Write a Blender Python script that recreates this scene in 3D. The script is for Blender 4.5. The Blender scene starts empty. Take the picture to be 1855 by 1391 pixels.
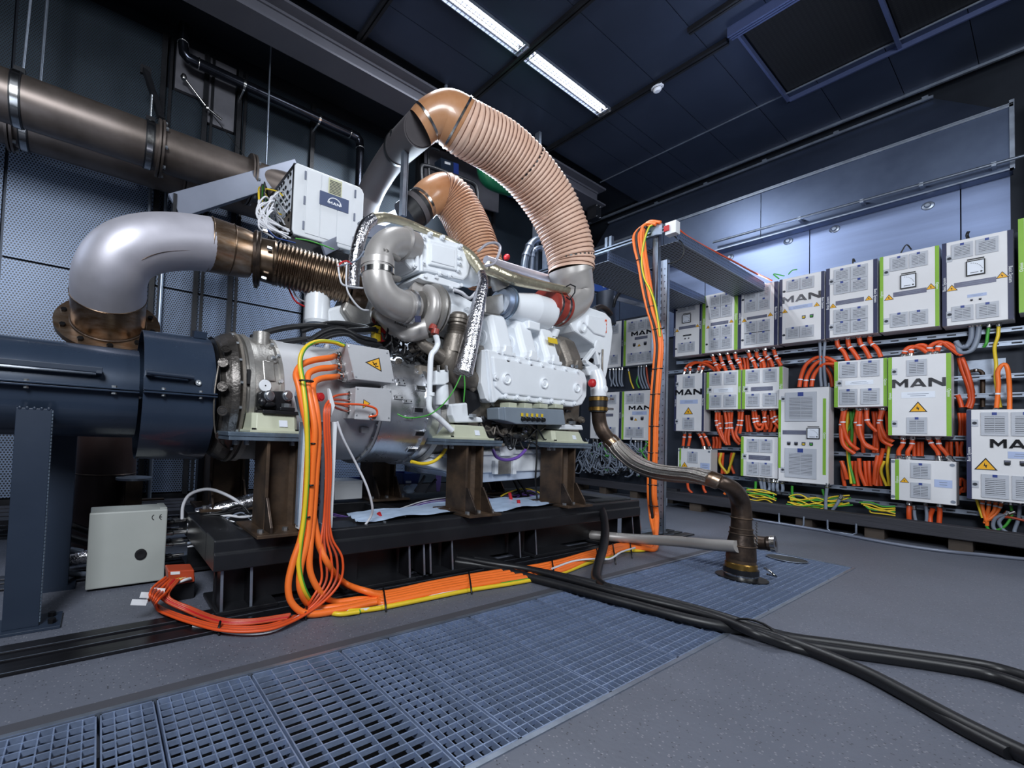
import bpy, bmesh, math, random
from mathutils import Vector, Matrix
random.seed(7)
S = bpy.context.scene
COL = S.collection
PI = math.pi

# ------------------------------------------------------------------ camera
FPX, CX, CY, EYE = 777.895, 657.769, 756.105, 0.8
RIGHT = Vector((0.8507401, -0.52408548, 0.03969492))
DOWN = Vector((0.05129729, 0.00763075, -0.99865427))
FWD = Vector((0.52307731, 0.85163148, 0.03337595))
cam = bpy.data.cameras.new('camera')
cam.sensor_fit = 'HORIZONTAL'
cam.sensor_width = 36.0
cam.lens = FPX / 1855 * 36
cam.shift_x = (927.5 - CX) / 1855
cam.shift_y = (CY - 695.5) / 1855
cam.clip_start = 0.05
camo = bpy.data.objects.new('camera', cam)
COL.objects.link(camo)
camo.matrix_world = Matrix(((RIGHT.x, -DOWN.x, -FWD.x, 0), (RIGHT.y, -DOWN.y, -FWD.y, 0), (RIGHT.z, -DOWN.z, -FWD.z, EYE), (0, 0, 0, 1)))
S.camera = camo

# ------------------------------------------------------------------ world, exposure, lamps
w = bpy.data.worlds.new('world')
S.world = w
w.use_nodes = True
w.node_tree.nodes['Background'].inputs[0].default_value = (0.05, 0.08, 0.15, 1)
w.node_tree.nodes['Background'].inputs[1].default_value = 0.5
S.view_settings.view_transform = 'Standard'
S.view_settings.look = 'None'
S.view_settings.gamma = 1
S.view_settings.use_curve_mapping = False
S.view_settings.exposure = 0.18

def area(name, loc, target, sx, sy, power, color=(0.89, 0.94, 1.0), spread=PI):
    l = bpy.data.lights.new(name, 'AREA')
    l.shape = 'RECTANGLE'; l.size = sx; l.size_y = sy; l.energy = power; l.color = color; l.spread = spread
    o = bpy.data.objects.new(name, l); COL.objects.link(o)
    o.location = loc
    o.rotation_euler = (Vector(target) - Vector(loc)).to_track_quat('-Z', 'Y').to_euler()
    return o
#LIGHTS
area('key_softbox', (-1.3, -0.9, 3.3), (2.0, 2.3, 1.0), 1.3, 1.3, 185)
area('fill_softbox', (3.0, -1.9, 3.0), (6.0, 1.5, 1.4), 1.8, 1.8, 95)
area('rear_worklamp', (2.6, 3.3, 3.0), (2.4, 2.5, 0.0), 1.0, 0.5, 60, (0.72, 0.85, 1.0))
area('wall_wash_helper', (-1.0, 3.0, 2.2), (0.0, 4.3, 1.5), 0.8, 0.8, 5, (0.72, 0.83, 1.0))  # added unseen light that lifts the perforated left wall
area('ceiling_patch_helper', (4.2, 0.9, 3.5), (4.2, 1.7, 4.5), 0.3, 0.3, 6, (0.5, 0.65, 1.0))  # added unseen light for the blue patch on the ceiling
area('luminaire_lamp', (3.98, 2.65, 4.44), (3.98, 2.65, 0), 1.2, 0.12, 40)
area('luminaire_lamp', (2.5, 2.65, 4.44), (2.5, 2.65, 0), 1.2, 0.12, 40)
area('panel_wash_helper', (6.66, 1.75, 2.66), (6.715, 1.75, 3.3), 0.08, 1.5, 7, (0.6, 0.72, 1.0))  # invented strip behind the upper cabinets, brightens the pale wall sheets

# ------------------------------------------------------------------ pixel of a known plane -> point in the room
def P(px, py, x=None, y=None, z=None):
    d = RIGHT * ((px - CX) / FPX) + DOWN * ((py - CY) / FPX) + FWD
    t = x / d.x if x is not None else y / d.y if y is not None else (z - EYE) / d.z
    return Vector((0, 0, EYE)) + d * t
def depth(v):
    return (Vector(v) - Vector((0, 0, EYE))).dot(FWD)
def pxm(v, px):            # metres spanned by px pixels at the distance of v
    return px * depth(v) / FPX

# ------------------------------------------------------------------ materials
def srgb(c):
    if isinstance(c, str):
        c = c.lstrip('#'); c = [int(c[i:i + 2], 16) / 255 for i in (0, 2, 4)]
    return tuple(((v / 12.92) if v <= 0.04045 else ((v + 0.055) / 1.055) ** 2.4) for v in c) + (1,)
def mat(name, col, rough=0.5, metal=0.0, var=0.12, scale=6.0, bump=0.0, bscale=60.0, emit=0, coat=0.0, col2=None, spec=0.5, stretch=None, alpha=1.0, trans=0.0):
    m = bpy.data.materials.new(name); m.use_nodes = True
    nt = m.node_tree; N = nt.nodes; L = nt.links
    b = N['Principled BSDF']
    c = srgb(col)
    b.inputs['Roughness'].default_value = rough
    b.inputs['Metallic'].default_value = metal
    b.inputs['Coat Weight'].default_value = coat
    b.inputs['Specular IOR Level'].default_value = spec
    b.inputs['Alpha'].default_value = alpha
    b.inputs['Transmission Weight'].default_value = trans
    if emit:
        b.inputs['Emission Color'].default_value = c; b.inputs['Emission Strength'].default_value = emit
    if var or col2 or bump:
        tc = N.new('ShaderNodeTexCoord'); mp = N.new('ShaderNodeMapping')
        L.new(tc.outputs['Object'], mp.inputs[0])
        if stretch: mp.inputs['Scale'].default_value = stretch
    if var or col2:
        nz = N.new('ShaderNodeTexNoise'); nz.inputs['Scale'].default_value = scale; nz.inputs['Detail'].default_value = 5; nz.inputs['Roughness'].default_value = 0.62
        L.new(mp.outputs[0], nz.inputs[0])
        rp = N.new('ShaderNodeValToRGB')
        if col2:
            a, z = c, srgb(col2)
        else:
            a = tuple(min(1, v * (1 - var)) for v in c[:3]) + (1,); z = tuple(min(1, v * (1 + var)) for v in c[:3]) + (1,)
        rp.color_ramp.elements[0].color = a; rp.color_ramp.elements[1].color = z
        rp.color_ramp.elements[0].position = 0.35; rp.color_ramp.elements[1].position = 0.68
        L.new(nz.outputs[0], rp.inputs[0]); L.new(rp.outputs[0], b.inputs['Base Color'])
        mr = N.new('ShaderNodeMapRange'); mr.inputs['To Min'].default_value = max(0.03, rough - 0.08); mr.inputs['To Max'].default_value = min(1, rough + 0.1)
        L.new(nz.outputs[0], mr.inputs[0]); L.new(mr.outputs[0], b.inputs['Roughness'])
    else:
        b.inputs['Base Color'].default_value = c
    if bump:
        n2 = N.new('ShaderNodeTexNoise'); n2.inputs['Scale'].default_value = bscale; n2.inputs['Detail'].default_value = 3
        L.new(mp.outputs[0], n2.inputs[0])
        bp = N.new('ShaderNodeBump'); bp.inputs['Strength'].default_value = bump; bp.inputs['Distance'].default_value = 0.01
        L.new(n2.outputs[0], bp.inputs['Height']); L.new(bp.outputs[0], b.inputs['Normal'])
    return m

def math_node(nt, op, a, b=None, c=None):
    n = nt.nodes.new('ShaderNodeMath'); n.operation = op
    for i, v in enumerate((a, b, c)):
        if v is None: continue
        if isinstance(v, (int, float)): n.inputs[i].default_value = v
        else: nt.links.new(v, n.inputs[i])
    return n.outputs[0]
def perforated(name, plate, hole, pitch, radius, ax='x', rough=0.42, metal=0.6, stagger=True, slot=1.0):
    """sheet with a regular grid of punched holes, in plane (ax, z)"""
    m = mat(name, plate, rough, metal, var=0.15, scale=1.6)
    nt = m.node_tree; N = nt.nodes; L = nt.links; b = N['Principled BSDF']
    tc = N.new('ShaderNodeTexCoord'); sp = N.new('ShaderNodeSeparateXYZ'); L.new(tc.outputs['Object'], sp.inputs[0])
    u = math_node(nt, 'DIVIDE', sp.outputs['XYZ'.index(ax[0].upper())], pitch * slot)
    v = math_node(nt, 'DIVIDE', sp.outputs['XYZ'.index((ax[1:] or 'z').upper())], pitch * (0.866 if stagger else 1.0))
    if stagger:
        row = math_node(nt, 'FLOOR', v); off = math_node(nt, 'MULTIPLY', math_node(nt, 'MODULO', row, 2.0), 0.5)
        u = math_node(nt, 'ADD', u, off)
    fu = math_node(nt, 'MULTIPLY', math_node(nt, 'SUBTRACT', math_node(nt, 'FRACT', math_node(nt, 'ADD', u, 1000.0)), 0.5), slot)
    fv = math_node(nt, 'SUBTRACT', math_node(nt, 'FRACT', math_node(nt, 'ADD', v, 1000.0)), 0.5)
    if slot > 1:
        fu = math_node(nt, 'MAXIMUM', math_node(nt, 'SUBTRACT', math_node(nt, 'ABSOLUTE', fu), 0.28 * slot), 0.0)
    fv2 = math_node(nt, 'MULTIPLY', fv, 0.866 if stagger else 1.0)
    d = math_node(nt, 'SQRT', math_node(nt, 'ADD', math_node(nt, 'MULTIPLY', fu, fu), math_node(nt, 'MULTIPLY', fv2, fv2)))
    k = math_node(nt, 'LESS_THAN', d, radius)
    src = b.inputs['Base Color'].links[0].from_socket
    mx = N.new('ShaderNodeMix'); mx.data_type = 'RGBA'
    L.new(k, mx.inputs[0]); L.new(src, mx.inputs[6]); mx.inputs[7].default_value = srgb(hole)
    L.new(mx.outputs[2], b.inputs['Base Color'])
    L.new(math_node(nt, 'MULTIPLY', math_node(nt, 'SUBTRACT', 1.0, k), metal), b.inputs['Metallic'])
    return m

M = {}
def defmats():
    M['white'] = mat('white_engine_enamel', '#e9edf2', 0.33, 0, 0.03, 4, 0.02, 40, coat=0.25)
    M['white2'] = mat('white_enamel_satin', '#dfe3e8', 0.45, 0, 0.05, 5)
    M['grey_paint'] = mat('light_grey_housing_paint', '#b4b5b9', 0.42, 0.1, 0.05, 5, 0.04, 90)
    M['cast'] = mat('bare_cast_aluminium', '#a5a29e', 0.4, 0.75, 0.15, 8, 0.12, 90)
    M['cast_dark'] = mat('brownish_cast_iron', '#7d766e', 0.45, 0.6, 0.25, 9, 0.15, 80)
    M['machined'] = mat('machined_aluminium', '#c9cace', 0.28, 0.9, 0.08, 12)
    M['satin_elbow'] = mat('satin_grey_steel', '#b3afac', 0.38, 0.4, 0.06, 5, 0.02, 120)
    M['steel_brushed'] = mat('brushed_stainless', '#cbc9d3', 0.5, 0.65, 0.07, 3)
    M['tempered'] = mat('heat_tinted_steel', '#8a6a4c', 0.3, 0.95, 0.3, 7, col2='#b3a191', stretch=(1, 1, 4))
    M['tempered2'] = mat('heat_tinted_bronze_steel', '#5d4a3c', 0.28, 0.95, 0.3, 5, col2='#96826e')
    M['dullpipe'] = mat('dull_brown_stack_steel', '#5d544e', 0.4, 0.75, 0.2, 2.2, col2='#7b716c')
    M['rust'] = mat('mill_scale_steel', '#3c332d', 0.5, 0.55, 0.3, 5, 0.1, 50, col2='#6b5644')
    M['rust_dark'] = mat('dark_weld_steel', '#37302d', 0.38, 0.75, 0.3, 6, 0.1, 50, col2='#6b5a4e')
    M['black_steel'] = mat('black_painted_steel', '#232428', 0.35, 0.35, 0.2, 4, 0.04, 60)
    M['floor_steel'] = mat('oily_dark_floor_steel', '#25252a', 0.32, 0.6, 0.35, 3, 0.06, 25, stretch=(0.3, 3, 1))
    M['zinc'] = mat('galvanised_steel', '#9aa4b4', 0.38, 0.8, 0.15, 9)
    M['zinc_blue'] = mat('bluish_zinc_plate', '#8596a8', 0.35, 0.75, 0.2, 10)
    M['chrome'] = mat('nickel_plated_brass', '#c9c8c6', 0.2, 1.0, 0.05, 30)
    M['bolt'] = mat('zinc_bolt', '#b9bec4', 0.28, 0.9, 0.1, 40)
    M['blackbolt'] = mat('black_oxide_bolt', '#17171a', 0.35, 0.5, 0.1, 40)
    M['blue_guard'] = mat('slate_blue_gloss_paint', '#2e3a4c', 0.27, 0.25, 0.06, 3, coat=0.3)
    M['blue_post'] = mat('slate_blue_satin_paint', '#263142', 0.42, 0.1, 0.08, 3)
    M['orange'] = mat('orange_cable_sheath', '#f0732a', 0.42, 0, 0.05, 8)
    M['orange_red'] = mat('deep_orange_cable_sheath', '#d8501f', 0.42, 0, 0.08, 8)
    M['orange_dark'] = mat('thin_orange_cable_sheath', '#b8482a', 0.4, 0, 0.1, 8)
    M['black_rubber'] = mat('black_rubber', '#15161a', 0.42, 0, 0.15, 8, 0.05, 40)
    M['black'] = mat('black_plastic', '#0e0f12', 0.4, 0, 0.1, 8)
    M['yellow'] = mat('yellow_sheath', '#e0c02a', 0.4, 0, 0.05, 8)
    M['green'] = mat('green_sheath', '#3f9a34', 0.4, 0, 0.05, 8)
    M['greycable'] = mat('grey_cable_sheath', '#7b8494', 0.45, 0, 0.06, 8)
    M['whitecable'] = mat('white_cable_sheath', '#d5d6dc', 0.4, 0, 0.03, 8)
    M['redcable'] = mat('red_plastic', '#b51d22', 0.4, 0, 0.05, 8)
    M['violet'] = mat('violet_sheath', '#6a4aa0', 0.45, 0, 0.05, 8)
    M['bluepl'] = mat('blue_plastic', '#1f3c7c', 0.42, 0, 0.05, 8)
    M['tan'] = mat('salmon_spiral_hose', '#d2ab95', 0.45, 0, 0.06, 4, spec=0.4, col2='#e0bfab')
    M['tan2'] = mat('amber_spiral_hose', '#b3805f', 0.45, 0, 0.08, 4, col2='#c29679')
    M['tan_rib'] = mat('dark_hose_spiral', '#6f4a39', 0.4, 0, 0.1, 4)
    M['amber_cuff'] = mat('amber_hose_cuff', '#ad7850', 0.32, 0, 0.1, 5, col2='#bb8c68', coat=0.2)
    M['darkduct'] = mat('dark_grey_duct_paint', '#4c484b', 0.6, 0.0, 0.08, 4)
    M['green_hose'] = mat('green_pvc_hose', '#0f5a3c', 0.3, 0, 0.1, 6)
    M['cab'] = mat('light_grey_cabinet_enamel', '#d9d9dc', 0.4, 0, 0.03, 3)
    M['cab_side'] = mat('cabinet_body_enamel', '#cfd0d4', 0.4, 0.0, 0.03, 3)
    M['cab_back'] = mat('cabinet_grey_blue_enamel', '#c4c9d4', 0.4, 0, 0.03, 3)
    M['vent'] = mat('vent_grille_plastic', '#b3b7c0', 0.45, 0, 0.03, 10)
    M['dark'] = mat('dark_void', '#2b303a', 0.6, 0, 0.05, 10)
    M['navy'] = mat('navy_stripe', '#20264a', 0.4, 0, 0.04, 10)
    M['lime'] = mat('lime_green_stripe', '#7fae33', 0.4, 0, 0.04, 10)
    M['badge'] = mat('royal_blue_badge', '#2b3f86', 0.4, 0, 0.04, 10)
    M['letter'] = mat('black_chrome_lettering', '#2a2a2e', 0.25, 0.7, 0.1, 10)
    M['letter_s'] = mat('chrome_lettering', '#85858a', 0.2, 0.95, 0.1, 10)
    M['plate'] = mat('engraved_aluminium_plate', '#6a6c80', 0.38, 0.3, 0.08, 30)
    M['plate_w'] = mat('white_label_plate', '#dfe4ee', 0.4, 0, 0.03, 10)
    M['plate_b'] = mat('pale_blue_label', '#a8b6d8', 0.4, 0, 0.05, 10)
    M['warn'] = mat('warning_yellow', '#e9ab1d', 0.4, 0, 0.04, 10)
    M['ink'] = mat('black_ink', '#121216', 0.5, 0, 0.02, 10)
    M['paper'] = mat('white_print', '#eceef2', 0.5, 0, 0.02, 10)
    M['alu'] = mat('aluminium_profile', '#8f99a8', 0.33, 0.85, 0.08, 8)
    M['foil'] = mat('crinkled_heat_foil', '#d3d2d8', 0.2, 1.0, 0.05, 8, 0.55, 70)
    M['foil_y'] = mat('yellowish_heat_foil', '#c9c1a8', 0.3, 0.8, 0.1, 8, 0.4, 50)
    M['braid'] = mat('braided_stainless', '#b8b2ac', 0.3, 0.95, 0.1, 90, 0.5, 180)
    M['redhose'] = mat('red_silicone_hose', '#93362c', 0.42, 0, 0.1, 8)
    M['khaki'] = mat('pale_khaki_paint', '#b9bca6', 0.45, 0.05, 0.08, 4)
    M['greybox'] = mat('pebble_grey_box_enamel', '#a8aca8', 0.42, 0, 0.05, 2.5, 0.02, 120)
    M['ecu'] = mat('blue_grey_controller', '#8b97a4', 0.4, 0.3, 0.05, 6)
    M['yellow_lab'] = mat('yellow_sticker', '#d9b92a', 0.5, 0, 0.03, 8)
    M['brass'] = mat('brass', '#a98546', 0.28, 0.95, 0.1, 12)
    M['sheet'] = mat('pale_blue_plastic_sheet', '#bcd0ea', 0.3, 0.0, 0.1, 4, 0.3, 12)
    M['timber'] = mat('dark_stained_timber', '#2c2c33', 0.6, 0, 0.3, 3, 0.15, 20, stretch=(6, 0.4, 6))
    M['timber2'] = mat('raw_pallet_timber', '#423830', 0.7, 0, 0.25, 5)
    M['beamgrey'] = mat('grey_painted_beam', '#55565f', 0.42, 0.1, 0.06, 3)
    M['sheetgrey'] = mat('grey_sheet_metal', '#7a8090', 0.42, 0.3, 0.05, 3)
    M['cabw'] = mat('white_rack_enamel', '#dcdfe3', 0.45, 0, 0.03, 3)
    M['emit'] = mat('fluorescent_tube', '#ffffff', 0.5, 0, 0, emit=4.5)
    M['louver'] = mat('specular_louver', '#c8ccd8', 0.2, 0.9, 0.03, 5)
    M['detector'] = mat('detector_white', '#e8eaf0', 0.4, 0, 0.02, 5)
    M['grate'] = mat('galvanised_grating', '#8a9ab8', 0.42, 0.5, 0.2, 12, 0.05, 60)
    M['ceil'] = mat('dark_ceiling_sheet', '#3a4356', 0.36, 0.5, 0.1, 1.5)
    M['duct'] = mat('galvanised_duct_sheet', '#59657f', 0.35, 0.8, 0.15, 1.2, col2='#6b7891')
    M['panel'] = mat('pale_galvanised_wall_sheet', '#8f9fc4', 0.36, 0.75, 0.12, 1.2, stretch=(0.3, 0.3, 4))
    M['darkwall'] = mat('dark_wall_sheet', '#262b34', 0.42, 0.6, 0.15, 1.2)
    M['rack'] = mat('rack_back_sheet', '#343a46', 0.5, 0.4, 0.15, 2)
    M['pit'] = mat('black_pit_concrete', '#17181c', 0.8, 0, 0.2, 3)
    M['conc'] = mat('grey_concrete', '#595960', 0.65, 0, 0.15, 3, 0.1, 40)
    M['perf'] = perforated('perforated_wall_sheet', '#6c7b94', '#0a0d14', 0.0215, 0.31, 'x', 0.45, 0.3)
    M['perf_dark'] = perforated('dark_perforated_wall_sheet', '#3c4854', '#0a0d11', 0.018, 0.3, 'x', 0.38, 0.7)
    M['tray'] = perforated('perforated_tray_sheet', '#8a93a2', '#0e1118', 0.03, 0.2, 'xy', 0.45, 0.4, True, 1.9)
    M['tray_side'] = perforated('perforated_tray_side', '#66748f', '#0c1018', 0.03, 0.2, 'xz', 0.45, 0.4, False)
    # speckled floor coating
    m = mat('speckled_floor_coating', '#5d616d', 0.5, 0, 0.1, 1.2, 0.12, 55)
    nt = m.node_tree; N = nt.nodes; L = nt.links; b = N['Principled BSDF']
    tc = N.new('ShaderNodeTexCoord')
    vo = N.new('ShaderNodeTexVoronoi'); vo.inputs['Scale'].default_value = 125; L.new(tc.outputs['Object'], vo.inputs[0])
    sep = N.new('ShaderNodeSeparateColor'); L.new(vo.outputs['Color'], sep.inputs[0])
    k1 = math_node(nt, 'MULTIPLY', math_node(nt, 'GREATER_THAN', sep.outputs[0], 0.82), math_node(nt, 'LESS_THAN', vo.outputs['Distance'], 0.32))
    k2 = math_node(nt, 'MULTIPLY', math_node(nt, 'LESS_THAN', sep.outputs[0], 0.12), math_node(nt, 'LESS_THAN', vo.outputs['Distance'], 0.3))
    src = b.inputs['Base Color'].links[0].from_socket
    x1 = N.new('ShaderNodeMix'); x1.data_type = 'RGBA'; L.new(k1, x1.inputs[0]); L.new(src, x1.inputs[6]); x1.inputs[7].default_value = srgb('#7f8089')
    x2 = N.new('ShaderNodeMix'); x2.data_type = 'RGBA'; L.new(k2, x2.inputs[0]); L.new(x1.outputs[2], x2.inputs[6]); x2.inputs[7].default_value = srgb('#3a3b42')
    L.new(x2.outputs[2], b.inputs['Base Color'])
    M['floor'] = m
defmats()

# ------------------------------------------------------------------ mesh builder
class MB:
    def __init__(self):
        self.v = []; self.f = []; self.s = []; self.k = []; self.cur = 0
    def mi(self, i):
        self.cur = i; return self
    def add(self, vs, fs, smooth=False):
        n = len(self.v)
        self.v += [Vector(p) for p in vs]
        for f in fs:
            self.f.append([i + n for i in f]); self.s.append(smooth); self.k.append(self.cur)
        return self
    def box(self, a, b):
        (x0, y0, z0), (x1, y1, z1) = a, b
        x0, x1 = sorted((x0, x1)); y0, y1 = sorted((y0, y1)); z0, z1 = sorted((z0, z1))
        return self.add([(x0, y0, z0), (x1, y0, z0), (x1, y1, z0), (x0, y1, z0), (x0, y0, z1), (x1, y0, z1), (x1, y1, z1), (x0, y1, z1)],
                        [(0, 3, 2, 1), (4, 5, 6, 7), (0, 1, 5, 4), (1, 2, 6, 5), (2, 3, 7, 6), (3, 0, 4, 7)])
    def obox(self, c, u, v, w):
        """box about c with half-axes u, v, w"""
        c, u, v, w = map(Vector, (c, u, v, w))
        if u.cross(v).dot(w) < 0: u = -u
        vs = [c + a * u + b * v + d * w for d in (-1, 1) for a, b in ((-1, -1), (1, -1), (1, 1), (-1, 1))]
        return self.add(vs, [(0, 3, 2, 1), (4, 5, 6, 7), (0, 1, 5, 4), (1, 2, 6, 5), (2, 3, 7, 6), (3, 0, 4, 7)])
    def bar(self, a, b, wx, wz, up=(0, 0, 1)):
        a, b = Vector(a), Vector(b); d = (b - a)
        if d.length < 1e-6: return self
        dn = d.normalized(); s = dn.cross(Vector(up))
        if s.length < 1e-4: s = dn.cross(Vector((1, 0, 0)))
        s.normalize(); t = s.cross(dn)
        return self.obox((a + b) / 2, d / 2, s * wx / 2, t * wz / 2)
    def prism(self, pts, d):
        """polygon pts extruded by vector d"""
        pts = [Vector(p) for p in pts]; d = Vector(d); n = len(pts)
        nrm = Vector()
        for i in range(n): nrm += (pts[i]).cross(pts[(i + 1) % n])
        if nrm.dot(d) > 0: pts = pts[::-1]
        vs = pts + [p + d for p in pts]
        fs = [tuple(range(n)), tuple(range(2 * n - 1, n - 1, -1))]
        fs += [(i, i + n, (i + 1) % n + n, (i + 1) % n) for i in range(n)]
        return self.add(vs, fs)
    def loft(self, rings, smooth=False, caps=True, closed=True):
        n = len(rings[0]); vs = [p for r in rings for p in r]; fs = []
        for i in range(len(rings) - 1):
            for j in range(n if closed else n - 1):
                k = (j + 1) % n
                fs.append((i * n + j, i * n + k, (i + 1) * n + k, (i + 1) * n + j))
        self.add(vs, fs, smooth)
        if caps:
            self.add(rings[0], [tuple(range(n - 1, -1, -1))]); self.add(rings[-1], [tuple(range(n))])
        return self
    def tube(self, pts, r, n=12, caps=True, smooth=True, flat=1.0, up=None):
        pts = [Vector(p) for p in pts]
        q = [pts[0]]
        rr = [r] * len(pts) if isinstance(r, (int, float)) else list(r)
        R = [rr[0]]
        for p, a in zip(pts[1:], rr[1:]):
            if (p - q[-1]).length > 1e-6: q.append(p); R.append(a)
            elif a != R[-1]: q.append(p + (q[-1] - q[-2]).normalized() * 1e-4 if len(q) > 1 else p); R.append(a)
        pts = q
        if len(pts) < 2: return self
        T = []
        for i in range(len(pts)):
            a = pts[max(0, i - 1)]; b = pts[min(len(pts) - 1, i + 1)]
            t = (b - a)
            T.append(t.normalized() if t.length > 1e-9 else Vector((0, 0, 1)))
        u = Vector(up) if up else (Vector((0, 0, 1)) if abs(T[0].z) < 0.9 else Vector((1, 0, 0)))
        rings = []
        for p, t, a in zip(pts, T, R):
            u = (u - t * u.dot(t))
            if u.length < 1e-6: u = t.orthogonal()
            u.normalize(); s = t.cross(u)
            rings.append([p + u * (math.cos(2 * PI * j / n) * a * flat) + s * (math.sin(2 * PI * j / n) * a) for j in range(n)])
        return self.loft(rings, smooth, caps)
    def lathe(self, o, ax, prof, n=32, smooth=True, caps=True, a0=0.0, a1=2 * PI):
        o = Vector(o); ax = Vector(ax).normalized(); u = ax.orthogonal().normalized()
        if abs(ax.x) > 0.9: u = Vector((0, 0, 1))
        s = ax.cross(u)
        full = abs(a1 - a0 - 2 * PI) < 1e-6
        m = n if full else n + 1
        # one smooth run per profile segment keeps the creases crisp
        for (t0, r0), (t1, r1) in zip(prof[:-1], prof[1:]):
            if abs(t0 - t1) < 1e-7 and abs(r0 - r1) < 1e-7: continue
            rings = [[o + ax * t + u * (math.cos(a0 + (a1 - a0) * j / n) * r) + s * (math.sin(a0 + (a1 - a0) * j / n) * r) for j in range(m)] for t, r in ((t0, r0), (t1, r1))]
            self.loft(rings, smooth, False, full)
        if caps and full:
            for k, (t, r) in enumerate((prof[0], prof[-1])):
                if r > 1e-5:
                    ring = [o + ax * t + u * (math.cos(2 * PI * j / n) * r) + s * (math.sin(2 * PI * j / n) * r) for j in range(n)]
                    self.add(ring, [tuple(range(n - 1, -1, -1)) if k == 0 else tuple(range(n))])
        return self
    def cyl(self, a, b, r, n=16, r2=None):
        a, b = Vector(a), Vector(b); L = (b - a).length
        return self.lathe(a, b - a, [(0, r), (L, r if r2 is None else r2)], n)
    def ball(self, c, r, n=12, sq=(1, 1, 1)):
        rings = []
        for i in range(1, n // 2):
            a = PI * i / (n // 2)
            rings.append([Vector(c) + Vector((math.sin(a) * math.cos(2 * PI * j / n) * r * sq[0], math.sin(a) * math.sin(2 * PI * j / n) * r * sq[1], math.cos(a) * r * sq[2])) for j in range(n)])
        rings = rings[::-1]
        return self.loft(rings, True, True)
    def torus(self, c, ax, R, r, n=24, m=8, a0=0, a1=2 * PI):
        c = Vector(c); ax = Vector(ax).normalized(); u = ax.orthogonal().normalized()
        if abs(ax.x) > 0.9: u = Vector((0, 0, 1))
        s = ax.cross(u)
        pts = [c + (u * math.cos(a0 + (a1 - a0) * i / n) + s * math.sin(a0 + (a1 - a0) * i / n)) * R for i in range(n + 1)]
        return self.tube(pts, r, m)
    def build(self, name, mats, parent=None, bevel=0.0, label=None, seg=2):
        o3 = parent_origin(parent) if parent else (self.base() if name not in ORIGIN0 else Vector())
        me = bpy.data.meshes.new(name)
        me.from_pydata([tuple(p - o3) for p in self.v], [], self.f)
        me.polygons.foreach_set('use_smooth', self.s)
        me.polygons.foreach_set('material_index', self.k)
        for mm in (mats if isinstance(mats, (list, tuple)) else [mats]): me.materials.append(M[mm] if isinstance(mm, str) else mm)
        me.update()
        o = bpy.data.objects.new(name, me); COL.objects.link(o)
        if parent: o.parent = parent
        else: o.location = o3
        if bevel:
            b = o.modifiers.new('bevel', 'BEVEL'); b.width = bevel; b.segments = seg; b.limit_method = 'ANGLE'; b.angle_limit = 0.6; b.harden_normals = False
        if label: o['label'] = label
        return o
    def base(self):
        xs = [p.x for p in self.v]; ys = [p.y for p in self.v]; zs = [p.z for p in self.v]
        return Vector(((min(xs) + max(xs)) / 2, (min(ys) + max(ys)) / 2, min(zs)))
ORIGIN0 = set()
def parent_origin(p):
    o = Vector()
    while p: o += p.location; p = p.parent
    return o
def thing(name, label, cat, loc, group=None):
    o = bpy.data.objects.new(name, None); COL.objects.link(o)
    o.empty_display_size = 0.1
    o.location = loc; o['label'] = label; o['category'] = cat
    if group: o['group'] = group
    return o
def tag(o, label, cat, group=None):
    o['label'] = label; o['category'] = cat
    if group: o['group'] = group
    return o
def struct(o):
    o['kind'] = 'structure'; return o
def stuff(o):
    o['kind'] = 'stuff'; return o
def dup(root, offset, label=None):
    """a thing and its parts and sub-parts again, moved by offset, mesh data shared"""
    r = root.copy(); COL.objects.link(r); r.location = root.location + Vector(offset)
    if label: r['label'] = label
    for ch in list(root.children):
        c = ch.copy(); COL.objects.link(c); c.parent = r
        for g in list(ch.children):
            d = g.copy(); COL.objects.link(d); d.parent = c
    return r
def dup_part(o, offset, parent=None):
    c = o.copy(); COL.objects.link(c); c.parent = parent or o.parent; c.location = o.location + Vector(offset); return c

def smooth(pts, k=6):
    """Catmull-Rom through pts"""
    pts = [Vector(p) for p in pts]
    if len(pts) < 3: return pts
    P4 = [pts[0] * 2 - pts[1]] + pts + [pts[-1] * 2 - pts[-2]]
    out = []
    for i in range(1, len(P4) - 2):
        a, b, c, d = P4[i - 1:i + 3]
        for j in range(k):
            t = j / k
            out.append(0.5 * ((2 * b) + (c - a) * t + (2 * a - 5 * b + 4 * c - d) * t * t + (3 * b - a - 3 * c + d) * t ** 3))
    out.append(pts[-1])
    return out
def lerp_list(vals, n):
    out = []
    for i in range(n):
        t = i / (n - 1) * (len(vals) - 1); k = min(int(t), len(vals) - 2); out.append(vals[k] + (vals[k + 1] - vals[k]) * (t - k))
    return out
def cable(name, pts, r, m, label=None, cat='cable', group=None, parent=None, n=8, k=6):
    q = smooth(pts, k)
    o = MB().tube(q, r, n).build(name, m, parent)
    if not parent: tag(o, label, cat, group)
    elif label: o['label'] = label
    return o
def bolt(mb, c, nrm, r=0.008, h=0.008, n=6):
    c = Vector(c); nrm = Vector(nrm).normalized()
    return mb.lathe(c, nrm, [(0, r), (h, r)], n, smooth=False)
def bolts(parent, cs, nrm, r=0.008, h=0.008, m='bolt', name='bolt'):
    first = None; o3 = parent_origin(parent)
    for c in cs:
        c = Vector(c)
        if first is None:
            mb = MB(); bolt(mb, c, nrm, r, h); first = mb.build(name, m, parent); c0 = c
        else:
            dup_part(first, c - c0)
_words = {}
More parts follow.
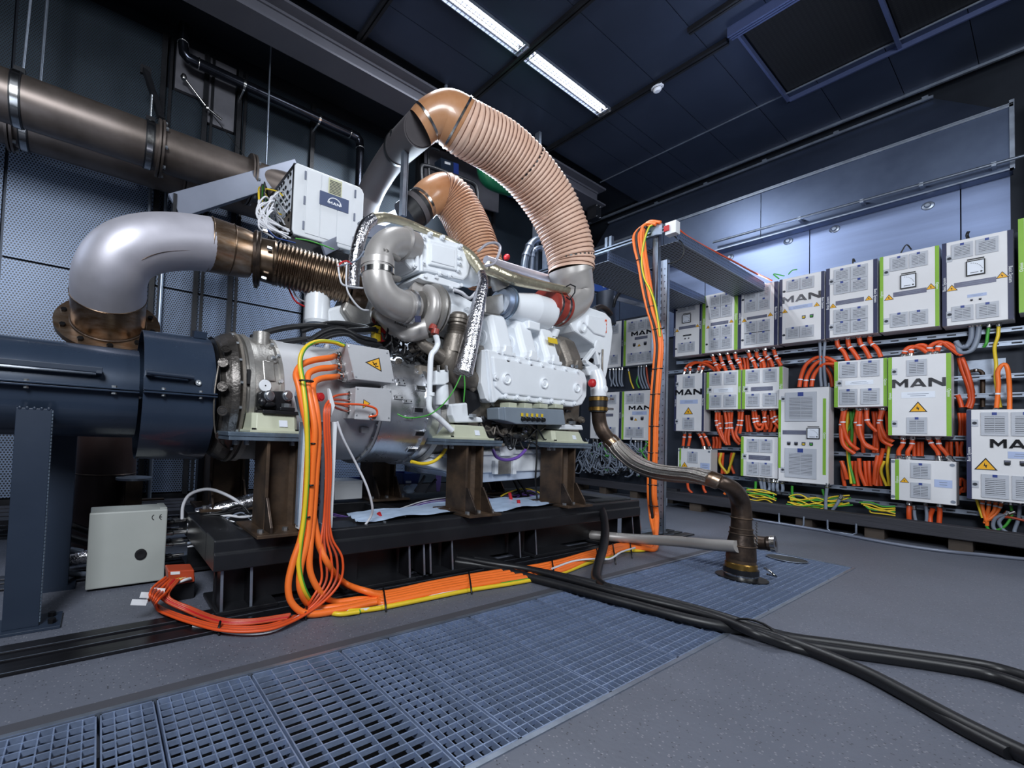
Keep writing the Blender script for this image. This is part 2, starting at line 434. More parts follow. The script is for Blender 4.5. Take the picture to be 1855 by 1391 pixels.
def text(s, parent, org, right, up, size, m='paper', name='lettering', depth_=0.0006):
    key = (s, round(size, 4), m)
    if key not in _words:
        cu = bpy.data.curves.new(name, 'FONT'); cu.body = s; cu.size = size; cu.align_x = 'CENTER'; cu.align_y = 'CENTER'; cu.extrude = depth_; cu.resolution_u = 2
        tmp = bpy.data.objects.new('lettering_source', cu)
        me = bpy.data.meshes.new_from_object(tmp); me.materials.clear(); me.materials.append(M[m])
        bpy.data.objects.remove(tmp); bpy.data.curves.remove(cu); _words[key] = me
    o = bpy.data.objects.new(name, _words[key]); COL.objects.link(o)
    right = Vector(right).normalized(); up = Vector(up).normalized(); nz = right.cross(up)
    R = Matrix((right, up, nz)).transposed().to_4x4()
    R.translation = Vector(org) - parent_origin(parent)
    o.parent = parent; o.matrix_local = R
    return o
def letters_MAN(mb, org, right, up, height, width, dep):
    """three wide block capitals as extruded bars; org is the lower-left corner"""
    org, right, up = Vector(org), Vector(right).normalized(), Vector(up).normalized()
    nz = right.cross(up)
    lw = width * 0.31; gap = width * 0.035
    def poly(pts, x0):
        mb.prism([org + right * (x0 + a * lw) + up * (b * height) for a, b in pts], nz * dep)
    x = 0
    poly([(0, 0), (0.2, 0), (0.2, 1), (0, 1)], x); poly([(0.8, 0), (1, 0), (1, 1), (0.8, 1)], x)
    poly([(0.2, 1), (0.2, 0.62), (0.5, 0.12), (0.5, 0.52)], x); poly([(0.8, 1), (0.5, 0.52), (0.5, 0.12), (0.8, 0.62)], x)
    x += lw + gap
    poly([(0, 0), (0.22, 0), (0.5, 0.66), (0.5, 1), (0.4, 1)], x); poly([(1, 0), (0.6, 1), (0.5, 1), (0.5, 0.66), (0.78, 0)], x); poly([(0.27, 0.12), (0.73, 0.12), (0.66, 0.3), (0.34, 0.3)], x)
    x += lw + gap
    poly([(0, 0), (0.2, 0), (0.2, 1), (0, 1)], x); poly([(0.8, 0), (1, 0), (1, 1), (0.8, 1)], x); poly([(0.2, 1), (0.2, 0.6), (0.8, 0), (0.8, 0.4)], x)
    return mb
# ================================================================== THE ROOM
PX0, PX1, PY0, PY1 = -0.9, 4.46, 0.756, 1.388          # the covered pit
mb = MB()
mb.box((-3.2, -3.2, -0.12), (7.1, PY0, 0)); mb.box((-3.2, PY1, -0.12), (7.1, 4.32, 0))
mb.box((-3.2, PY0, -0.12), (PX0, PY1, 0)); mb.box((PX1, PY0, -0.12), (7.1, PY1, 0))
ORIGIN0 |= {'floor', 'ceiling', 'wall_left', 'wall_right', 'wall_back', 'wall_front'}
floor = struct(mb.build('floor', 'floor'))
# pit under the grating and its steel edge angles
mb = MB()
mb.box((PX0 - 0.05, PY0 - 0.05, -0.75), (PX1 + 0.05, PY1 + 0.05, -0.7))
mb.box((PX0 - 0.05, PY0 - 0.05, -0.7), (PX1 + 0.05, PY0 - 0.001, -0.121)); mb.box((PX0 - 0.05, PY1 + 0.001, -0.7), (PX1 + 0.05, PY1 + 0.05, -0.121))
mb.box((PX0 - 0.05, PY0, -0.7), (PX0 - 0.001, PY1, -0.121)); mb.box((PX1 + 0.001, PY0, -0.7), (PX1 + 0.05, PY1, -0.121))
mb.build('pit', 'pit', floor)
mb = MB(); mb.box((PX0, PY0 - 0.012, -0.05), (PX1, PY0 + 0.002, 0.004)); mb.build('edge_angle', 'zinc', floor)
mb = MB(); mb.box((PX0, PY1 - 0.002, -0.05), (PX1, PY1 + 0.012, 0.004)); mb.build('edge_angle', 'zinc', floor)
mb = MB(); mb.box((PX1 - 0.002, PY0, -0.05), (PX1 + 0.012, PY1, 0.004)); mb.build('edge_angle', 'zinc', floor)
# smooth grey margin strip along the pit
mb = MB(); mb.box((-3.2, PY1 + 0.012, 0), (PX1 + 0.01, PY1 + 0.055, 0.002)); mb.build('margin_strip', mat('smooth_grey_margin', '#47484f', 0.55, 0, 0.05, 5), floor)

CZ = 4.5
ceil = MB(); ceil.box((-3.2, -3.2, CZ + 0.02), (7.1, 4.32, CZ + 0.1))
ceil = struct(ceil.build('ceiling', 'darkwall'))
xs = [-2.27, -0.88, 0.51, 1.90, 3.292, 4.682, 5.923, 6.915]
ys = [3.38, 3.02, 2.72, 2.585, 2.15, 1.70, 1.26, 0.82, 0.38, -0.06, -0.5]
for i in range(2, len(xs) - 1):
    for j in range(len(ys) - 1):
        if 4.5 < xs[i] < 5.0 and ys[j + 1] < 1.5:
            if ys[j] > 1.6: MB().box((xs[i] + 0.003, 1.495, CZ - 0.006), (xs[i + 1] - 0.003, ys[j] - 0.0025, CZ + 0.015)).build('ceiling_panel', 'ceil', ceil)
            continue
        if i in (3, 4) and j == 2: continue
        MB().box((xs[i] + 0.003, ys[j + 1] + 0.0025, CZ - 0.006 + 0.002 * ((i + j) % 2)), (xs[i + 1] - 0.003, ys[j] - 0.0025, CZ + 0.015)).build('ceiling_panel', 'ceil', ceil)
for k, x in enumerate((1.90, 3.292, 4.682)):
    t = struct(MB().box((x - 0.035, -3.1, CZ - 0.045), (x - 0.008, 3.42, CZ - 0.008)).box((x + 0.008, -3.1, CZ - 0.045), (x + 0.035, 3.42, CZ - 0.008)).box((x - 0.03, -3.1, CZ - 0.03), (x + 0.03, 3.42, CZ - 0.01)).build('trim_%d' % (k + 1), 'black_steel')) if x < 4 else \
        struct(MB().box((x - 0.035, 1.56, CZ - 0.045), (x - 0.008, 3.42, CZ - 0.008)).box((x + 0.008, 1.56, CZ - 0.045), (x + 0.035, 3.42, CZ - 0.008)).box((x - 0.03, 1.56, CZ - 0.03), (x + 0.03, 3.42, CZ - 0.01)).build('trim_%d' % (k + 1), 'black_steel'))
struct(MB().box((5.905, -3.1, CZ - 0.02), (5.915, 3.42, CZ - 0.007)).build('trim_4', 'zinc'))
struct(MB().box((6.9, -3.1, CZ - 0.03), (6.93, 4.28, CZ)).build('trim_5', 'zinc'))
struct(MB().box((4.262, 0.2, CZ - 0.05), (4.285, 1.71, CZ - 0.008)).box((4.295, 0.2, CZ - 0.05), (4.318, 1.71, CZ - 0.008)).build('trim_6', 'black_steel'))

# ---- left wall: perforated sheets between steel studs
wl = struct(MB().box((-3.2, 4.33, -0.12), (7.1, 4.42, 4.6)).build('wall_left', 'darkwall'))
bx = [-3.2, -1.9, -0.72 + 0.001, 0.34, 1.83, 3.3, 4.7, 5.9, 7.1]
zz = [0.17, 2.05, 2.95, 4.38]
for i in range(len(bx) - 1):
    for j in range(3):
        if j == 2 and i >= 3 and i < 4: x0 = 1.06
        else: x0 = bx[i]
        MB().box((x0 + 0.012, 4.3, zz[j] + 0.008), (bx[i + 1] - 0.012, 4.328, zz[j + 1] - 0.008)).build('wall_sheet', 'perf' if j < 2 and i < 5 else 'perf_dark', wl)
for a, b, z0, z1 in ((0.44, 0.69, 3.92, 4.36), (0.73, 0.99, 3.72, 4.36)):
    MB().box((a, 4.285, z0), (b, 4.32, z1)).build('concrete_patch', 'conc', wl)
for x0, x1 in ((0.36, 0.69), (0.73, 1.03)):
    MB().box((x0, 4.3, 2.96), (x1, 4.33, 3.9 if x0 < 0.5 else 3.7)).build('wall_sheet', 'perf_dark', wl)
for x in (0.34, 0.71, 1.03, 1.83, 3.3, 4.7):
    o = MB().box((x - 0.022, 4.255, 0.16), (x + 0.022, 4.3, 4.36))
    for k in range(34): o.box((x - 0.0085, 4.2535, 0.5 + k * 0.115), (x + 0.0085, 4.256, 0.56 + k * 0.115))
    if x in (0.34, 0.71, 1.03): o.box((x + 0.05, 4.27, 0.16), (x + 0.075, 4.3, 4.36))
    o.build('wall_stud', 'black_steel', wl)
for dx in (-0.055, 0.075):
    MB().cyl((0.34 + dx, 4.235, 0.1), (0.34 + dx, 4.235, 3.0), 0.017, 10).build('conduit', 'alu', wl)
MB().box((-3.2, 4.29, 0.0), (7.1, 4.34, 0.165)).build('kick_plate', 'black_steel', wl)

wr = struct(MB().box((7.06, -3.2, -0.12), (7.16, 4.42, 4.6)).build('wall_right', 'darkwall'))
struct(MB().box((-3.2, -3.3, -0.12), (7.1, -3.2, 4.6)).build('wall_front', 'darkwall'))
struct(MB().box((-3.3, -3.3, -0.12), (-3.2, 4.42, 4.6)).build('wall_back', 'darkwall'))
# lower rack back sheet and upper pale sheets on the right wall
MB().box((6.78, -1.2, 0.0), (6.82, 2.95, 2.78)).build('rack_back_sheet', 'rack', wr)
MB().box((7.0, 2.96, 0.0), (7.019, 4.3, 2.75)).build('rack_back_sheet', 'rack', wr)
seams = [3.1, 2.46, 1.477, 0.476, 0.215]
for a, b in zip(seams[:-1], seams[1:]):
    MB().box((6.75, b + 0.004, 2.3), (6.775, a - 0.004, 3.345)).build('wall_panel', 'panel', wr)
for a, b in ((4.3, 3.7), (3.7, 3.105)):
    MB().box((7.02, b + 0.004, 0.2), (7.055, a - 0.004, 3.345)).build('wall_panel', 'duct', wr)
MB().box((6.735, 0.215, 3.30), (6.75, 3.1, 3.335)).build('cover_strip', 'panel', wr)
for py, pz in ((0.662, 3.211), (1.283, 3.222), (1.655, 3.222), (2.635, 3.20), (2.2, 3.21)):
    o = MB().lathe((6.75, py, pz), (-1, 0, 0), [(0, 0.042), (0.008, 0.036), (0.012, 0.022), (0.02, 0.018), (0.03, 0.016)], 16)
    o.build('rosette', 'zinc', wr)

# ---- air duct above the cabinets
t = thing('air_duct', 'long galvanised air duct with sloped top above the wall cabinets', 'duct', (6.7, 2.0, 3.3))
cuts = [3.9, 2.9, 1.86, 0.2]
for a, b in zip(cuts[:-1], cuts[1:]):
    MB().prism([(6.6, a - 0.003, 3.285), (6.6, a - 0.003, 3.84), (6.74, a - 0.003, 3.84), (6.74, a - 0.003, 3.285)], (0, b - a + 0.006, 0)).build('face_panel', 'duct', t)
for a, b in ((3.9, 2.3), (2.3, 1.0), (1.0, 0.26)):
    b2 = b if b > 0.5 else 0.66
    MB().loft([[Vector((6.61, a, 3.86)), Vector((6.61, b, 3.86)), Vector((7.05, b2, 4.42)), Vector((7.05, a, 4.42))], [Vector((6.64, a, 3.855)), Vector((6.64, b, 3.855)), Vector((7.055, b2, 4.38)), Vector((7.055, a, 4.38))]]).build('sloped_panel', 'duct', t)
for zz_, w_ in ((3.84, 0.02), (3.862, 0.012), (3.285, 0.012)):
    MB().box((6.585, 0.195, zz_), (6.61, 3.9, zz_ + w_)).build('seam_flange', 'zinc', t)
MB().box((6.585, 0.19, 3.285), (6.62, 0.215, 3.9)).build('end_flange', 'zinc', t)
o = MB().bar((7.0, 3.9, 4.41), (7.0, 0.65, 4.41), 0.025, 0.025)
for k in range(5): o.box((6.98, 0.68 + 0.62 * k, 4.4), (7.02, 0.72 + 0.62 * k, 4.44))
o.build('top_rail', 'zinc', t)
a = P(1432, 400, x=6.5); b = P(1855, 282, x=6.5); d = b - a
o = thing('conduit_pipe', 'thin bright conduit pipe running under the air duct on clips', 'pipe', a)
MB().cyl(a - d * 0.5, b + d * 0.3, 0.014, 10).build('pipe', 'alu', o)
for k in (0.05, 0.37, 0.63, 0.9):
    q = a + d * k; MB().box(q - Vector((0.012, 0.012, 0.02)), q + Vector((0.25, 0.012, 0.016))).build('clip', 'zinc', o)
# dark post at the far right end of the duct
t = thing('corner_post', 'tall dark steel post at the right end of the cabinet row', 'post', (6.5, 0.06, 0))
MB().box((6.46, 0.02, 0), (6.56, 0.12, 3.95)).build('post', 'black_steel', t)
for z in (3.3, 3.6, 3.85): MB().box((6.44, 0.05, z), (6.46, 0.09, z + 0.05)).build('bracket', 'zinc', t)

# ---- ceiling beam on its hanger
t = thing('ceiling_beam', 'grey steel I beam hung under the ceiling along the left wall', 'beam', (2.5, 3.515, 4.17))
MB().box((-2.5, 3.395, 4.395), (6.02, 3.635, 4.42)).build('top_flange', 'beamgrey', t)
MB().box((-2.5, 3.395, 4.17), (6.02, 3.635, 4.19)).build('bottom_flange', 'beamgrey', t)
MB().box((-2.5, 3.50, 4.19), (5.98, 3.53, 4.395)).box((-2.5, 3.485, 4.37), (5.98, 3.545, 4.395)).build('web', 'beamgrey', t)
o = MB().box((5.86, 3.44, 3.98), (5.985, 3.57, 4.169)); o.build('hanger_box', 'black_steel', t)
bolts(t, [(5.88, 3.44 - 0.0, 4.155), (5.965, 3.44, 4.155), (5.88, 3.44, 4.0), (5.965, 3.44, 4.0)], (0, -1, 0), 0.008, 0.008)
q = P(808, 160, y=3.39)
MB().box((q.x - 0.03, 3.37, 4.40), (q.x + 0.03, 3.42, 4.46)).cyl((q.x, 3.39, 4.44), (q.x, 3.39, 4.5), 0.02, 10).build('beam_clamp', 'zinc', t)
for k, px in enumerate((919, 941)):
    q = P(px, 230, y=3.36)
    tag(MB().cyl((q.x, 3.36, 4.2), (q.x, 3.36, 4.49), 0.012, 8).build('threaded_rod', 'zinc'), ['threaded hanger rod beside the ceiling beam, nearer the camera of two', 'threaded hanger rod beside the ceiling beam, farther of two'][k], 'rod', 'short ceiling hanger rods')

# ---- luminaires
def luminaire(x0, x1, label):
    y0, y1 = 2.588, 2.722; z = CZ - 0.03
    t = thing('ceiling_light', label, 'lamp', ((x0 + x1) / 2, 2.655, z), 'recessed ceiling lights')
    fr = MB().box((x0, y0, z), (x1, y0 + 0.006, z + 0.03)).box((x0, y1 - 0.006, z), (x1, y1, z + 0.03)).box((x0, y0, z), (x0 + 0.006, y1, z + 0.03)).box((x1 - 0.006, y0, z), (x1, y1, z + 0.03))
    fr.build('frame', 'zinc', t)
    MB().box((x0 + 0.006, y0 + 0.006, z + 0.034), (x1 - 0.006, y1 - 0.006, z + 0.04)).build('reflector', 'louver', t)
    for y in (2.628, 2.682):
        MB().cyl((x0 + 0.06, y, z + 0.022), (x1 - 0.06, y, z + 0.022), 0.011, 10).build('tube', 'emit', t)
    lv = MB().box((x0 + 0.006, 2.652, z + 0.002), (x1 - 0.006, 2.658, z + 0.03))
    n = 26
    for k in range(1, n): lv.box((x0 + (x1 - x0) * k / n - 0.0018, y0 + 0.006, z + 0.002), (x0 + (x1 - x0) * k / n + 0.0018, y1 - 0.006, z + 0.012))
    lv.build('louver', 'louver', t)
luminaire(3.33, 4.655, 'long twin tube ceiling light nearer the right end of the row')
luminaire(1.93, 3.262, 'long twin tube ceiling light cut by the upper picture edge')

# ---- smoke detector
t = thing('smoke_detector', 'small round white smoke detector under the dark ceiling', 'detector', (4.711, 2.149, CZ - 0.07))
c = (4.711, 2.149, CZ)
MB().lathe(c, (0, 0, -1), [(0.03, 0.055), (0.045, 0.055), (0.05, 0.05)], 20).build('base', 'detector', t)
MB().lathe(c, (0, 0, -1), [(0.05, 0.04), (0.075, 0.036), (0.088, 0.026), (0.09, 0.0)], 20).build('head', 'detector', t)
MB().lathe(c, (0, 0, -1), [(0.056, 0.0405), (0.062, 0.0405)], 20, caps=False).build('slot_ring', 'ink', t)
# ---- big ceiling vent
t = thing('ceiling_vent', 'large dark ceiling air vent with a blue-grey metal frame', 'vent', (5.3, 0.5, CZ - 0.1))
vm = mat('blue_grey_vent_frame', '#525d82', 0.4, 0.5, 0.08, 4)
xa, xb, ya, yb = 4.6, 6.03, -0.9, 1.49
for nm, a, b in (('frame_bar', (xa, yb - 0.018, CZ - 0.05), (xb, yb, CZ)), ('frame_bar', (xb - 0.018, ya, CZ - 0.05), (xb, yb, CZ)), ('frame_bar', (xa, ya, CZ - 0.06), (xb, ya + 0.03, CZ)), ('middle_bar', (xa, 0.728, CZ - 0.04), (xb, 0.752, CZ))):
    MB().box(a, b).build(nm, vm, t)
o = MB()
for k in range(3): o.box((xa - 0.05 + 0.045 * k, ya, CZ - 0.09 + 0.012 * k), (xa - 0.03 + 0.045 * k, yb + 0.03, CZ - 0.0))
o.build('frame_bar', vm, t)
mesh = perforated('black_vent_mesh', '#07080b', '#020203', 0.03, 0.36, 'xy', 0.6, 0.2, False)
MB().box((xa, 0.76, CZ + 0.002), (xb - 0.03, yb - 0.03, CZ + 0.012)).build('mesh_panel', mesh, t)
MB().box((xa, ya, CZ + 0.002), (xb - 0.03, 0.72, CZ + 0.012)).build('mesh_panel', mesh, t)

# ---- steel rails let into the floor under the base frame
def floor_rail(y0, label, x1):
    t = thing('clamping_rail', label, 'rail', (1.5, y0 + 0.1, 0))
    for a, b in ((0, 0.072), (0.092, 0.135), (0.155, 0.215)):
        MB().box((-3.0, y0 + a, 0.0), (x1, y0 + b, 0.012)).build('rail_bar', 'floor_steel', t, 0.003)
        MB().box((-3.0, y0 + a + 0.001, 0.0121), (x1, y0 + a + 0.004, 0.0126)).build('worn_edge', 'zinc', t)
floor_rail(1.712, 'dark oily steel floor rail in front under the engine base', 4.55)
floor_rail(2.56, 'dark steel floor rail under the rear of the engine base', 4.55)
# ================================================================== GRATING
seams = [-0.62, -0.25, 0.04, 0.18, 0.46, 0.79, 1.0, 1.44, 1.9, 2.38, 2.86, 3.36, 3.9, 4.455]
where = ['cut by the lower left picture corner', 'narrow, at the lower left picture edge', 'very narrow, before the wider panels', 'fine meshed, next to the coarse meshed panel', 'coarse meshed with wide openings', 'narrow, just past the coarse meshed panel',
         'in the middle foreground', 'just before the black cables cross', 'under the crossing black cables', 'just past the black cables', 'next before the pipe stub panel', 'carrying the upright rusty pipe stub', 'farthest at the end of the row']
gy0, gy1 = PY0 + 0.006, PY1 - 0.006
first_bearing = None
for i in range(len(seams) - 1):
    a, b = seams[i] + 0.004, seams[i + 1] - 0.004
    t = thing('floor_grating', 'galvanised floor grating panel ' + where[i], 'grating', ((a + b) / 2, (gy0 + gy1) / 2, 0), 'floor grating panels over the pit')
    dz = random.uniform(-0.0015, 0.0015)
    f = MB().box((a, gy0, -0.035), (a + 0.004, gy1, 0)).box((b - 0.004, gy0, -0.035), (b, gy1, 0)).box((a, gy0, -0.035), (b, gy0 + 0.004, 0)).box((a, gy1 - 0.004, -0.035), (b, gy1, 0))
    f.build('frame', 'grate', t)
    px_ = 0.062 if i == 4 else 0.033
    n = max(2, round((b - a) / px_)); ny = 19
    for k in range(1, n):
        x = a + (b - a) * k / n
        if first_bearing is None:
            first_bearing = MB().box((x - 0.0018, gy0 + 0.004, -0.022), (x + 0.0018, gy1 - 0.004, -0.0005)).build('bearing_bar', 'grate', t); fb = Vector((x, 0, 0)); ft = t.location.copy()
        else:
            o = first_bearing.copy(); COL.objects.link(o); o.parent = t; o.location = Vector((x, 0, 0)) - fb - (t.location - ft)
    c0 = None
    for k in range(1, ny):
        y = gy0 + (gy1 - gy0) * k / ny
        if c0 is None:
            c0 = MB().box((a + 0.004, y - 0.0018, -0.013), (b - 0.004, y + 0.0018, 0.0006)).build('cross_bar', 'grate', t); y0_ = y
        else: dup_part(c0, (0, y - y0_, 0))

# ================================================================== BASE FRAME
BX0, BX1 = 0.43, 3.835
t = thing('base_frame', 'long black welded steel base frame that carries the engine on columns', 'frame', (2.1, 2.27, 0.012))
def rail_profile(x, y0, s):
    pr = [(0, 0.2), (0, 0.268), (0.008, 0.274), (0.008, 0.322), (0.016, 0.33), (0.16 if s > 0 else 0.26, 0.33), (0.16 if s > 0 else 0.26, 0.2)]
    return [Vector((x, y0 + a * s, z)) for a, z in pr]
for y0, s, nm in ((1.822, 1, 'front_rail'), (2.72, -1, 'rear_rail')):
    MB().prism(rail_profile(BX0, y0, s), (BX1 - BX0, 0, 0)).build(nm, 'black_steel', t, 0.004)
for y0 in (1.92, 2.56):
    MB().box((BX0 + 0.03, y0, 0.03), (BX0 + 0.75, y0 + 0.02, 0.2)).box((BX0 + 0.75, y0 + 0.03, 0.03), (BX1 - 0.1, y0 + 0.05, 0.2)).build('web_plate', 'black_steel', t)
for x0, x1 in ((0.45, 0.72), (1.05, 1.5), (1.62, 2.2), (2.5, 2.95), (3.3, 3.75)):
    MB().box((x0, 1.83, 0.012), (x1, 2.08, 0.03)).build('foot_plate', 'black_steel', t, 0.003)
    MB().box((x0, 2.46, 0.012), (x1, 2.72, 0.03)).build('foot_plate', 'black_steel', t, 0.003)
for px, py in ((400, 1112), (461, 1110), (738, 1045), (764, 1040), (793, 1046), (837, 1040), (951, 1013), (985, 1009), (1134, 970), (1150, 968)):
    q = P(px, py, z=0.03); x = q.x
    MB().prism([(x, 1.835, 0.03), (x, 1.93, 0.03), (x, 1.93, 0.2), (x, 1.85, 0.2)], (0.012, 0, 0)).build('gusset', 'floor_steel', t, 0.002)
    MB().prism([(x, 1.834, 0.03), (x, 1.8348, 0.031), (x, 1.8498, 0.2), (x, 1.849, 0.2)], (0.012, 0, 0)).build('pale_edge', 'zinc', t)  # thin paler strip down the gusset's front edge
for x0, x1 in ((BX0, BX0 + 0.16), (1.55, 1.67), (2.5, 2.62), (BX1 - 0.18, BX1 - 0.005)):
    MB().box((x0, 1.984, 0.2), (x1, 2.46, 0.322)).build('cross_member', 'black_steel', t, 0.004)
MB().box((BX1 - 0.6, 1.86, 0.33), (BX1 - 0.08, 1.97, 0.336)).box((BX1 - 0.57, 1.875, 0.336), (BX1 - 0.11, 1.955, 0.338)).build('anti_slip_pad', 'black_rubber', t)
MB().box((BX1, 1.9, 0.225), (BX1 + 0.02, 2.0, 0.25)).build('lug', 'black_steel', t)
bolts(t, [(x, 1.86 + 0.09 * (k % 2), 0.33) for k, x in enumerate((0.95, 1.2, 1.3, 1.5, 2.2, 2.4))], (0, 0, 1), 0.009, 0.006)

# ---- columns with gussets, plates
def column(x0, x1, yf, label, pl, pr, dep=0.17, front=True, zt=0.742):
    t = thing('support_column', label, 'column', ((x0 + x1) / 2, yf + dep / 2, 0.33), 'rusty engine support columns')
    MB().box((x0, yf, 0.345), (x0 + 0.016, yf + dep, zt)).build('flange', 'rust', t, 0.002)
    MB().box((x1 - 0.016, yf, 0.345), (x1, yf + dep, zt)).build('flange', 'rust', t, 0.002)
    ym = yf + dep * 0.42
    MB().box((x0 + 0.016, ym, 0.345), (x1 - 0.016, ym + 0.012, zt)).build('web', 'rust', t)
    ft = MB()
    for xx, sg in ((x0 + 0.016, 1), (x1 - 0.016, -1)):
        ft.prism([(xx, ym, 0.345), (xx + sg * 0.02, ym, 0.345), (xx, ym - 0.02, 0.345)], (0, 0, zt - 0.345))
    ft.build('fillet', 'rust', t)
    MB().box((x0 - 0.06, yf - 0.1, 0.3305), (x1 + 0.06, yf + dep + 0.05, 0.345)).build('base_plate', 'rust', t, 0.002)
    for xx in (x0 + 0.002, x1 - 0.014):
        MB().prism([(xx, yf, 0.345), (xx, yf, 0.49), (xx, yf - 0.015, 0.49), (xx, yf - 0.085, 0.37), (xx, yf - 0.085, 0.345)], (0.012, 0, 0)).build('gusset', 'rust_dark', t, 0.0015)
    bolts(t, [(x0 - 0.03, yf - 0.05, 0.345), ((x0 + x1) / 2, yf - 0.04, 0.345), (x1 + 0.03, yf - 0.05, 0.345)], (0, 0, 1), 0.014, 0.014)
    if pl is not None:
        MB().box((pl, yf - 0.02, zt + 0.0005), (pr, yf + dep + 0.08, zt + 0.018)).build('top_plate', 'zinc_blue', t, 0.002)
        MB().box((pl - 0.004, yf - 0.024, zt + 0.0185), (pr + 0.004, yf + dep + 0.08, zt + 0.036)).build('top_plate', 'zinc_blue', t, 0.002)
        bolts(t, [(pl + 0.04, yf + 0.02, zt), (pr - 0.04, yf + 0.02, zt), (pl + 0.09, yf + 0.02, zt)], (0, 0, -1), 0.014, 0.02)
    return t
YF = 1.87
c0x = (P(483, 830, y=YF).x, P(541, 830, y=YF).x)
c1x = (P(845, 830, y=YF).x, P(876, 830, y=YF).x)
c2x = (P(1017, 830, y=YF).x, P(1043, 830, y=YF).x)
column(c0x[0], c0x[1] + 0.02, YF, 'wide rusty steel column under the gearbox mount', P(413, 783, y=YF).x, P(548, 785, y=YF).x)
column(c1x[0], c1x[1], YF, 'rusty steel column under the middle engine mount', P(802, 795, y=YF).x, P(905, 797, y=YF).x)
column(c2x[0], c2x[1], YF, 'rusty steel column under the front engine mount, right end', P(993, 800, y=YF).x, P(1067, 803, y=YF).x)
bx_ = P(672, 860, y=2.55)
column(bx_.x, bx_.x + 0.2, 2.53, 'dark rusty rear column standing behind the generator', None, None, zt=0.74)
column(0.55, 0.75, 2.53, 'dark rusty rear column behind the gearbox', None, None, zt=0.74)
column(2.75, 2.92, 2.53, 'rusty rear column behind the white oil pan', None, None, zt=0.74)

# ---- vibration mounts
def mount(xl, xr, z0, label, tl, tr, ztop):
    t = thing('vibration_mount', label, 'mount', ((xl + xr) / 2, YF + 0.09, z0), 'khaki rubber vibration mounts')
    y0, y1 = YF - 0.01, YF + 0.2
    MB().box((xl, y0 - 0.012, z0), (xr, y1 + 0.012, z0 + 0.012)).build('foot_flange', 'khaki', t, 0.002)
    def ring(f, z):
        xa, xb = xl + 0.012 + (tl - xl - 0.012) * f, xr - 0.012 + (tr - xr + 0.012) * f; a = y0 + 0.03 * f; b = y1 - 0.03 * f; c = 0.02
        return [Vector(p) for p in ((xa + c, a, z), (xb - c, a, z), (xb, a + c, z), (xb, b - c, z), (xb - c, b, z), (xa + c, b, z), (xa, b - c, z), (xa, a + c, z))]
    MB().loft([ring(0, z0 + 0.012), ring(0.25, z0 + 0.02), ring(0.8, ztop - 0.012), ring(1, ztop)]).build('housing', 'khaki', t, 0.003)
    MB().cyl(((xl + xr) / 2, YF + 0.09, ztop), ((xl + xr) / 2, YF + 0.09, ztop + 0.014), 0.045, 20).build('rubber', 'black_rubber', t)
    bolts(t, [(xl + 0.02, y0 - 0.0, z0 + 0.012), (xr - 0.02, y0 - 0.0, z0 + 0.012)], (0, 0, 1), 0.01, 0.008, 'blackbolt')
    c = Vector((xl * 0.35 + xr * 0.65, y0 + 0.012, (z0 + ztop) / 2))
    MB().obox(c, (0.02, 0, 0), (0, 0.001, 0), (0, 0.005, 0.015)).build('label_plate', 'plate_w', t)
    return t
zt = 0.7785
for (bl, br, tl, tr, by, ty, lb) in ((452, 546, 462, 545, 778, 747, 'khaki vibration mount under the black gearbox bracket'), (815, 893, 826, 886, 792, 769, 'khaki vibration mount in the middle below the grey controller'), (1003, 1063, 1009, 1058, 797, 780, 'khaki vibration mount at the front end of the engine')):
    y = YF - 0.01
    mount(P(bl, by, y=y).x, P(br, by, y=y).x, zt, lb, P(tl, ty, y=y).x, P(tr, ty, y=y).x, P(tl, ty, y=y + .02).z)

# ================================================================== SHAFT GUARDS AND THEIR POST
AY, AZ = 2.3, 0.935
def shell(o, ax, x0, x1, r, a0, a1, th=0.006, n=28):
    rings = []
    for x, rr in ((x0, r - th), (x0, r), (x1, r), (x1, r - th)):
        rings.append([Vector((x, AY + rr * math.cos(a0 + (a1 - a0) * j / n), AZ + rr * math.sin(a0 + (a1 - a0) * j / n))) for j in range(n + 1)])
    for k in range(3): o.loft([rings[k], rings[k + 1]], k == 1, False, False)
    o.loft([rings[3], rings[0]], True, False, False)
    return o
def guard(x0, x1, r, label):
    t = thing('shaft_guard', label, 'guard', ((x0 + x1) / 2, AY, AZ - r), 'blue shaft guards')
    shell(MB(), 0, x0, x1, r, 0.02, PI - 0.02).build('upper_shell', 'blue_guard', t)
    shell(MB(), 0, x0, x1, r, PI + 0.02, 2 * PI - 0.02).build('lower_shell', 'blue_guard', t)
    yf = AY - r
    MB().box((x0, yf - 0.028, AZ + 0.002), (x1, yf + 0.01, AZ + 0.009)).build('flange', 'blue_guard', t, 0.0015)
    MB().box((x0, yf - 0.028, AZ - 0.009), (x1, yf + 0.01, AZ - 0.002)).build('flange', 'blue_guard', t, 0.0015)
    return t
g1 = guard(-1.3, 0.142, 0.206, 'slate blue half shell shaft guard with a long bar handle, at the left picture edge')
g2 = guard(0.15, 0.445, 0.305, 'larger slate blue shaft guard next to the round gearbox cover')
for g, r, xs_ in ((g1, 0.206, (-0.6, -0.245, 0.045, -0.02 + 0.07)), (g2, 0.305, (0.225, 0.375))):
    bolts(g, [(x, AY - r - 0.014, AZ + 0.009) for x in xs_], (0, 0, 1), 0.009, 0.008)
    bolts(g, [(x, AY - r - 0.014, AZ - 0.009) for x in xs_], (0, 0, -1), 0.009, 0.01)
y = AY - 0.206 * 0.9 - 0.05
q0, q1 = P(-120, 650, y=y), P(186, 671, y=y)
z = q1.z
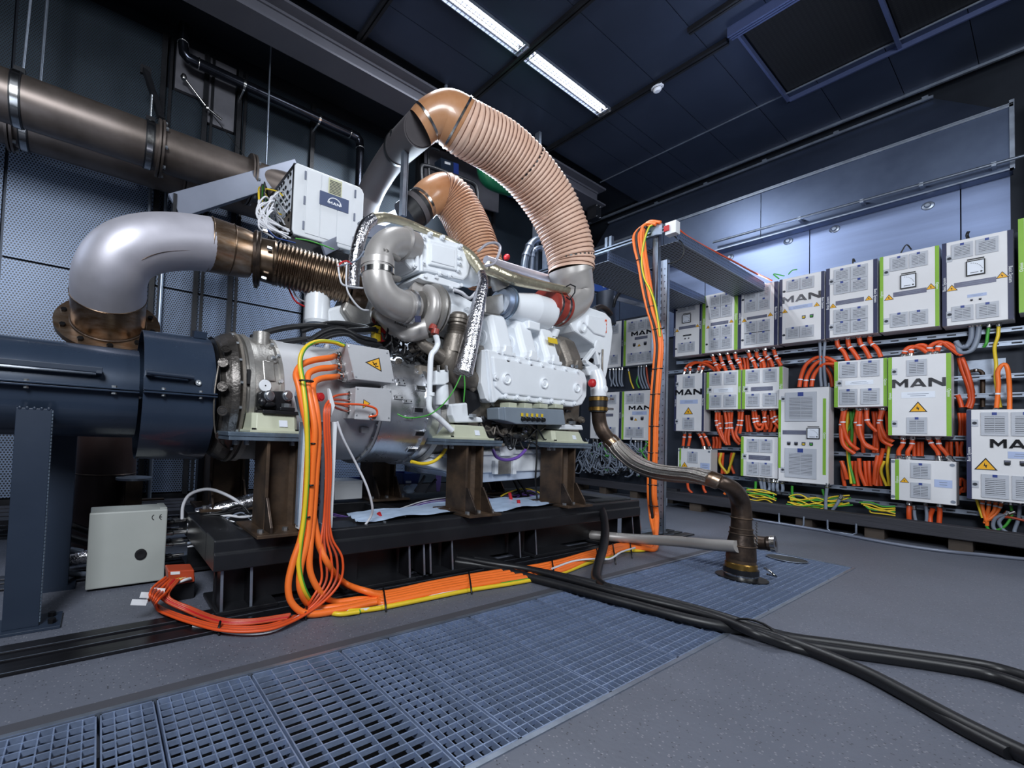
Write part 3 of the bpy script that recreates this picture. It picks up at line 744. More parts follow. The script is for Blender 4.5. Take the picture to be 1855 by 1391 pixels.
MB().bar((q0.x, y, z), (q1.x, y, z), 0.02, 0.022).bar((q1.x - 0.012, y - 0.01, z - 0.002), (q1.x - 0.012, y + 0.07, z - 0.01), 0.022, 0.026).build('handle', 'blue_post', g1, 0.002)
y = AY - 0.305 * 0.93 - 0.045
q0, q1 = P(266, 674, y=y), P(351, 682, y=y)
MB().cyl((q0.x, y, q0.z), (q1.x, y, q0.z - 0.004), 0.011, 10).bar((q0.x + 0.01, y - 0.005, q0.z), (q0.x + 0.01, y + 0.055, q0.z), 0.024, 0.024).bar((q1.x - 0.01, y - 0.005, q0.z - 0.004), (q1.x - 0.01, y + 0.06, q0.z), 0.02, 0.018).build('handle', 'blue_post', g2, 0.002)
q = P(359, 694, y=AY - 0.302)
MB().lathe(q, (0, -1, 0.25), [(0, 0.013), (0.006, 0.013), (0.006, 0.008), (0.004, 0.0)], 14).build('round_plug', 'bolt', g2)
MB().obox((0.40, AY - 0.08, AZ + 0.31), (0.03, 0, 0), (0, 0.03, 0.006), (0, -0.004, 0.016)).build('top_lug', 'blue_guard', g2)
MB().obox((-0.47 + 0.0, AY - 0.1, AZ + 0.2), (0.02, 0, 0), (0, 0.02, 0), (0, 0, 0.02)).build('top_stud', 'bolt', g1)
sh = MB().cyl((0.40, AY, AZ), (0.452, AY, AZ), 0.06, 20); sh.lathe((0.41, AY, AZ), (1, 0, 0), [(0, 0.19), (0.03, 0.19)], 28)
sh.build('shaft_flange', 'black_steel', g2)

t = thing('guard_post', 'wide slate blue steel post standing on the floor under the shaft guard', 'post', (-0.25, 2.08, 0.0))
y = 2.05
xr = P(95, 741, y=y).x; xl = P(29, 737, y=y).x; zt_ = P(95, 741, y=y).z
MB().box((xl, y, 0.012), (xr, y + 0.012, zt_)).build('front_plate', 'blue_post', t, 0.002)
MB().box((xl + 0.012, y + 0.012, 0.012), (xl + 0.022, y + 0.075, zt_ - 0.005)).box((xr - 0.022, y + 0.012, 0.012), (xr - 0.012, y + 0.075, zt_ - 0.005)).build('side_plate', 'blue_post', t)
w_ = MB()
for k in range(5): w_.ball((xl + (xr - xl) * (k + 0.5) / 5, y + 0.004, zt_), 0.008, 8)
w_.build('weld_bead', 'blue_post', t)
w2 = MB()
for k in range(60): w2.ball((xr + 0.001, y + 0.006, 0.03 + (zt_ - 0.04) * k / 59), 0.005, 6, (1, 1, 2))
stuff(w2.build('weld_seam', 'zinc_blue', t))
MB().box((xl - 0.05, y - 0.03, 0.0), (xr + 0.07, y + 0.12, 0.012)).build('foot_plate', 'blue_post', t, 0.002)
bolts(t, [(xr + 0.04, y + 0.01, 0.012), (xr + 0.035, y + 0.08, 0.012)], (0, 0, 1), 0.014, 0.016, 'blackbolt')
t = thing('guard_post', 'darker slim blue post behind the wide one', 'post', (-0.2, 2.52, 0.0))
MB().box((xl + 0.03, 2.5, 0), (xr + 0.07, 2.56, 0.75)).build('post_tube', 'blue_post', t, 0.003)
MB().box((xl, 2.46, 0), (xr + 0.1, 2.6, 0.011)).build('foot_plate', 'blue_post', t)

# ================================================================== EXHAUST: elbow, bellows
YE = 2.72
t = thing('exhaust_elbow', 'large satin steel exhaust elbow with heat tinted ends and a bolted flange', 'pipe', P(198, 612, y=YE))
cl = [(198, 533, 61, 2.82), (199, 510, 61, 2.76), (205, 488, 60, 2.71), (219, 467, 58, 2.68), (240, 452, 55, 2.66), (268, 443, 52.5, 2.66), (300, 439, 50.5, 2.67), (338, 439, 48.5, 2.69), (378, 443, 47, 2.72)]
pts = [P(c[0], c[1], y=c[3]) for c in cl]; rad = [pxm(p, c[2]) for p, c in zip(pts, cl)]
r0 = rad[0]
sp = smooth(pts, 5); MB().tube(sp, lerp_list(rad, len(sp)), 40, False).build('bend', 'steel_brushed', t)
bot = P(198, 583, y=2.955); ub = (pts[0] - bot).normalized(); vb = ub.cross(Vector((1, 0, 0))).normalized(); wb = vb.cross(ub)
MB().cyl(bot, pts[0], r0, 40).build('lower_sleeve', 'tempered', t)
MB().torus(pts[0], ub, r0, 0.004, 40, 6).build('weld_seam', 'tempered2', t)
MB().lathe(bot, ub, [(-0.03, r0 * 1.0), (-0.03, r0 * 1.44), (0.0, r0 * 1.44), (0.0, r0)], 44).build('flange', 'tempered', t)
MB().torus(bot + ub * 0.004, ub, r0 + 0.004, 0.006, 40, 6).build('weld_seam', 'rust_dark', t)
bolts(t, [bot + wb * (math.cos(a) * r0 * 1.24) + vb * (math.sin(a) * r0 * 1.24) for a in [0.35 + k * PI / 5 for k in range(10)]], ub, 0.017, 0.014, 'blackbolt')
e0 = pts[-1]; e1 = P(417, 453, y=YE); e2 = P(455, 463.5, y=YE)
d = (e1 - e0).normalized()
MB().tube([e0 - d * 0.01, e0 + d * 0.005, e1], [pxm(e0, 47), pxm(e0, 47.5), pxm(e1, 44.5)], 40).build('tinted_band', 'tempered', t)
MB().tube([e1, e1 + (e2 - e1) * 0.5, e2], [pxm(e1, 44), pxm(e1, 43.3), pxm(e2, 39)], 40).build('reducer', 'tempered', t)
for e, rr in ((e0, 47.5), (e1, 44.5)): MB().torus(e, d, pxm(e, rr), 0.005, 40, 6).build('weld_seam', 'tempered2', t)
ln = []
for k in range(len(sp)):      # seam line along the bend's inside flank
    u = (sp[min(k + 1, len(sp) - 1)] - sp[max(k - 1, 0)]).normalized(); s_ = Vector((0, -1, 0)); nrm = u.cross(s_)
    rr = lerp_list(rad, len(sp))[k]; a = 0.62
    ln.append(sp[k] + s_ * rr * math.cos(a) * 1.0 + nrm * rr * math.sin(a))
MB().tube(ln, 0.0025, 6).build('seam_line', 'rust_dark', t)

b0 = P(466, 468, y=YE); b1 = P(650, 520, y=YE - 0.22)
d = (b1 - b0).normalized(); L = (b1 - b0).length
t = thing('exhaust_bellows', 'dark bronze corrugated exhaust bellows between steel elbow and turbocharger', 'pipe', b0)
MB().lathe(b0, d, [(-0.022, pxm(b0, 46)), (-0.004, pxm(b0, 47.5)), (0.004, pxm(b0, 46)), (0.02, pxm(b0, 47.5)), (0.024, pxm(b0, 40))], 40).build('flange', 'rust_dark', t)
bolts(t, [b0 + d * 0.006 + Vector((0, -math.sin(a), math.cos(a))) * pxm(b0, 49) for a in (0.4, 1.5, 2.6, 3.6, 5.2)], d, 0.012, 0.03, 'bolt')
R0 = pxm(b0, 37.5)
MB().lathe(b0, d, [(0.024, R0), (0.1, R0 * 1.03), (0.11, R0 * 1.06), (0.125, R0 * 1.02)], 40).build('collar', 'tempered2', t)
nr = 19; s0 = 0.125; s1 = L - 0.06
R1 = pxm(b1, 35) * 1.02
pf = []
for k in range(nr * 8 + 1):
    f = k / (nr * 8); R = R0 * 1.05 * (1 - f) + R1 * f
    pf.append((s0 + (s1 - s0) * f, R * (0.965 + 0.035 * math.cos(2 * PI * nr * f))))
MB().tube([b0 + d * a for a, r in pf], [r for a, r in pf], 40, False).build('corrugation', 'tempered2', t)
MB().lathe(b0, d, [(s1, R1), (s1 + 0.02, R1 * 1.04), (L, R1 * 1.0), (L + 0.05, R1 * 1.0)], 40).build('collar', 'tempered2', t)

# vertical dark pipe behind the guard
t = thing('standpipe', 'thick dark rust brown upright pipe behind the shaft guard', 'pipe', (P(192, 900, y=3.15).x, 3.15, 0))
x = P(192, 860, y=3.15).x
MB().cyl((x, 3.15, 0.02), (x, 3.15, 1.1), 0.165, 28).build('pipe', mat('red_brown_pipe', '#3b2c2a', 0.45, 0.3, 0.25, 3), t)
MB().cyl((x, 3.15, 0.0), (x, 3.15, 0.02), 0.22, 28).build('foot_flange', 'rust_dark', t)
MB().torus((x, 3.15, 0.48), (0, 0, 1), 0.166, 0.004, 28, 6).build('weld_seam', 'rust_dark', t)
t = thing('instrument_stand', 'small rusty bracket stand with a flat round top behind the grey box', 'stand', P(247, 900, y=2.95) * 1)
t.location.z = 0
q = P(243, 868, y=2.95)
MB().cyl(q, q + Vector((0, 0, 0.012)), 0.1, 20).build('top_disc', 'zinc', t)
MB().box((q.x - 0.045, 2.91, 0.0), (q.x + 0.045, 2.99, q.z)).build('leg', 'rust_dark', t)
MB().box((q.x + 0.045, 2.92, q.z - 0.13), (q.x + 0.17, 2.96, q.z - 0.12)).build('side_bracket', 'rust', t)

# ================================================================== STACK PIPES ALONG THE LEFT WALL
def stack(y, z, r, x0, x1, label, fl, clamps):
    t = thing('stack_pipe', label, 'pipe', ((x0 + x1) / 2, y, z - r), 'brown stack pipes on the left wall')
    MB().cyl((x0, y, z), (x1, y, z), r, 40).build('pipe', 'dullpipe', t)
    for x in fl:
        for dx in (-0.02, 0.006):
            MB().lathe((x + dx, y, z), (1, 0, 0), [(0, r), (0, r * 1.26), (0.016, r * 1.26), (0.016, r)], 36).build('flange', 'dullpipe', t)
        bolts(t, [(x + 0.022, y + math.cos(a) * r * 1.14, z + math.sin(a) * r * 1.14) for a in [PI / 8 + k * PI / 4 for k in range(8)]], (1, 0, 0), 0.014, 0.02)
    for x in clamps:
        c = MB().lathe((x - 0.03, y, z), (1, 0, 0), [(0, r + 0.001), (0, r + 0.008), (0.06, r + 0.008), (0.06, r + 0.001)], 36)
        c.build('clamp_band', 'black_rubber', t)
        MB().lathe((x - 0.02, y, z), (1, 0, 0), [(0, r + 0.0085), (0, r + 0.011), (0.04, r + 0.011), (0.04, r + 0.0085)], 36).build('clamp_strap', 'chrome', t)
        MB().box((x - 0.03, y - 0.03, z + r + 0.008), (x + 0.03, y + 0.03, z + r + 0.05)).build('clamp_ear', 'black_steel', t)
    return t
s1_ = stack(3.6, 2.9, 0.158, -3.1, 1.6, 'upper brown stack pipe with bolted flanges on the left wall', (P(289, 265, y=3.6).x, P(453, 300, y=3.6).x), (P(270, 255, y=3.6).x, P(32, 190, y=3.6).x))
q = P(290, 330, y=3.95)
s2_ = stack(4.0, q.z + 0.12, 0.15, -3.1, 1.5, 'lower brown stack pipe half hidden behind the upper one', (P(333, 325, y=4.0).x, P(20, 240, y=4.0).x), (P(46, 232, y=4.0).x,))
# hangers
def rod(name, pts, r, m, label, cat='rod', group=None):
    return tag(MB().tube(pts, r, 8).build(name, m), label, cat, group)
x = P(40, 150, y=3.6).x
rod('hanger_rod', [(x, 3.6, 3.07), (x + 0.04, 3.6, 4.49)], 0.009, 'zinc', 'long thin hanger rod of the stack pipe, left one of the pair', 'rod', 'stack pipe hanger rods')
rod('hanger_rod', [(x + 0.07, 3.78, 3.0), (x + 0.09, 3.78, 4.49)], 0.012, 'alu', 'long thin hanger rod of the stack pipe, right and thicker of the pair', 'rod', 'stack pipe hanger rods')
a = P(275, 172, y=3.6); b_ = P(272, 222, y=3.6)
rod('hanger_rod', [b_, a], 0.008, 'bolt', 'short bright threaded rod on the stack pipe clamp', 'rod', 'stack pipe hanger rods')
a = P(264, 128, y=3.95); b_ = P(292, 215, y=3.62)
t = thing('wall_brace', 'black angled steel brace from the wall to the stack pipe', 'brace', b_)
MB().bar(b_, a, 0.05, 0.03).build('arm', 'black_steel', t); MB().obox(a, (0.04, 0, 0), (0, 0.012, 0), (0, 0, 0.035)).build('end_plate', 'black_steel', t)
a = P(490, 98, y=3.9); b_ = P(482, 305, y=3.9); a = Vector((a.x, 3.9, 4.49)); b_.z = 2.9
rod('hanger_rod', [b_, a], 0.009, 'alu', 'thin upright rod beside the white rack cabinet', 'rod', 'stack pipe hanger rods')

# black water pipe on the wall
t = thing('wall_pipe', 'glossy black pipe with elbows fixed high on the left wall', 'pipe', (1.4, 4.1, 3.7))
yy = 4.12
A_, B_, C_, D_ = P(334, 38, y=yy), P(330, 106, y=yy), P(638, 240, y=yy), P(650, 330, y=yy)
zc = (B_.z + C_.z) / 2
B_ = Vector((A_.x, yy, zc)); C_ = Vector((D_.x, yy, zc)); D_.z = 3.3
pts = [Vector((A_.x, yy, 4.4)), B_ + Vector((0, 0, 0.12)), B_ + Vector((0.01, 0, 0.04)), B_ + Vector((0.05, 0, 0.005)), B_ + Vector((0.14, 0, 0)), C_ - Vector((0.14, 0, 0)), C_ + Vector((-0.05, 0, -0.005)), C_ + Vector((-0.01, 0, -0.04)), C_ + Vector((0, 0, -0.12)), D_]
MB().tube(pts, 0.045, 16).build('pipe', mat('black_glossy_pipe', '#33363f', 0.2, 0.9, 0.05, 5), t)
for q in (pts[1], pts[4], pts[5], pts[8]):
    ax = (0, 0, 1) if q in (pts[1], pts[8]) else (1, 0, 0)
    MB().torus(q, ax, 0.046, 0.006, 16, 6).build('joint_ring', 'chrome', t)
for k, x in enumerate((1.03, 1.83)):
    MB().lathe((x - 0.012, yy, zc), (1, 0, 0), [(0, 0.046), (0, 0.052), (0.024, 0.052), (0.024, 0.046)], 16).build('pipe_clip', 'chrome', t)
    MB().cyl((x, yy, zc - 0.05), (x, 4.26, zc - 0.05), 0.01, 8).build('clip_stud', 'bolt', t)
# small turnbuckle wire on the wall
t = thing('wire_stay', 'thin turnbuckle wire stay on the grey wall patch', 'wire', P(333, 140, y=4.2))
a, b_, c = P(333, 140, y=4.2), P(375, 195, y=4.2), P(480, 330, y=4.0)
MB().tube([a, b_], 0.01, 8).ball(a, 0.03, 8).ball(b_, 0.025, 8).tube([b_, P(402, 217, y=4.2)], 0.012, 6).build('turnbuckle', 'chrome', t)
MB().tube([b_, c], 0.004, 6).build('wire', 'black', t)
# ================================================================== GENERATOR AND GEARBOX
GZ = 0.955
def X(px, py=700, y=1.97): return P(px, py, y=y).x
def on_cyl(px, py, r, y=2.3, z=GZ):
    """point where the sight line first meets the cylinder of radius r about the engine axis"""
    d = RIGHT * ((px - CX) / FPX) + DOWN * ((py - CY) / FPX) + FWD
    a = d.y ** 2 + d.z ** 2; b = -2 * (d.y * y + d.z * (z - EYE)); c = y * y + (z - EYE) ** 2 - r * r
    disc = max(0.0, b * b - 4 * a * c); t = (-b - disc ** 0.5) / (2 * a)
    p = Vector((0, 0, EYE)) + d * t
    return p, Vector((0, p.y - y, p.z - z)).normalized()
xa, xb, xc, xd, xe = 0.456, X(452), X(463), X(515), X(696)
t = thing('gearbox', 'dark domed round gearbox cover with embossed vents beside the blue guard', 'gearbox', (0.62, 2.3, GZ - 0.33))
dk = mat('dark_cast_cover', '#3c3937', 0.36, 0.75, 0.2, 6, 0.25, 60, col2='#6d6864')
xr = xb - 0.03
MB().lathe((0, 2.3, GZ), (1, 0, 0), [(xa, 0.17), (xa, 0.25), (xa + 0.012, 0.28), (xa + 0.03, 0.303), (xa + 0.055, 0.32), (xa + 0.08, 0.33), (xr - 0.012, 0.332), (xr, 0.325)], 56).build('domed_cover', dk, t)
MB().lathe((0, 2.3, GZ), (1, 0, 0), [(xr, 0.325), (xr, 0.338), (xr + 0.014, 0.338), (xr + 0.014, 0.32)], 56).build('joint_ring', 'cast_dark', t)
MB().lathe((0, 2.3, GZ), (1, 0, 0), [(xa - 0.006, 0.262), (xa + 0.012, 0.29), (xa + 0.004, 0.3)], 56, caps=False).build('rim', 'black', t)
for px, py in ((404, 657), (403, 700), (403, 744), (399, 790), (409, 632)):
    p, n = on_cyl(px, py, 0.332); n = (n + Vector((-0.3, 0, 0))).normalized(); p = p - n * 0.001
    MB().lathe(p, n, [(0, 0.024), (0.003, 0.023), (0.003, 0.019), (0.001, 0.018), (0.001, 0.013), (0.003, 0.012), (0.003, 0.0)], 16).build('embossed_vent', dk, t)
bolts(t, [Vector((xr + 0.0, 2.3 - 0.331 * math.cos(a), GZ + 0.331 * math.sin(a))) for a in (-0.9, -0.55, -0.2, 0.15, 0.5, 0.85, 1.2)], (-1, 0, 0), 0.008, 0.012, 'bolt')
MB().tube(smooth([on_cyl(398, 650, 0.32)[0], on_cyl(388, 720, 0.32)[0], on_cyl(392, 790, 0.32)[0], on_cyl(420, 815, 0.33)[0], on_cyl(436, 790, 0.336)[0]], 6), 0.004, 6).build('cover_rib', 'cast_dark', t)

t = thing('generator', 'grey cylindrical generator with aluminium bell housing between gearbox and engine', 'generator', (1.1, 2.3, GZ - 0.33))
MB().lathe((0, 2.3, GZ), (1, 0, 0), [(xr + 0.014, 0.31), (xb + 0.004, 0.31), (xb + 0.004, 0.333), (xc, 0.336), (xc + 0.004, 0.328), (xc + 0.03, 0.325), (xd - 0.02, 0.325), (xd - 0.018, 0.336), (xd, 0.336)], 64).build('end_housing', 'cast', t)
MB().lathe((0, 2.3, GZ), (1, 0, 0), [(xd, 0.33), (xd + 0.06, 0.331), (xd + 0.062, 0.328), (xe - 0.03, 0.329)], 64).build('body', 'grey_paint', t)
MB().lathe((0, 2.3, GZ), (1, 0, 0), [(xe - 0.03, 0.329), (xe - 0.03, 0.346), (xe - 0.012, 0.346), (xe - 0.012, 0.338)], 64).build('flange', 'grey_paint', t)
xf = X(722); xg = X(778); xh = X(800)
MB().lathe((0, 2.3, GZ), (1, 0, 0), [(xe - 0.012, 0.338), (xe - 0.012, 0.352), (xe + 0.012, 0.352), (xe + 0.014, 0.343), (xg - 0.02, 0.345), (xg - 0.02, 0.36), (xg + 0.01, 0.36), (xg + 0.01, 0.34), (xh, 0.335)], 64).build('bell_housing', 'machined', t)
# windows and bosses of the bell housing
for px, py in ((762, 703), (758, 743), (760, 785), (746, 815), (764, 671)):
    p, n = on_cyl(px, py, 0.349); s_ = Vector((1, 0, 0)); u = n.cross(s_)
    o = MB().obox(p, s_ * 0.04, u * 0.019, n * 0.004); o.build('window_rim', 'machined', t, 0.004)
    MB().obox(p + n * 0.0045, s_ * 0.03, u * 0.012, n * 0.001).build('window', 'black', t)
for px, py in ((727, 695), (739, 727), (741, 757), (722, 720), (725, 690)):
    p, n = on_cyl(px, py, 0.346); s_ = Vector((1, 0, 0)); u = n.cross(s_)
    o = MB().obox(p, s_ * 0.03, u * 0.012, n * 0.007); o.build('boss', 'machined', t, 0.003)
    bolts(t, [p + n * 0.007 + s_ * k for k in (-0.018, 0.018)], n, 0.005, 0.002, 'ink')
bolts(t, [Vector((xe - 0.03, 2.3 - 0.339 * math.cos(a), GZ + 0.339 * math.sin(a))) for a in [-1.3 + 0.24 * k for k in range(11)]], (-1, 0, 0), 0.007, 0.008)
bolts(t, [Vector((xg - 0.02, 2.3 - 0.352 * math.cos(a), GZ + 0.352 * math.sin(a))) for a in [-1.4 + 0.2 * k for k in range(13)]], (-1, 0, 0), 0.009, 0.01, 'bolt')
# bosses on the end housing
p, n = on_cyl(473, 640, 0.325)
top = P(473, 622, y=2.16)
MB().cyl(top + Vector((0, 0, -0.06)), top + Vector((0, 0, 0.055)), 0.043, 24).build('filler_neck', 'cast', t, 0.004)
for px, py, r in ((494, 651, 0.026), (503, 648, 0.012), (508, 692, 0.012), (492, 628, 0.012)):
    p, n = on_cyl(px, py, 0.326)
    MB().lathe(p - n * 0.01, n, [(0, r * 1.3), (0.016, r)], 16).build('boss', 'cast', t)
    bolts(t, [p + n * 0.006], n, 0.010, 0.012, 'bolt')
p, n = on_cyl(480, 699, 0.326)
MB().lathe(p - n * 0.01, n, [(0, 0.03), (0.016, 0.03), (0.018, 0.028), (0.018, 0.0)], 24).build('round_cap', 'white2', t)
MB().lathe(p + n * 0.0085, n, [(0, 0.004), (0.001, 0.0)], 8).build('cap_hole', 'ink', t)
o = MB()
p, n = on_cyl(487, 672, 0.325); u = n.cross(Vector((1, 0, 0)))
o.obox(p, Vector((0.03, 0, 0)), u * 0.055, n * 0.006)
o.build('raised_pad', 'cast', t, 0.006)
MB().obox(Vector((xb - 0.004, 2.3 - 0.322, GZ + 0.08)), (0.008, 0, 0), (0, 0.006, 0), (0, 0, 0.034)).build('inspection_slot', 'ink', t)
# small pad under terminal box
p, n = on_cyl(658, 779, 0.33)
MB().obox(p + Vector((0, -0.01, 0.0)), (0.026, 0, 0), (0, 0.012, 0), (0, 0, 0.016)).build('pad', 'grey_paint', t, 0.002)
p, n = on_cyl(592, 628, 0.33); MB().ball(p, 0.02, 10).build('lifting_eye', 'grey_paint', t)

# black bracket that carries the gearbox end on its mount
t = thing('mount_bracket', 'black cast bracket with two large bolts above the gearbox mount', 'bracket', P(500, 745, y=1.93))
y = 1.93
a = lambda px, py, yy=y: P(px, py, y=yy)
MB().prism([a(470, 712), a(474, 708), a(526, 709), a(529, 714), a(529, 735), a(526, 742), a(472, 742), a(469, 735)], (0, 0.05, 0)).build('back_plate', 'black_steel', t, 0.005)
for px in (487, 520):
    MB().lathe(a(px, 717), (0, -1, 0), [(0, 0.026), (0.008, 0.026), (0.008, 0.021), (0.024, 0.02), (0.026, 0.016), (0.026, 0)], 20).build('bolt', 'bolt', t)
q = a(485, 733)
MB().ball(q, 0.03, 12, (1.4, 0.9, 0.6)).ball(q + Vector((-0.03, -0.01, 0.01)), 0.022, 10).build('cast_knuckle', 'black_steel', t)
q0 = a(469, 744); q1 = a(535, 744)
MB().box((q0.x, 1.87, q0.z - 0.012), (q1.x, 2.0, q0.z + 0.004)).build('sole_plate', 'black_steel', t, 0.003)
MB().box((a(500, 740).x, 1.875, q0.z + 0.004), (a(527, 740).x, 1.94, q0.z + 0.022)).build('clamp_block', 'black_steel', t, 0.004)
bolts(t, [(a(514, 735).x, 1.9, q0.z + 0.022)], (0, 0, 1), 0.022, 0.018, 'bolt')

# ---- terminal boxes
def warn_tri(parent, pts, nrm, name='warning_sign'):
    pts = [Vector(p) for p in pts]; nrm = Vector(nrm).normalized(); c = sum(pts, Vector()) / 3
    MB().prism(pts, nrm * 0.0008).build(name, 'ink', parent)
    q = [c + (p - c) * 0.8 for p in pts]
    o = MB().prism([p + nrm * 0.0008 for p in q], nrm * 0.0006).build(name, 'warn', parent)
    return c
t = thing('terminal_box', 'large light grey terminal box with yellow warning triangle on the generator', 'box', P(670, 695, y=1.85))
y = 1.85
f = [(627.5, 621.5), (705, 634), (716, 695), (643, 687)]
MB().prism([P(*q, y=y) for q in f], (0, 0.01, 0)).build('lid', 'grey_paint', t, 0.004)
MB().prism([P(a_, b_, y=y) + Vector((dx, 0.0105, dz)) for (a_, b_), dx, dz in zip(f, (0.004, -0.004, -0.004, 0.004), (-0.004, -0.004, 0.004, 0.004))], (0.0, 0.2, -0.02)).build('body', 'grey_paint', t, 0.003)
bolts(t, [P(*q, y=y) for q in ((631, 627), (701, 639), (637, 673), (711, 688), (645, 682))], (0, -1, 0), 0.005, 0.003, 'bolt')
ctr = warn_tri(t, [P(661, 656, y=y), P(687, 647.5, y=y), P(691.5, 673.5, y=y)], (0, -1, 0))
MB().tube([P(a_, b_, y=y - 0.0015) for a_, b_ in ((675, 655), (679, 661), (676.5, 660))] + [P(a_, b_, y=y - 0.0015) for a_, b_ in ((682, 657.5), (680, 664), (685, 663.5))], 0.0028, 6).build('bolt_symbol', 'ink', t)
TB1 = []
for px, py in ((621, 647), (622, 666), (626, 683)):
    q = P(px + 4, py, y=1.95); TB1.append(q - Vector((0.062, 0, 0.002)))
    MB().lathe(q + Vector((0.015, 0, 0)), (-1, 0, 0), [(0, 0.028), (0.02, 0.028), (0.02, 0.024), (0.032, 0.024), (0.032, 0.03), (0.052, 0.03), (0.058, 0.024), (0.07, 0.021)], 12).build('cable_gland', 'chrome', t)
t = thing('terminal_box', 'smaller light grey terminal box below the large one on the generator', 'box', P(675, 762, y=1.86))
y = 1.86
f = [(644.7, 700), (710.5, 704.5), (708, 764), (642.5, 759.5)]
MB().prism([P(*q, y=y) for q in f], (0, 0.01, 0)).build('lid', 'grey_paint', t, 0.004)
MB().prism([P(a_, b_, y=y) + Vector((dx, 0.0105, dz)) for (a_, b_), dx, dz in zip(f, (0.004, -0.004, -0.004, 0.004), (-0.004, -0.004, 0.004, 0.004))], (0, 0.16, 0)).build('body', 'grey_paint', t, 0.003)
bolts(t, [P(*q, y=y) for q in ((648, 704), (707, 709), (646, 752), (704, 757))], (0, -1, 0), 0.004, 0.003, 'bolt')
warn_tri(t, [P(658.5, 723, y=y), P(671, 731, y=y), P(657, 740, y=y)], (0, -1, 0))
MB().lathe(P(673, 755, y=y), (0, -1, 0), [(0, 0.018), (0.014, 0.018), (0.02, 0.012), (0.03, 0.011)], 12).build('cable_gland', 'chrome', t)
TB2 = []
for px, py in ((636, 715), (636, 727), (635, 737), (635, 746)):
    q = P(px + 6, py, y=1.93); TB2.append(q - Vector((0.04, 0, 0)))
    MB().lathe(q, (-1, 0, 0), [(0, 0.013), (0.02, 0.013), (0.02, 0.016), (0.034, 0.016), (0.04, 0.009)], 10).build('cable_gland', 'chrome', t)

# ================================================================== ENGINE
eng = thing('engine', 'large white painted V engine with grey turbocharger on rusty columns', 'engine', (2.3, 2.3, 0.62))
def slab(name, px, y, dep, m, bev=0.006, parent=None, dx=0.0):
    return MB().prism([P(a_, b_, y=y) for a_, b_ in px], (dx, dep, 0)).build(name, m, parent or eng, bev)
def pipe(name, px, r, m, parent=None, n=18, k=6, caps=True, rm=None):
    """px: (px, py, y); r in pixels or list of pixels"""
    pts = [P(a_, b_, y=c) for a_, b_, c in px]
    rr = [pxm(p, q) for p, q in zip(pts, [r] * len(pts) if isinstance(r, (int, float)) else r)]
    sp_ = smooth(pts, k)
    return MB().tube(sp_, lerp_list(rr, len(sp_)), n, caps).build(name, m, parent or eng)
def ring(name, px, py, y, r, ax, m, w=0.02, th=0.006, parent=None):
    c = P(px, py, y=y); rr = pxm(c, r)
    return MB().lathe(c - Vector(ax).normalized() * w / 2, ax, [(0, rr), (0, rr + th), (w, rr + th), (w, rr)], 24).build(name, m, parent or eng)
# core
MB().box((1.62, 2.02, 0.80), (3.28, 2.58, 1.22)).build('block', 'cast_dark', eng, 0.02)
MB().prism([(1.75, 2.02, 1.22), (1.75, 2.16, 1.36), (1.75, 2.5, 1.36), (1.75, 2.58, 1.22)], (1.5, 0, 0)).build('valley', 'cast_dark', eng, 0.02)
MB().prism([(1.72, 2.55, 1.15), (1.72, 2.62, 1.5), (1.72, 2.85, 1.5), (1.72, 2.9, 1.2), (1.72, 2.7, 1.0)], (1.5, 0, 0)).build('rear_bank', 'white2', eng, 0.03)
MB().lathe((xh, 2.3, GZ), (1, 0, 0), [(0, 0.34), (0.02, 0.36), (0.1, 0.35), (0.14, 0.3)], 40).build('flywheel_cover', 'cast', eng)
# long side cover
CYF = 1.93
sc = slab('side_cover', [(874, 636), (884, 632), (900, 636), (1050, 668), (1060, 675), (1064, 690), (1063, 718), (1055, 733), (1040, 737), (905, 722), (897, 730), (889, 728), (882, 716), (873, 694)], CYF, 0.12, 'white', 0.012)
slab('cover_face', [(893, 645), (1046, 675), (1057, 688), (1056, 715), (1046, 727), (912, 713), (898, 700)], CYF - 0.014, 0.02, 'white', 0.01)
slab('end_fin', [(873, 634), (878, 633), (886, 728), (880, 722), (872, 694)], CYF - 0.02, 0.05, 'white', 0.004)
slab('end_fin', [(884, 634), (888, 635), (898, 727), (893, 729)], CYF - 0.024, 0.03, 'white', 0.004)
for px, py, r in ((917, 686, 10), (985, 694, 9.5), (1044, 702.5, 8)):
    c = P(px, py, y=CYF - 0.014); rr = pxm(c, r)
    MB().lathe(c, (0, -1, 0), [(0, rr * 1.05), (0.012, rr), (0.014, rr * 0.86), (0.004, rr * 0.7), (0.003, rr * 0.55), (0.009, rr * 0.45), (0.009, 0)], 24).build('round_boss', 'white', eng)
for row, (p0, p1, n_) in (('t', ((918, 651), (1044, 673), 7)), ('b', ((915, 718), (1040, 731), 7))):
    for k in range(n_):
        f = k / (n_ - 1); c = P(p0[0] + (p1[0] - p0[0]) * f, p0[1] + (p1[1] - p0[1]) * f, y=CYF - 0.002)
        MB().lathe(c, (0, -1, 0), [(0, 0.02), (0.012, 0.018), (0.012, 0.011), (0.02, 0.011), (0.02, 0)], 12).build('bolt_boss', 'white', eng)
c = P(897, 683, y=CYF - 0.01); MB().lathe(c, (0, -1, 0), [(0, 0.024), (0.01, 0.024), (0.01, 0.012), (0.02, 0.012), (0.02, 0)], 14).build('plug', 'white', eng)
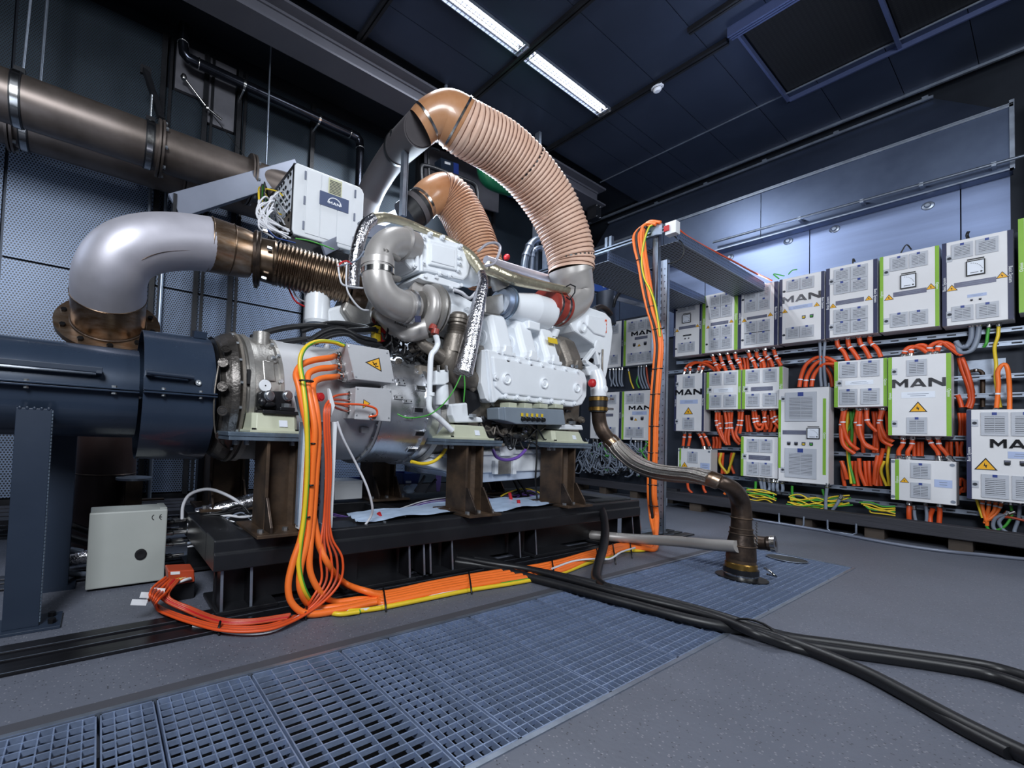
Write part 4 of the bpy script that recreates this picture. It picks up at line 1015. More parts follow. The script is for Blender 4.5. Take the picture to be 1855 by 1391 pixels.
# head covers
def head(pxl, pxr, py0, label_m, zt_, zb):
    xl, xr_ = P(pxl, py0, y=1.96).x, P(pxr, py0, y=1.96).x
    o3 = MB()
    pr = [(1.935, zb), (1.93, zb + 0.05), (1.955, zb + 0.12), (2.0, zt_ - 0.05), (2.06, zt_ - 0.008), (2.13, zt_), (2.2, zt_ - 0.03), (2.22, zt_ - 0.09), (2.2, zb)]
    w_ = xr_ - xl
    rings = []
    for f, s_ in ((0, 0.82), (0.08, 0.95), (0.2, 1.0), (0.8, 1.0), (0.92, 0.95), (1, 0.84)):
        cy_, cz_ = 2.1, zb
        rings.append([Vector((xl + w_ * f, cy_ + (a_ - cy_) * s_, cz_ + (b_ - cz_) * s_)) for a_, b_ in pr])
    o3.loft(rings)
    o = o3.build('head_cover', label_m, eng, 0.016)
    # lower front block with boss and bolts
    xm = xl + w_ * 0.6
    MB().prism([(xm - 0.05, 1.922, zb - 0.005), (xm - 0.03, 1.922, zb + 0.07), (xm + 0.03, 1.922, zb + 0.07), (xm + 0.05, 1.922, zb - 0.005)], (0, 0.08, 0)).build('front_pad', label_m, eng, 0.01)
    bolts(eng, [(xl + w_ * f, 1.932, zb + 0.012) for f in (0.14, 0.4, 0.9)], (0, -1, 0), 0.013, 0.014, 'white' if label_m == 'white' else 'bolt')
    MB().lathe((xl + 0.0, 2.07, zb + 0.12), (-1, 0, 0), [(-0.03, 0.065), (0.012, 0.06), (0.014, 0.042), (0.006, 0.034), (0.006, 0.02), (0.014, 0.016), (0.014, 0)], 24).build('end_boss', label_m, eng)
    return o
zc_ = P(900, 640, y=1.93).z
z1 = P(897, 571, y=2.12).z
head(893, 927, 620, 'white', z1, zc_ - 0.0)
head(943, 971, 630, 'white', z1 - 0.005, zc_)
head(986, 1010, 640, 'white', z1 - 0.01, zc_)
head(1026, 1053, 640, 'cast_dark', z1 - 0.05, zc_)
MB().lathe(P(1003, 601, y=2.03), (0, -0.4, 1), [(-0.03, 0.04), (0.02, 0.04), (0.026, 0.034), (0.026, 0)], 20).build('oil_filler_cap', 'white', eng)
a_ = P(1002, 617, y=1.94); 
MB().obox(a_ + Vector((0, 0.003, 0)), (0.05, 0, 0.0), (0, 0.004, 0.0), (0, 0.004, 0.02)).build('yellow_label', 'yellow_lab', eng)
# heat exchanger box over the turbo
HX = 2.0
slab('cooler_housing', [(733, 434), (745, 419), (770, 422), (834, 440), (840, 450), (853, 480), (850, 498), (841, 508), (776, 492), (748, 489), (734, 474)], HX, 0.42, 'white', 0.014)
slab('cooler_panel', [(778, 434), (829, 448), (829, 490), (778, 479)], HX - 0.016, 0.03, 'white', 0.008)
slab('cooler_panel_step', [(782, 441), (824, 452), (824, 484), (782, 473)], HX - 0.021, 0.01, 'white', 0.004)
slab('cooler_flange', [(754, 420), (759, 421), (760, 490), (755, 490)], HX - 0.02, 0.4, 'white', 0.004)
slab('cooler_flange', [(762, 421), (766, 422), (767, 491), (763, 491)], HX - 0.02, 0.4, 'white', 0.004)
for px, py in ((748, 428), (748, 455), (749, 482), (766, 431), (765, 443), (765, 476), (778, 425), (800, 431), (832, 447), (831, 466), (831, 477), (829, 490), (797, 496), (815, 500)):
    c = P(px, py, y=HX - 0.002)
    MB().lathe(c, (0, -1, 0), [(0, 0.017), (0.014, 0.015), (0.014, 0.009), (0.024, 0.009), (0.024, 0)], 10).build('bolt_boss', 'white', eng)
c = P(846, 492, y=HX + 0.12)
MB().lathe(c, (1, 0, 0), [(-0.1, 0.1), (0.04, 0.1), (0.06, 0.085), (0.09, 0.08)], 28).build('cooler_end_cap', 'white', eng)
MB().lathe(c + Vector((0.09, 0, 0)), (1, 0, 0), [(0, 0.07), (0.06, 0.07), (0.062, 0.075), (0.1, 0.075)], 24).build('cooler_pipe', 'cast', eng)
# bracket shelf under the cooler
q = [P(a_, b_, y=1.98) for a_, b_ in ((758, 503), (764, 496), (775, 494), (836, 514), (838, 520), (828, 522), (768, 508))]
MB().prism(q, (0.0, 0.3, 0.0)).build('shelf_bracket', 'white', eng, 0.006)
MB().prism([P(a_, b_, y=2.06) for a_, b_ in ((775, 508), (820, 522), (826, 538), (796, 530))], (0, 0.25, 0)).build('bracket_web', 'white', eng, 0.005)
for px, py in ((769, 500), (834, 517), (816, 521), (789, 502)):
    bolts(eng, [P(px, py, y=1.98)], (0, -1, 0), 0.012, 0.014, 'white')
slab('turbine_housing', [(785, 524), (832, 532), (860, 547), (868, 580), (853, 628), (818, 612), (794, 596), (790, 560)], 2.04, 0.3, 'white', 0.02)
slab('turbine_rib', [(800, 545), (830, 552), (848, 575), (840, 600), (812, 590)], 2.02, 0.05, 'white', 0.012)
for px, py in ((812, 545), (845, 560), (851, 600), (800, 585), (795, 560)):
    bolts(eng, [P(px, py, y=2.03)], (0, -1, 0), 0.012, 0.016, 'white')
# turbocharger: elbow, volute
e = pipe('intake_elbow', [(745, 448, 2.04), (722, 441, 2.0), (704, 443, 1.97), (691, 455, 1.95), (685, 474, 1.94), (683, 500, 1.93), (689, 524, 1.93), (704, 543, 1.94), (725, 554, 1.95), (746, 558, 1.97)], [27, 28, 28, 28, 28, 28, 28, 28, 28, 27], 'satin_elbow', n=32)
ring('clamp_band', 684, 479, 1.94, 28.2, (0.03, 0, 1), 'satin_elbow', 0.035, 0.008)
ring('clamp_band', 684, 494, 1.935, 28.2, (0.0, 0, 1), 'chrome', 0.028, 0.009)
ring('joint_ring', 730, 442, 2.01, 28.2, (1, 0, 0.1), 'satin_elbow', 0.02, 0.008)
ring('joint_ring', 733, 556, 1.96, 27.6, (1, 0, -0.1), 'satin_elbow', 0.016, 0.008)
ring('joint_ring', 741, 557, 1.965, 27.6, (1, 0, -0.1), 'machined', 0.02, 0.012)
for a_, b_ in (((697, 455), (722, 470)), ((700, 500), (723, 506))):
    p0, p1 = P(*a_, y=1.87), P(*b_, y=1.9)
    MB().cyl(p0, p1, 0.016, 14).lathe(p0, p0 - p1, [(0, 0.011), (0.014, 0.01), (0.014, 0)], 10).build('stud_sleeve', 'cast', eng)
vc = P(757, 559, y=2.0)
def spiral(k, n=40):
    a_ = -0.5 * PI + 2 * PI * k / n
    R = 0.115; 
    return vc + Vector((0.02, -math.cos(a_) * R * (1 if True else 0), math.sin(a_) * R))
vp, vr = [], []
for k in range(41):
    a_ = 0.6 * PI + 1.85 * PI * (k / 40)
    rr = 0.03 + 0.034 * k / 40
    vp.append(vc + Vector((0.03, math.cos(a_) * 0.118, math.sin(a_) * 0.118))); vr.append(rr)
vp = vp; 
# outlet leaves the spiral low and runs back and up to the far side
MB().tube(vp, vr, 20).build('volute', 'satin_elbow', eng)
out = smooth([vc + Vector((0.03, -0.05, -0.118)), P(742, 601, y=2.02), P(718, 594, y=2.1), P(698, 576, y=2.2), P(684, 562, y=2.3)], 6)
MB().tube(out, lerp_list([0.062, 0.06, 0.056, 0.052, 0.05], len(out)), 20).build('outlet_pipe', 'satin_elbow', eng)
ring('outlet_clamp', 691, 569, 2.25, 19, (out[-1] - out[-3]), 'chrome', 0.02, 0.008)
MB().lathe(vc + Vector((-0.01, 0, 0)), (1, 0, 0), [(0, 0.1), (0.07, 0.12), (0.085, 0.16), (0.1, 0.165), (0.1, 0.15), (0.115, 0.15), (0.115, 0.16), (0.13, 0.155), (0.15, 0.1)], 40).build('back_plate', 'cast', eng)
MB().obox(P(757, 578, y=1.86), (0.02, 0, 0.004), (0, 0.002, 0), (-0.003, 0, 0.017)).build('type_plate', 'navy', eng)
o = MB()
for k in range(9): o.obox(P(716 + k * 2.6, 584 + k * 1.0, y=1.97), (0.003, 0, 0), (0, 0.0015, 0), (0, 0, 0.006 - 0.002 * (k % 2)))
o.build('cast_marks', 'ink', eng)
# ribbed fitting and cast exhaust branch
pts = [P(831, 574, y=1.95), P(826, 600, y=1.95), P(820, 640, y=1.96)]
d = (pts[-1] - pts[0]).normalized(); L = (pts[-1] - pts[0]).length
MB().lathe(pts[0], d, [(-0.02, 0.03), (-0.02, 0.045), (0.0, 0.06), (0.02, 0.06), (0.02, 0.055), (0.03, 0.063), (0.045, 0.063), (0.05, 0.052)] + [(0.06 + 0.014 * k + dk_, 0.052 if dk_ == 0 else 0.06) for k in range(4) for dk_ in (0, 0.005)] + [(0.12, 0.056), (0.125, 0.068), (L, 0.07)], 24).build('ribbed_fitting', 'cast_dark', eng)
pipe('cast_branch', [(818, 630, 1.96), (815, 655, 1.97), (830, 680, 1.98), (856, 690, 2.0)], [17, 19, 20, 18], 'cast_dark', n=20)
pipe('cast_branch', [(760, 612, 2.02), (766, 624, 2.0), (785, 636, 1.98), (806, 650, 1.98)], [9, 9.5, 11, 13], 'cast_dark', n=18)
slab('manifold_block', [(846, 628), (874, 634), (874, 700), (858, 712), (842, 690)], 1.96, 0.12, 'cast_dark', 0.015)
ring('manifold_ring', 860, 632, 1.95, 8, (1, 0, 0), 'cast', 0.1, 0.004)
for px, py in ((852, 684), (868, 678), (848, 655), (866, 640)): bolts(eng, [P(px, py, y=1.96)], (0, -1, 0), 0.012, 0.016, 'cast')
# white pipework in front of the bell housing
pipe('drain_pipe', [(789, 606, 1.88), (793, 622, 1.88), (788, 634, 1.88), (781, 645, 1.88), (779, 680, 1.88), (778, 716, 1.88), (779, 742, 1.88), (798, 760, 1.87), (819, 780, 1.86)], 5.2, 'white', n=14)
ring('hose_clip', 788, 601, 1.88, 5.5, (0.2, 0, 1), 'redhose', 0.03, 0.006); ring('hose_clip', 784, 594, 1.89, 5, (0.5, 0, 1), 'redhose', 0.03, 0.006)
ring('pipe_clip', 780, 714, 1.88, 5.4, (0, 0, 1), 'white', 0.02, 0.006)
slab('filter_head', [(790, 671), (813, 669), (814, 692), (806, 697), (791, 697)], 1.9, 0.08, 'white', 0.006)
pipe('filter_body', [(801, 697, 1.94), (801, 715, 1.94), (801, 733, 1.94)], [11, 12, 11.5], 'white2', n=20)
for px in (794, 808): pipe('filter_port', [(px, 672, 1.9), (px, 662, 1.9)], 3.2, 'chrome', n=10)
slab('mount_arm', [(817, 732), (847, 729), (849, 752), (873, 756), (876, 765), (826, 766), (819, 752)], 1.9, 0.14, 'white', 0.01)
bolts(eng, [P(856, 756, y=1.89)], (0, 0, 1), 0.025, 0.02, 'bolt')
slab('mount_arm', [(1018, 768), (1055, 770), (1057, 779), (1014, 778)], 1.9, 0.14, 'white2', 0.008)
bolts(eng, [P(1036, 768, y=1.9)], (0, 0, 1), 0.025, 0.02, 'bolt')
slab('mount_gusset', [(842, 704), (866, 712), (872, 735), (850, 752), (846, 730)], 1.97, 0.05, 'black_steel', 0.006)
# intake side: throttle body, charge pipe, hose, elbow
pipe('throttle_pipe', [(872, 492, 2.12), (890, 498, 2.08), (903, 508, 2.05), (908, 522, 2.05)], [15, 16, 16, 15], 'cast', n=20)
ring('throttle_ring', 893, 500, 2.07, 16.5, (1, 0, -0.3), 'cast_dark', 0.02, 0.006)
slab('throttle_body', [(878, 538), (912, 531), (916, 562), (905, 572), (878, 568)], 2.0, 0.14, 'cast', 0.012)
c = P(915, 550, y=2.04)
MB().lathe(c, (1, 0, 0), [(-0.06, 0.09), (-0.03, 0.09), (-0.03, 0.112), (-0.014, 0.112)], 30).build('throttle_flange', 'zinc', eng)
MB().lathe(c, (1, 0, 0), [(-0.012, 0.118), (0.004, 0.118), (0.004, 0.09)], 30).build('throttle_flange', 'zinc_blue', eng)
c2 = P(985, 553, y=2.04)
MB().lathe(c, (1, 0, 0), [(0.0, 0.085), (0.06, 0.088), (0.22, 0.118), (0.26, 0.124), (c2.x - c.x, 0.124), (c2.x - c.x + 0.02, 0.12)], 36).build('charge_pipe', 'white', eng)
MB().box((c.x + 0.17, 1.97, c.z - 0.16), (c.x + 0.3, 2.06, c.z - 0.1)).build('pipe_foot', 'white', eng, 0.008)
MB().lathe((c2.x - 0.07, 1.94, c.z - 0.05), (0, -1, 0), [(-0.03, 0.022), (0.0, 0.02), (0.0, 0)], 14).build('boss', 'white', eng)
xq = c2.x + 0.02
MB().lathe((0, 2.04, c2.z), (1, 0, 0), [(xq - 0.03, 0.12), (xq - 0.03, 0.129), (xq + 0.17, 0.13), (xq + 0.17, 0.12)], 36).build('red_hose', 'redhose', eng)
for k in (0.02, 0.115):
    MB().lathe((0, 2.04, c2.z), (1, 0, 0), [(xq + k, 0.1305), (xq + k, 0.134), (xq + k + 0.022, 0.134), (xq + k + 0.022, 0.1305)], 36).build('hose_clamp', 'chrome', eng)
pts = [Vector((xq + 0.15, 2.04, c2.z)), Vector((xq + 0.2, 2.04, c2.z)), P(1040, 548, y=2.04), P(1047, 533, y=2.04), P(1041, 515, y=2.05), P(1035, 500, y=2.06), P(1034, 490, y=2.06)]
rr = [0.122, 0.122, pxm(pts[2], 27), pxm(pts[3], 26), pxm(pts[4], 31), pxm(pts[5], 36), pxm(pts[6], 36.5)]
sp_ = smooth(pts, 6); MB().tube(sp_, lerp_list(rr, len(sp_)), 36).build('intake_funnel', 'satin_elbow', eng)
h = [P(1026, 519, y=1.88), P(1033, 515, y=1.88), P(1042, 519, y=1.88), P(1041, 530, y=1.88), P(1032, 543, y=1.88), P(1026, 538, y=1.88)]
MB().tube(h, 0.005, 6).build('latch_wire', 'black_steel', eng)
# front cover at the far end
slab('front_cover', [(1033, 586), (1042, 572), (1060, 551), (1071, 557), (1097, 566), (1108, 577), (1111, 600), (1108, 630), (1101, 672), (1097, 690), (1090, 692), (1088, 682), (1090, 655), (1084, 634), (1075, 623), (1041, 600)], 1.98, 0.34, 'white', 0.014)
slab('cover_step', [(1066, 570), (1094, 576), (1100, 590), (1097, 610), (1078, 604), (1064, 590)], 1.965, 0.03, 'white', 0.01)
c = P(1053, 592, y=1.98); MB().lathe(c, (0, -1, 0), [(0, 0.052), (0.02, 0.045), (0.022, 0.03), (0.012, 0.026), (0.012, 0.0)], 22).build('round_boss', 'white', eng)
c = P(1083, 628, y=1.975); MB().lathe(c, (0, -1, 0), [(0, 0.055), (0.012, 0.05), (0.014, 0)], 22).build('round_cover', 'white', eng)
q = P(1097.5, 591, y=1.975); MB().obox(q, (0.009, 0, 0), (0, 0.003, 0), (0, 0, 0.055)).build('orange_label', 'orange_red', eng)
q = P(1097.5, 591, y=1.97); o = MB()
for k in range(3): o.obox(q + Vector((0, 0, -0.03 + 0.03 * k)), (0.006, 0, 0), (0, 0.001, 0), (0, 0, 0.009))
o.build('label_print', 'paper', eng)
pipe('lifting_loop', [(1076, 560, 2.1), (1088, 556, 2.1), (1100, 562, 2.1), (1106, 570, 2.1)], 4.5, 'black', n=10)
pipe('sensor_wire', [(1092, 633, 1.955), (1091, 655, 1.95), (1091, 680, 1.95)], 1.6, 'cast_dark', n=8)
# alternator and brackets
c = P(1072, 648, y=2.12)
MB().lathe(c, (1, 0, 0), [(-0.12, 0.05), (-0.11, 0.09), (0.04, 0.1), (0.06, 0.06)], 24).build('alternator', 'black_steel', eng)
for a_, b_ in (((1075, 633), (1058, 655)), ((1077, 634), (1083, 660)), ((1060, 656), (1078, 668))):
    MB().bar(P(*a_, y=1.98), P(*b_, y=1.98), 0.035, 0.03).build('strut', 'white', eng, 0.004)
slab('water_housing', [(1062, 664), (1080, 660), (1090, 672), (1086, 684), (1068, 680)], 1.96, 0.14, 'white', 0.012)
pipe('water_pipe', [(1078, 672, 1.95), (1083, 690, 1.93), (1084, 706, 1.92), (1084, 718, 1.92)], [11, 13, 13, 12.5], 'white', n=22)
c = P(1072, 694, y=1.87); MB().ball(c, 0.032, 14, (1, 0.8, 1)).lathe(c, (0, -1, 0), [(0, 0.034), (0.018, 0.03), (0.026, 0.016), (0.026, 0)], 16).build('red_cap', 'redcable', eng)
c = P(1094, 705, y=1.88); MB().lathe(c, (0, -1, 0), [(-0.03, 0.028), (0.016, 0.028), (0.02, 0.02), (0.02, 0)], 18).build('white_cap', 'white', eng)
# controller box with its connectors
slab('controller', [(914, 737), (1021, 742), (1025, 770), (936, 768), (916, 762)], 1.87, 0.12, 'ecu', 0.006)
slab('controller_end', [(903, 739), (914, 737), (916, 762), (904, 760)], 1.88, 0.1, 'ecu', 0.005)
for k in range(5):
    px = 946 + 9 * k
    MB().obox(P(px, 751 + k * 0.4, y=1.865), (0.011, 0, 0), (0, 0.001, 0), (0, 0, 0.011)).build('yellow_sticker', 'yellow_lab', eng)
    MB().lathe(P(px, 759 + k * 0.4, y=1.87), (0, -1, 0), [(0, 0.015), (0.02, 0.014), (0.02, 0)], 10).build('connector', 'black', eng)
for k in range(4):
    MB().box((P(916 + k * 28, 733, y=1.93).x, 1.9, P(916 + k * 28, 738, y=1.93).z - 0.005), (P(930 + k * 28, 733, y=1.93).x, 1.98, P(916 + k * 28, 729 + k, y=1.93).z)).build('controller_lug', 'khaki', eng, 0.004)
# oil pan
slab('oil_pan', [(771, 843), (786, 829), (830, 822), (1006, 818), (1006, 846), (990, 852), (876, 857), (822, 858)], 2.08, 0.42, 'white', 0.01)
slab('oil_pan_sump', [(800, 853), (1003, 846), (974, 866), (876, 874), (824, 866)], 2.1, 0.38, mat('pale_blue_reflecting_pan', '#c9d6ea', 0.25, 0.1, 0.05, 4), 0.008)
slab('oil_pan_plate', [(900, 834), (929, 833), (929, 858), (900, 860)], 2.07, 0.02, 'cast', 0.003)
slab('oil_pan_flange', [(785, 822), (1006, 812), (1006, 819), (785, 829)], 2.06, 0.46, 'white2', 0.004)
slab('oil_pan_bracket', [(905, 809), (932, 806), (936, 818), (928, 826), (908, 826)], 2.05, 0.04, 'white2', 0.004)
bolts(eng, [P(a_, 828 - (a_ - 800) * 0.04, y=2.08) for a_ in range(800, 1000, 24)], (0, -1, 0), 0.008, 0.008)
for px in (898, 931): MB().box((P(px - 3, 845, y=2.06).x, 2.05, P(px, 859, y=2.06).z), (P(px + 3, 845, y=2.06).x, 2.08, P(px, 834, y=2.06).z)).build('pan_rib', 'white', eng, 0.004)
# dark machinery low on the block
rnd = random.Random(3)
for k in range(46):
    px, py = rnd.uniform(852, 1050), rnd.uniform(738, 806)
    if 905 < px < 1026 and py < 772: py = rnd.uniform(772, 806)
    c = P(px, py, y=rnd.uniform(1.98, 2.06)); s_ = rnd.uniform(0.012, 0.035)
    o = MB()
    if k % 3 == 0: o.lathe(c, (0, -1, rnd.uniform(-0.5, 0.5)), [(0, s_), (s_, s_), (s_, s_ * 0.6), (s_ * 1.6, s_ * 0.55), (s_ * 1.6, 0)], 10)
    elif k % 3 == 1: o.obox(c, (s_ * 1.2, 0, 0), (0, s_, 0), (0, 0, s_ * 0.7))
    else: o.ball(c, s_, 8).cyl(c, c + Vector((s_ * 2, -0.01, 0)), s_ * 0.5, 8)
    o.build('fitting', ['black_steel', 'black', 'cast_dark', 'chrome'][k % 4], eng)
# parts glimpsed behind the generator: filter canister, cast housings
t = thing('filter_canister', 'white upright filter canister under the exhaust bellows', 'filter', P(577, 600, y=2.62))
c = P(575, 555, y=2.62)
MB().lathe(c - Vector((0, 0, 0.12)), (0, 0, 1), [(0, 0.05), (0.0, 0.075), (0.02, 0.085), (0.24, 0.085), (0.26, 0.07), (0.27, 0.07)], 24).build('canister', 'white', t)
MB().lathe(c + Vector((0, 0, 0.15)), (0, 0, 1), [(0, 0.09), (0.03, 0.09), (0.04, 0.06)], 24).build('head', 'cast', t)
slab('rear_housing', [(640, 520), (690, 540), (700, 575), (690, 600), (640, 590), (620, 560)], 2.5, 0.2, 'cast', 0.02)
slab('rear_housing', [(590, 560), (640, 545), (660, 575), (600, 600)], 2.55, 0.15, 'white2', 0.02)
slab('control_module', [(688, 560), (722, 566), (724, 640), (690, 632)], 2.25, 0.12, 'black_steel', 0.006)
for py in (598, 612):
    slab('connector', [(680, py - 9), (690, py - 7), (690, py + 6), (680, py + 4)], 2.2, 0.05, 'yellow', 0.003)
    slab('connector', [(692, py - 6), (699, py - 5), (699, py + 6), (692, py + 5)], 2.2, 0.05, 'redcable', 0.003)
for px, py, s_ in ((725, 600, 9), (735, 615, 8), (745, 630, 10), (730, 640, 7), (755, 640, 8), (720, 655, 6), (745, 608, 7), (760, 600, 7), (770, 640, 6)):
    c = P(px, py, y=2.1); r_ = pxm(c, s_)
    MB().lathe(c, (0.3, -1, 0.2), [(0, r_), (r_, r_ * 0.9), (r_, r_ * 0.5), (r_ * 1.5, r_ * 0.45), (r_ * 1.5, 0)], 12).build('fitting', 'black_steel' if s_ % 2 else 'cast_dark', eng)

# ================================================================== FOIL WRAPPED PIPES
t = thing('foil_wrapped_pipe', 'silver foil wrapped pipe running down between turbocharger and side cover', 'pipe', P(840, 675, y=1.84))
pipe('wrap', [(872, 494, 1.9), (875, 512, 1.86), (868, 545, 1.85), (856, 600, 1.84), (846, 645, 1.84), (838, 676, 1.84)], [7, 9, 12, 15, 17, 18], 'foil', t, n=18)
t = thing('foil_wrapped_pipe', 'silver foil tube arching over the turbo elbow in front of the white rack cabinet', 'pipe', P(640, 505, y=2.1))
pipe('wrap', [(640, 520, 2.1), (642, 480, 2.1), (650, 440, 2.1), (661, 410, 2.1), (676, 397, 2.1)], [11, 12, 12, 12, 11], 'foil', t, n=16)
pipe('wrap', [(676, 397, 2.1), (700, 394, 2.1), (740, 405, 2.15), (780, 422, 2.15), (815, 437, 2.1), (850, 462, 2.0), (874, 494, 1.92)], [11, 8, 7, 6, 6, 9, 9], 'foil_y', t, n=14)
t = thing('foil_wrapped_pipe', 'yellowish foil pipe lying above the white charge pipe', 'pipe', P(950, 515, y=1.95))
pipe('wrap', [(880, 484, 2.0), (905, 495, 1.97), (930, 505, 1.95), (970, 515, 1.94), (1028, 526, 1.93)], [12, 10, 11, 9, 7], 'foil_y', t, n=14)
t = thing('foil_wrapped_pipe', 'straight bright metal pipe passing behind the yellowish foil pipe', 'pipe', P(940, 490, y=2.25))
pipe('tube', [(880, 470, 2.25), (940, 489, 2.25), (1010, 510, 2.25)], 7, 'steel_brushed', t, n=14)
# thin hoses and wires on the engine
def pc(name, px, r, m, label, group=None, cat='cable', k=6):
    pts = [P(a_, b_, y=c_) for a_, b_, c_ in px]
    return cable(name, pts, pxm(pts[0], r), m, label, cat, group, k=k)
pc('bent_tube', [(866, 455, 1.95), (882, 442, 1.95), (898, 440, 1.95), (906, 448, 1.95), (903, 462, 1.95), (895, 477, 1.95), (880, 482, 1.95)], 2.6, 'steel_brushed', 'bright bent steel tube loop beside the second spiral hose', None, 'tube')
pc('white_hose', [(862, 530, 1.95), (850, 540, 1.95), (836, 530, 1.95), (822, 525, 1.95)], 3, 'whitecable', 'short white hose under the cooler housing', None, 'hose')
pc('green_wire', [(835, 680, 1.82), (820, 710, 1.82), (800, 735, 1.8), (775, 752, 1.8), (740, 757, 1.8), (720, 750, 1.84)], 1.2, 'green', 'thin green wire hanging across the bell housing', 'thin green wires')
pc('green_wire', [(841, 680, 1.82), (842, 700, 1.82), (840, 728, 1.83)], 1.2, 'green', 'thin green wire straight down from the foil pipe end', 'thin green wires')
pc('yellow_cable', [(808, 812, 1.98), (800, 824, 1.98), (785, 836, 1.98), (765, 840, 1.98), (745, 836, 1.98)], 3, 'yellow', 'yellow cable sagging under the bell housing', None)
for k, (lab, px) in enumerate((
    ('upper black harness cable behind the generator', [(455, 612, 2.3), (490, 600, 2.3), (530, 592, 2.3), (580, 590, 2.3), (640, 595, 2.3), (690, 585, 2.3)]),
    ('second black harness cable behind the generator', [(500, 622, 2.2), (540, 616, 2.2), (580, 612, 2.2), (620, 600, 2.2), (680, 596, 2.2)]),
    ('black harness cable rising over the terminal box', [(560, 618, 2.05), (590, 600, 2.05), (620, 596, 2.05), (650, 610, 2.05), (680, 618, 2.1)]),
    ('black harness cable lowest over the terminal box', [(570, 622, 2.02), (600, 608, 2.02), (630, 606, 2.02), (655, 620, 2.03), (690, 626, 2.1)]),
    ('black corrugated cable above the generator shoulder', [(545, 600, 2.3), (600, 585, 2.3), (650, 590, 2.25), (685, 600, 2.2)]))):
    pc('harness_cable', px, 5.5 if k < 3 else 4.5, 'black_rubber', lab, 'black harness cables over the generator')
rnd = random.Random(11)
o = MB()
for k in range(34):
    p0 = (rnd.uniform(850, 1000), rnd.uniform(766, 800)); dx = rnd.uniform(-40, 60)
    yy = rnd.uniform(1.93, 2.02)
    pts = [P(p0[0], p0[1], y=yy), P(p0[0] + dx * 0.3, p0[1] + rnd.uniform(0, 18), y=yy), P(p0[0] + dx * 0.7, p0[1] + rnd.uniform(-5, 22), y=yy), P(p0[0] + dx, p0[1] + rnd.uniform(-12, 10), y=yy)]
    o.mi(k % 3).tube(smooth(pts, 4), rnd.uniform(0.004, 0.008), 6)
o = stuff(o.build('wiring', ['black', 'black_rubber', 'cast_dark'], eng))
o = MB()
for k in range(30):
    p0 = (rnd.uniform(690, 790), rnd.uniform(590, 650)); dx = rnd.uniform(-35, 35); yy = rnd.uniform(2.02, 2.12)
    pts = [P(p0[0], p0[1], y=yy), P(p0[0] + dx * 0.4, p0[1] + rnd.uniform(-15, 15), y=yy), P(p0[0] + dx, p0[1] + rnd.uniform(-15, 18), y=yy)]
    o.mi(k % 2).tube(smooth(pts, 4), rnd.uniform(0.005, 0.01), 6)
stuff(o.build('wiring', ['black', 'black_rubber'], eng))
pc('violet_cable', [(892, 812, 1.98), (900, 828, 1.96), (918, 833, 1.96), (938, 828, 1.96), (952, 815, 1.97)], 3, 'violet', 'violet cable loop hanging before the oil pan', None)
pc('grey_wire', [(972, 770, 1.95), (972, 830, 1.95), (970, 870, 1.95), (973, 905, 1.95)], 1.5, 'black', 'thin dark cord hanging straight before the oil pan', None)
# ================================================================== WALL CABINETS
RT = Vector((0, -1, 0)); UPV = Vector((0, 0, 1)); NX = Vector((-1, 0, 0))
class Face:
    """front of a cabinet: picture points on the plane x = xf"""
    def __init__(s, xf): s.xf = xf
    def p(s, px, py, out=0.0):
        q = P(px, py, x=s.xf); q.x -= out; return q
_vent = {}
def vent(parent, y, z, w_, h_, xf, nsl=7, badge=True, lab=None):
    """ventilation grille: frame with louvre slats, dark slots and a small badge; centre (y, z)"""
    key = (round(w_, 3), round(h_, 3), nsl, badge)
    org = Vector((xf, y, z))
    if key in _vent:
        src, so = _vent[key]
        o = src.copy(); COL.objects.link(o); o.parent = parent; o.location = src.location + (org - so) - (parent_origin(parent) - PO[key])
        for ch in src.children:
            c = ch.copy(); COL.objects.link(c); c.parent = o
        return o
    fr = MB(); t_ = 0.008
    a0, a1, z0, z1 = y - w_ / 2, y + w_ / 2, z - h_ / 2, z + h_ / 2
    bw = w_ * 0.13; bh = h_ * 0.11
    fr.box((xf - t_, a0, z0), (xf, a0 + bw, z1)).box((xf - t_, a1 - bw, z0), (xf, a1, z1)).box((xf - t_, a0 + bw, z0), (xf, a1 - bw, z0 + bh)).box((xf - t_, a0 + bw, z1 - bh * 1.6), (xf, a1 - bw, z1))
    zl, zh = z0 + bh, z1 - bh * 1.6; n = nsl
    for k in range(n):
        zc = zl + (zh - zl) * (k + 0.5) / n; hh = (zh - zl) / n * 0.36
        xl = 0.0 if k > 0 else 0
        fr.box((xf - t_ * 0.85, a0 + bw, zc - hh), (xf - t_ * 0.5, a1 - bw, zc + hh))
    fr.box((xf - t_ - 0.0005, y - 0.0012, zl), (xf - t_ * 0.4, y + 0.0012, zh))
    o = fr.build('vent', 'vent', parent)
    MB().box((xf - 0.0012, a0 + bw * 0.9, z0 + bh * 0.9), (xf - 0.0006, a1 - bw * 0.9, z1 - bh * 1.5)).build('slot_shade', 'dark', o)
    if badge:
        s_ = min(w_, h_) * 0.09
        MB().box((xf - t_ - 0.002, y - s_, z1 - s_ * 2.0), (xf - t_ + 0.001, y + s_, z1)).build('badge', 'badge', o)
    _vent[key] = (o, org); PO[key] = parent_origin(parent)
    return o
PO = {}
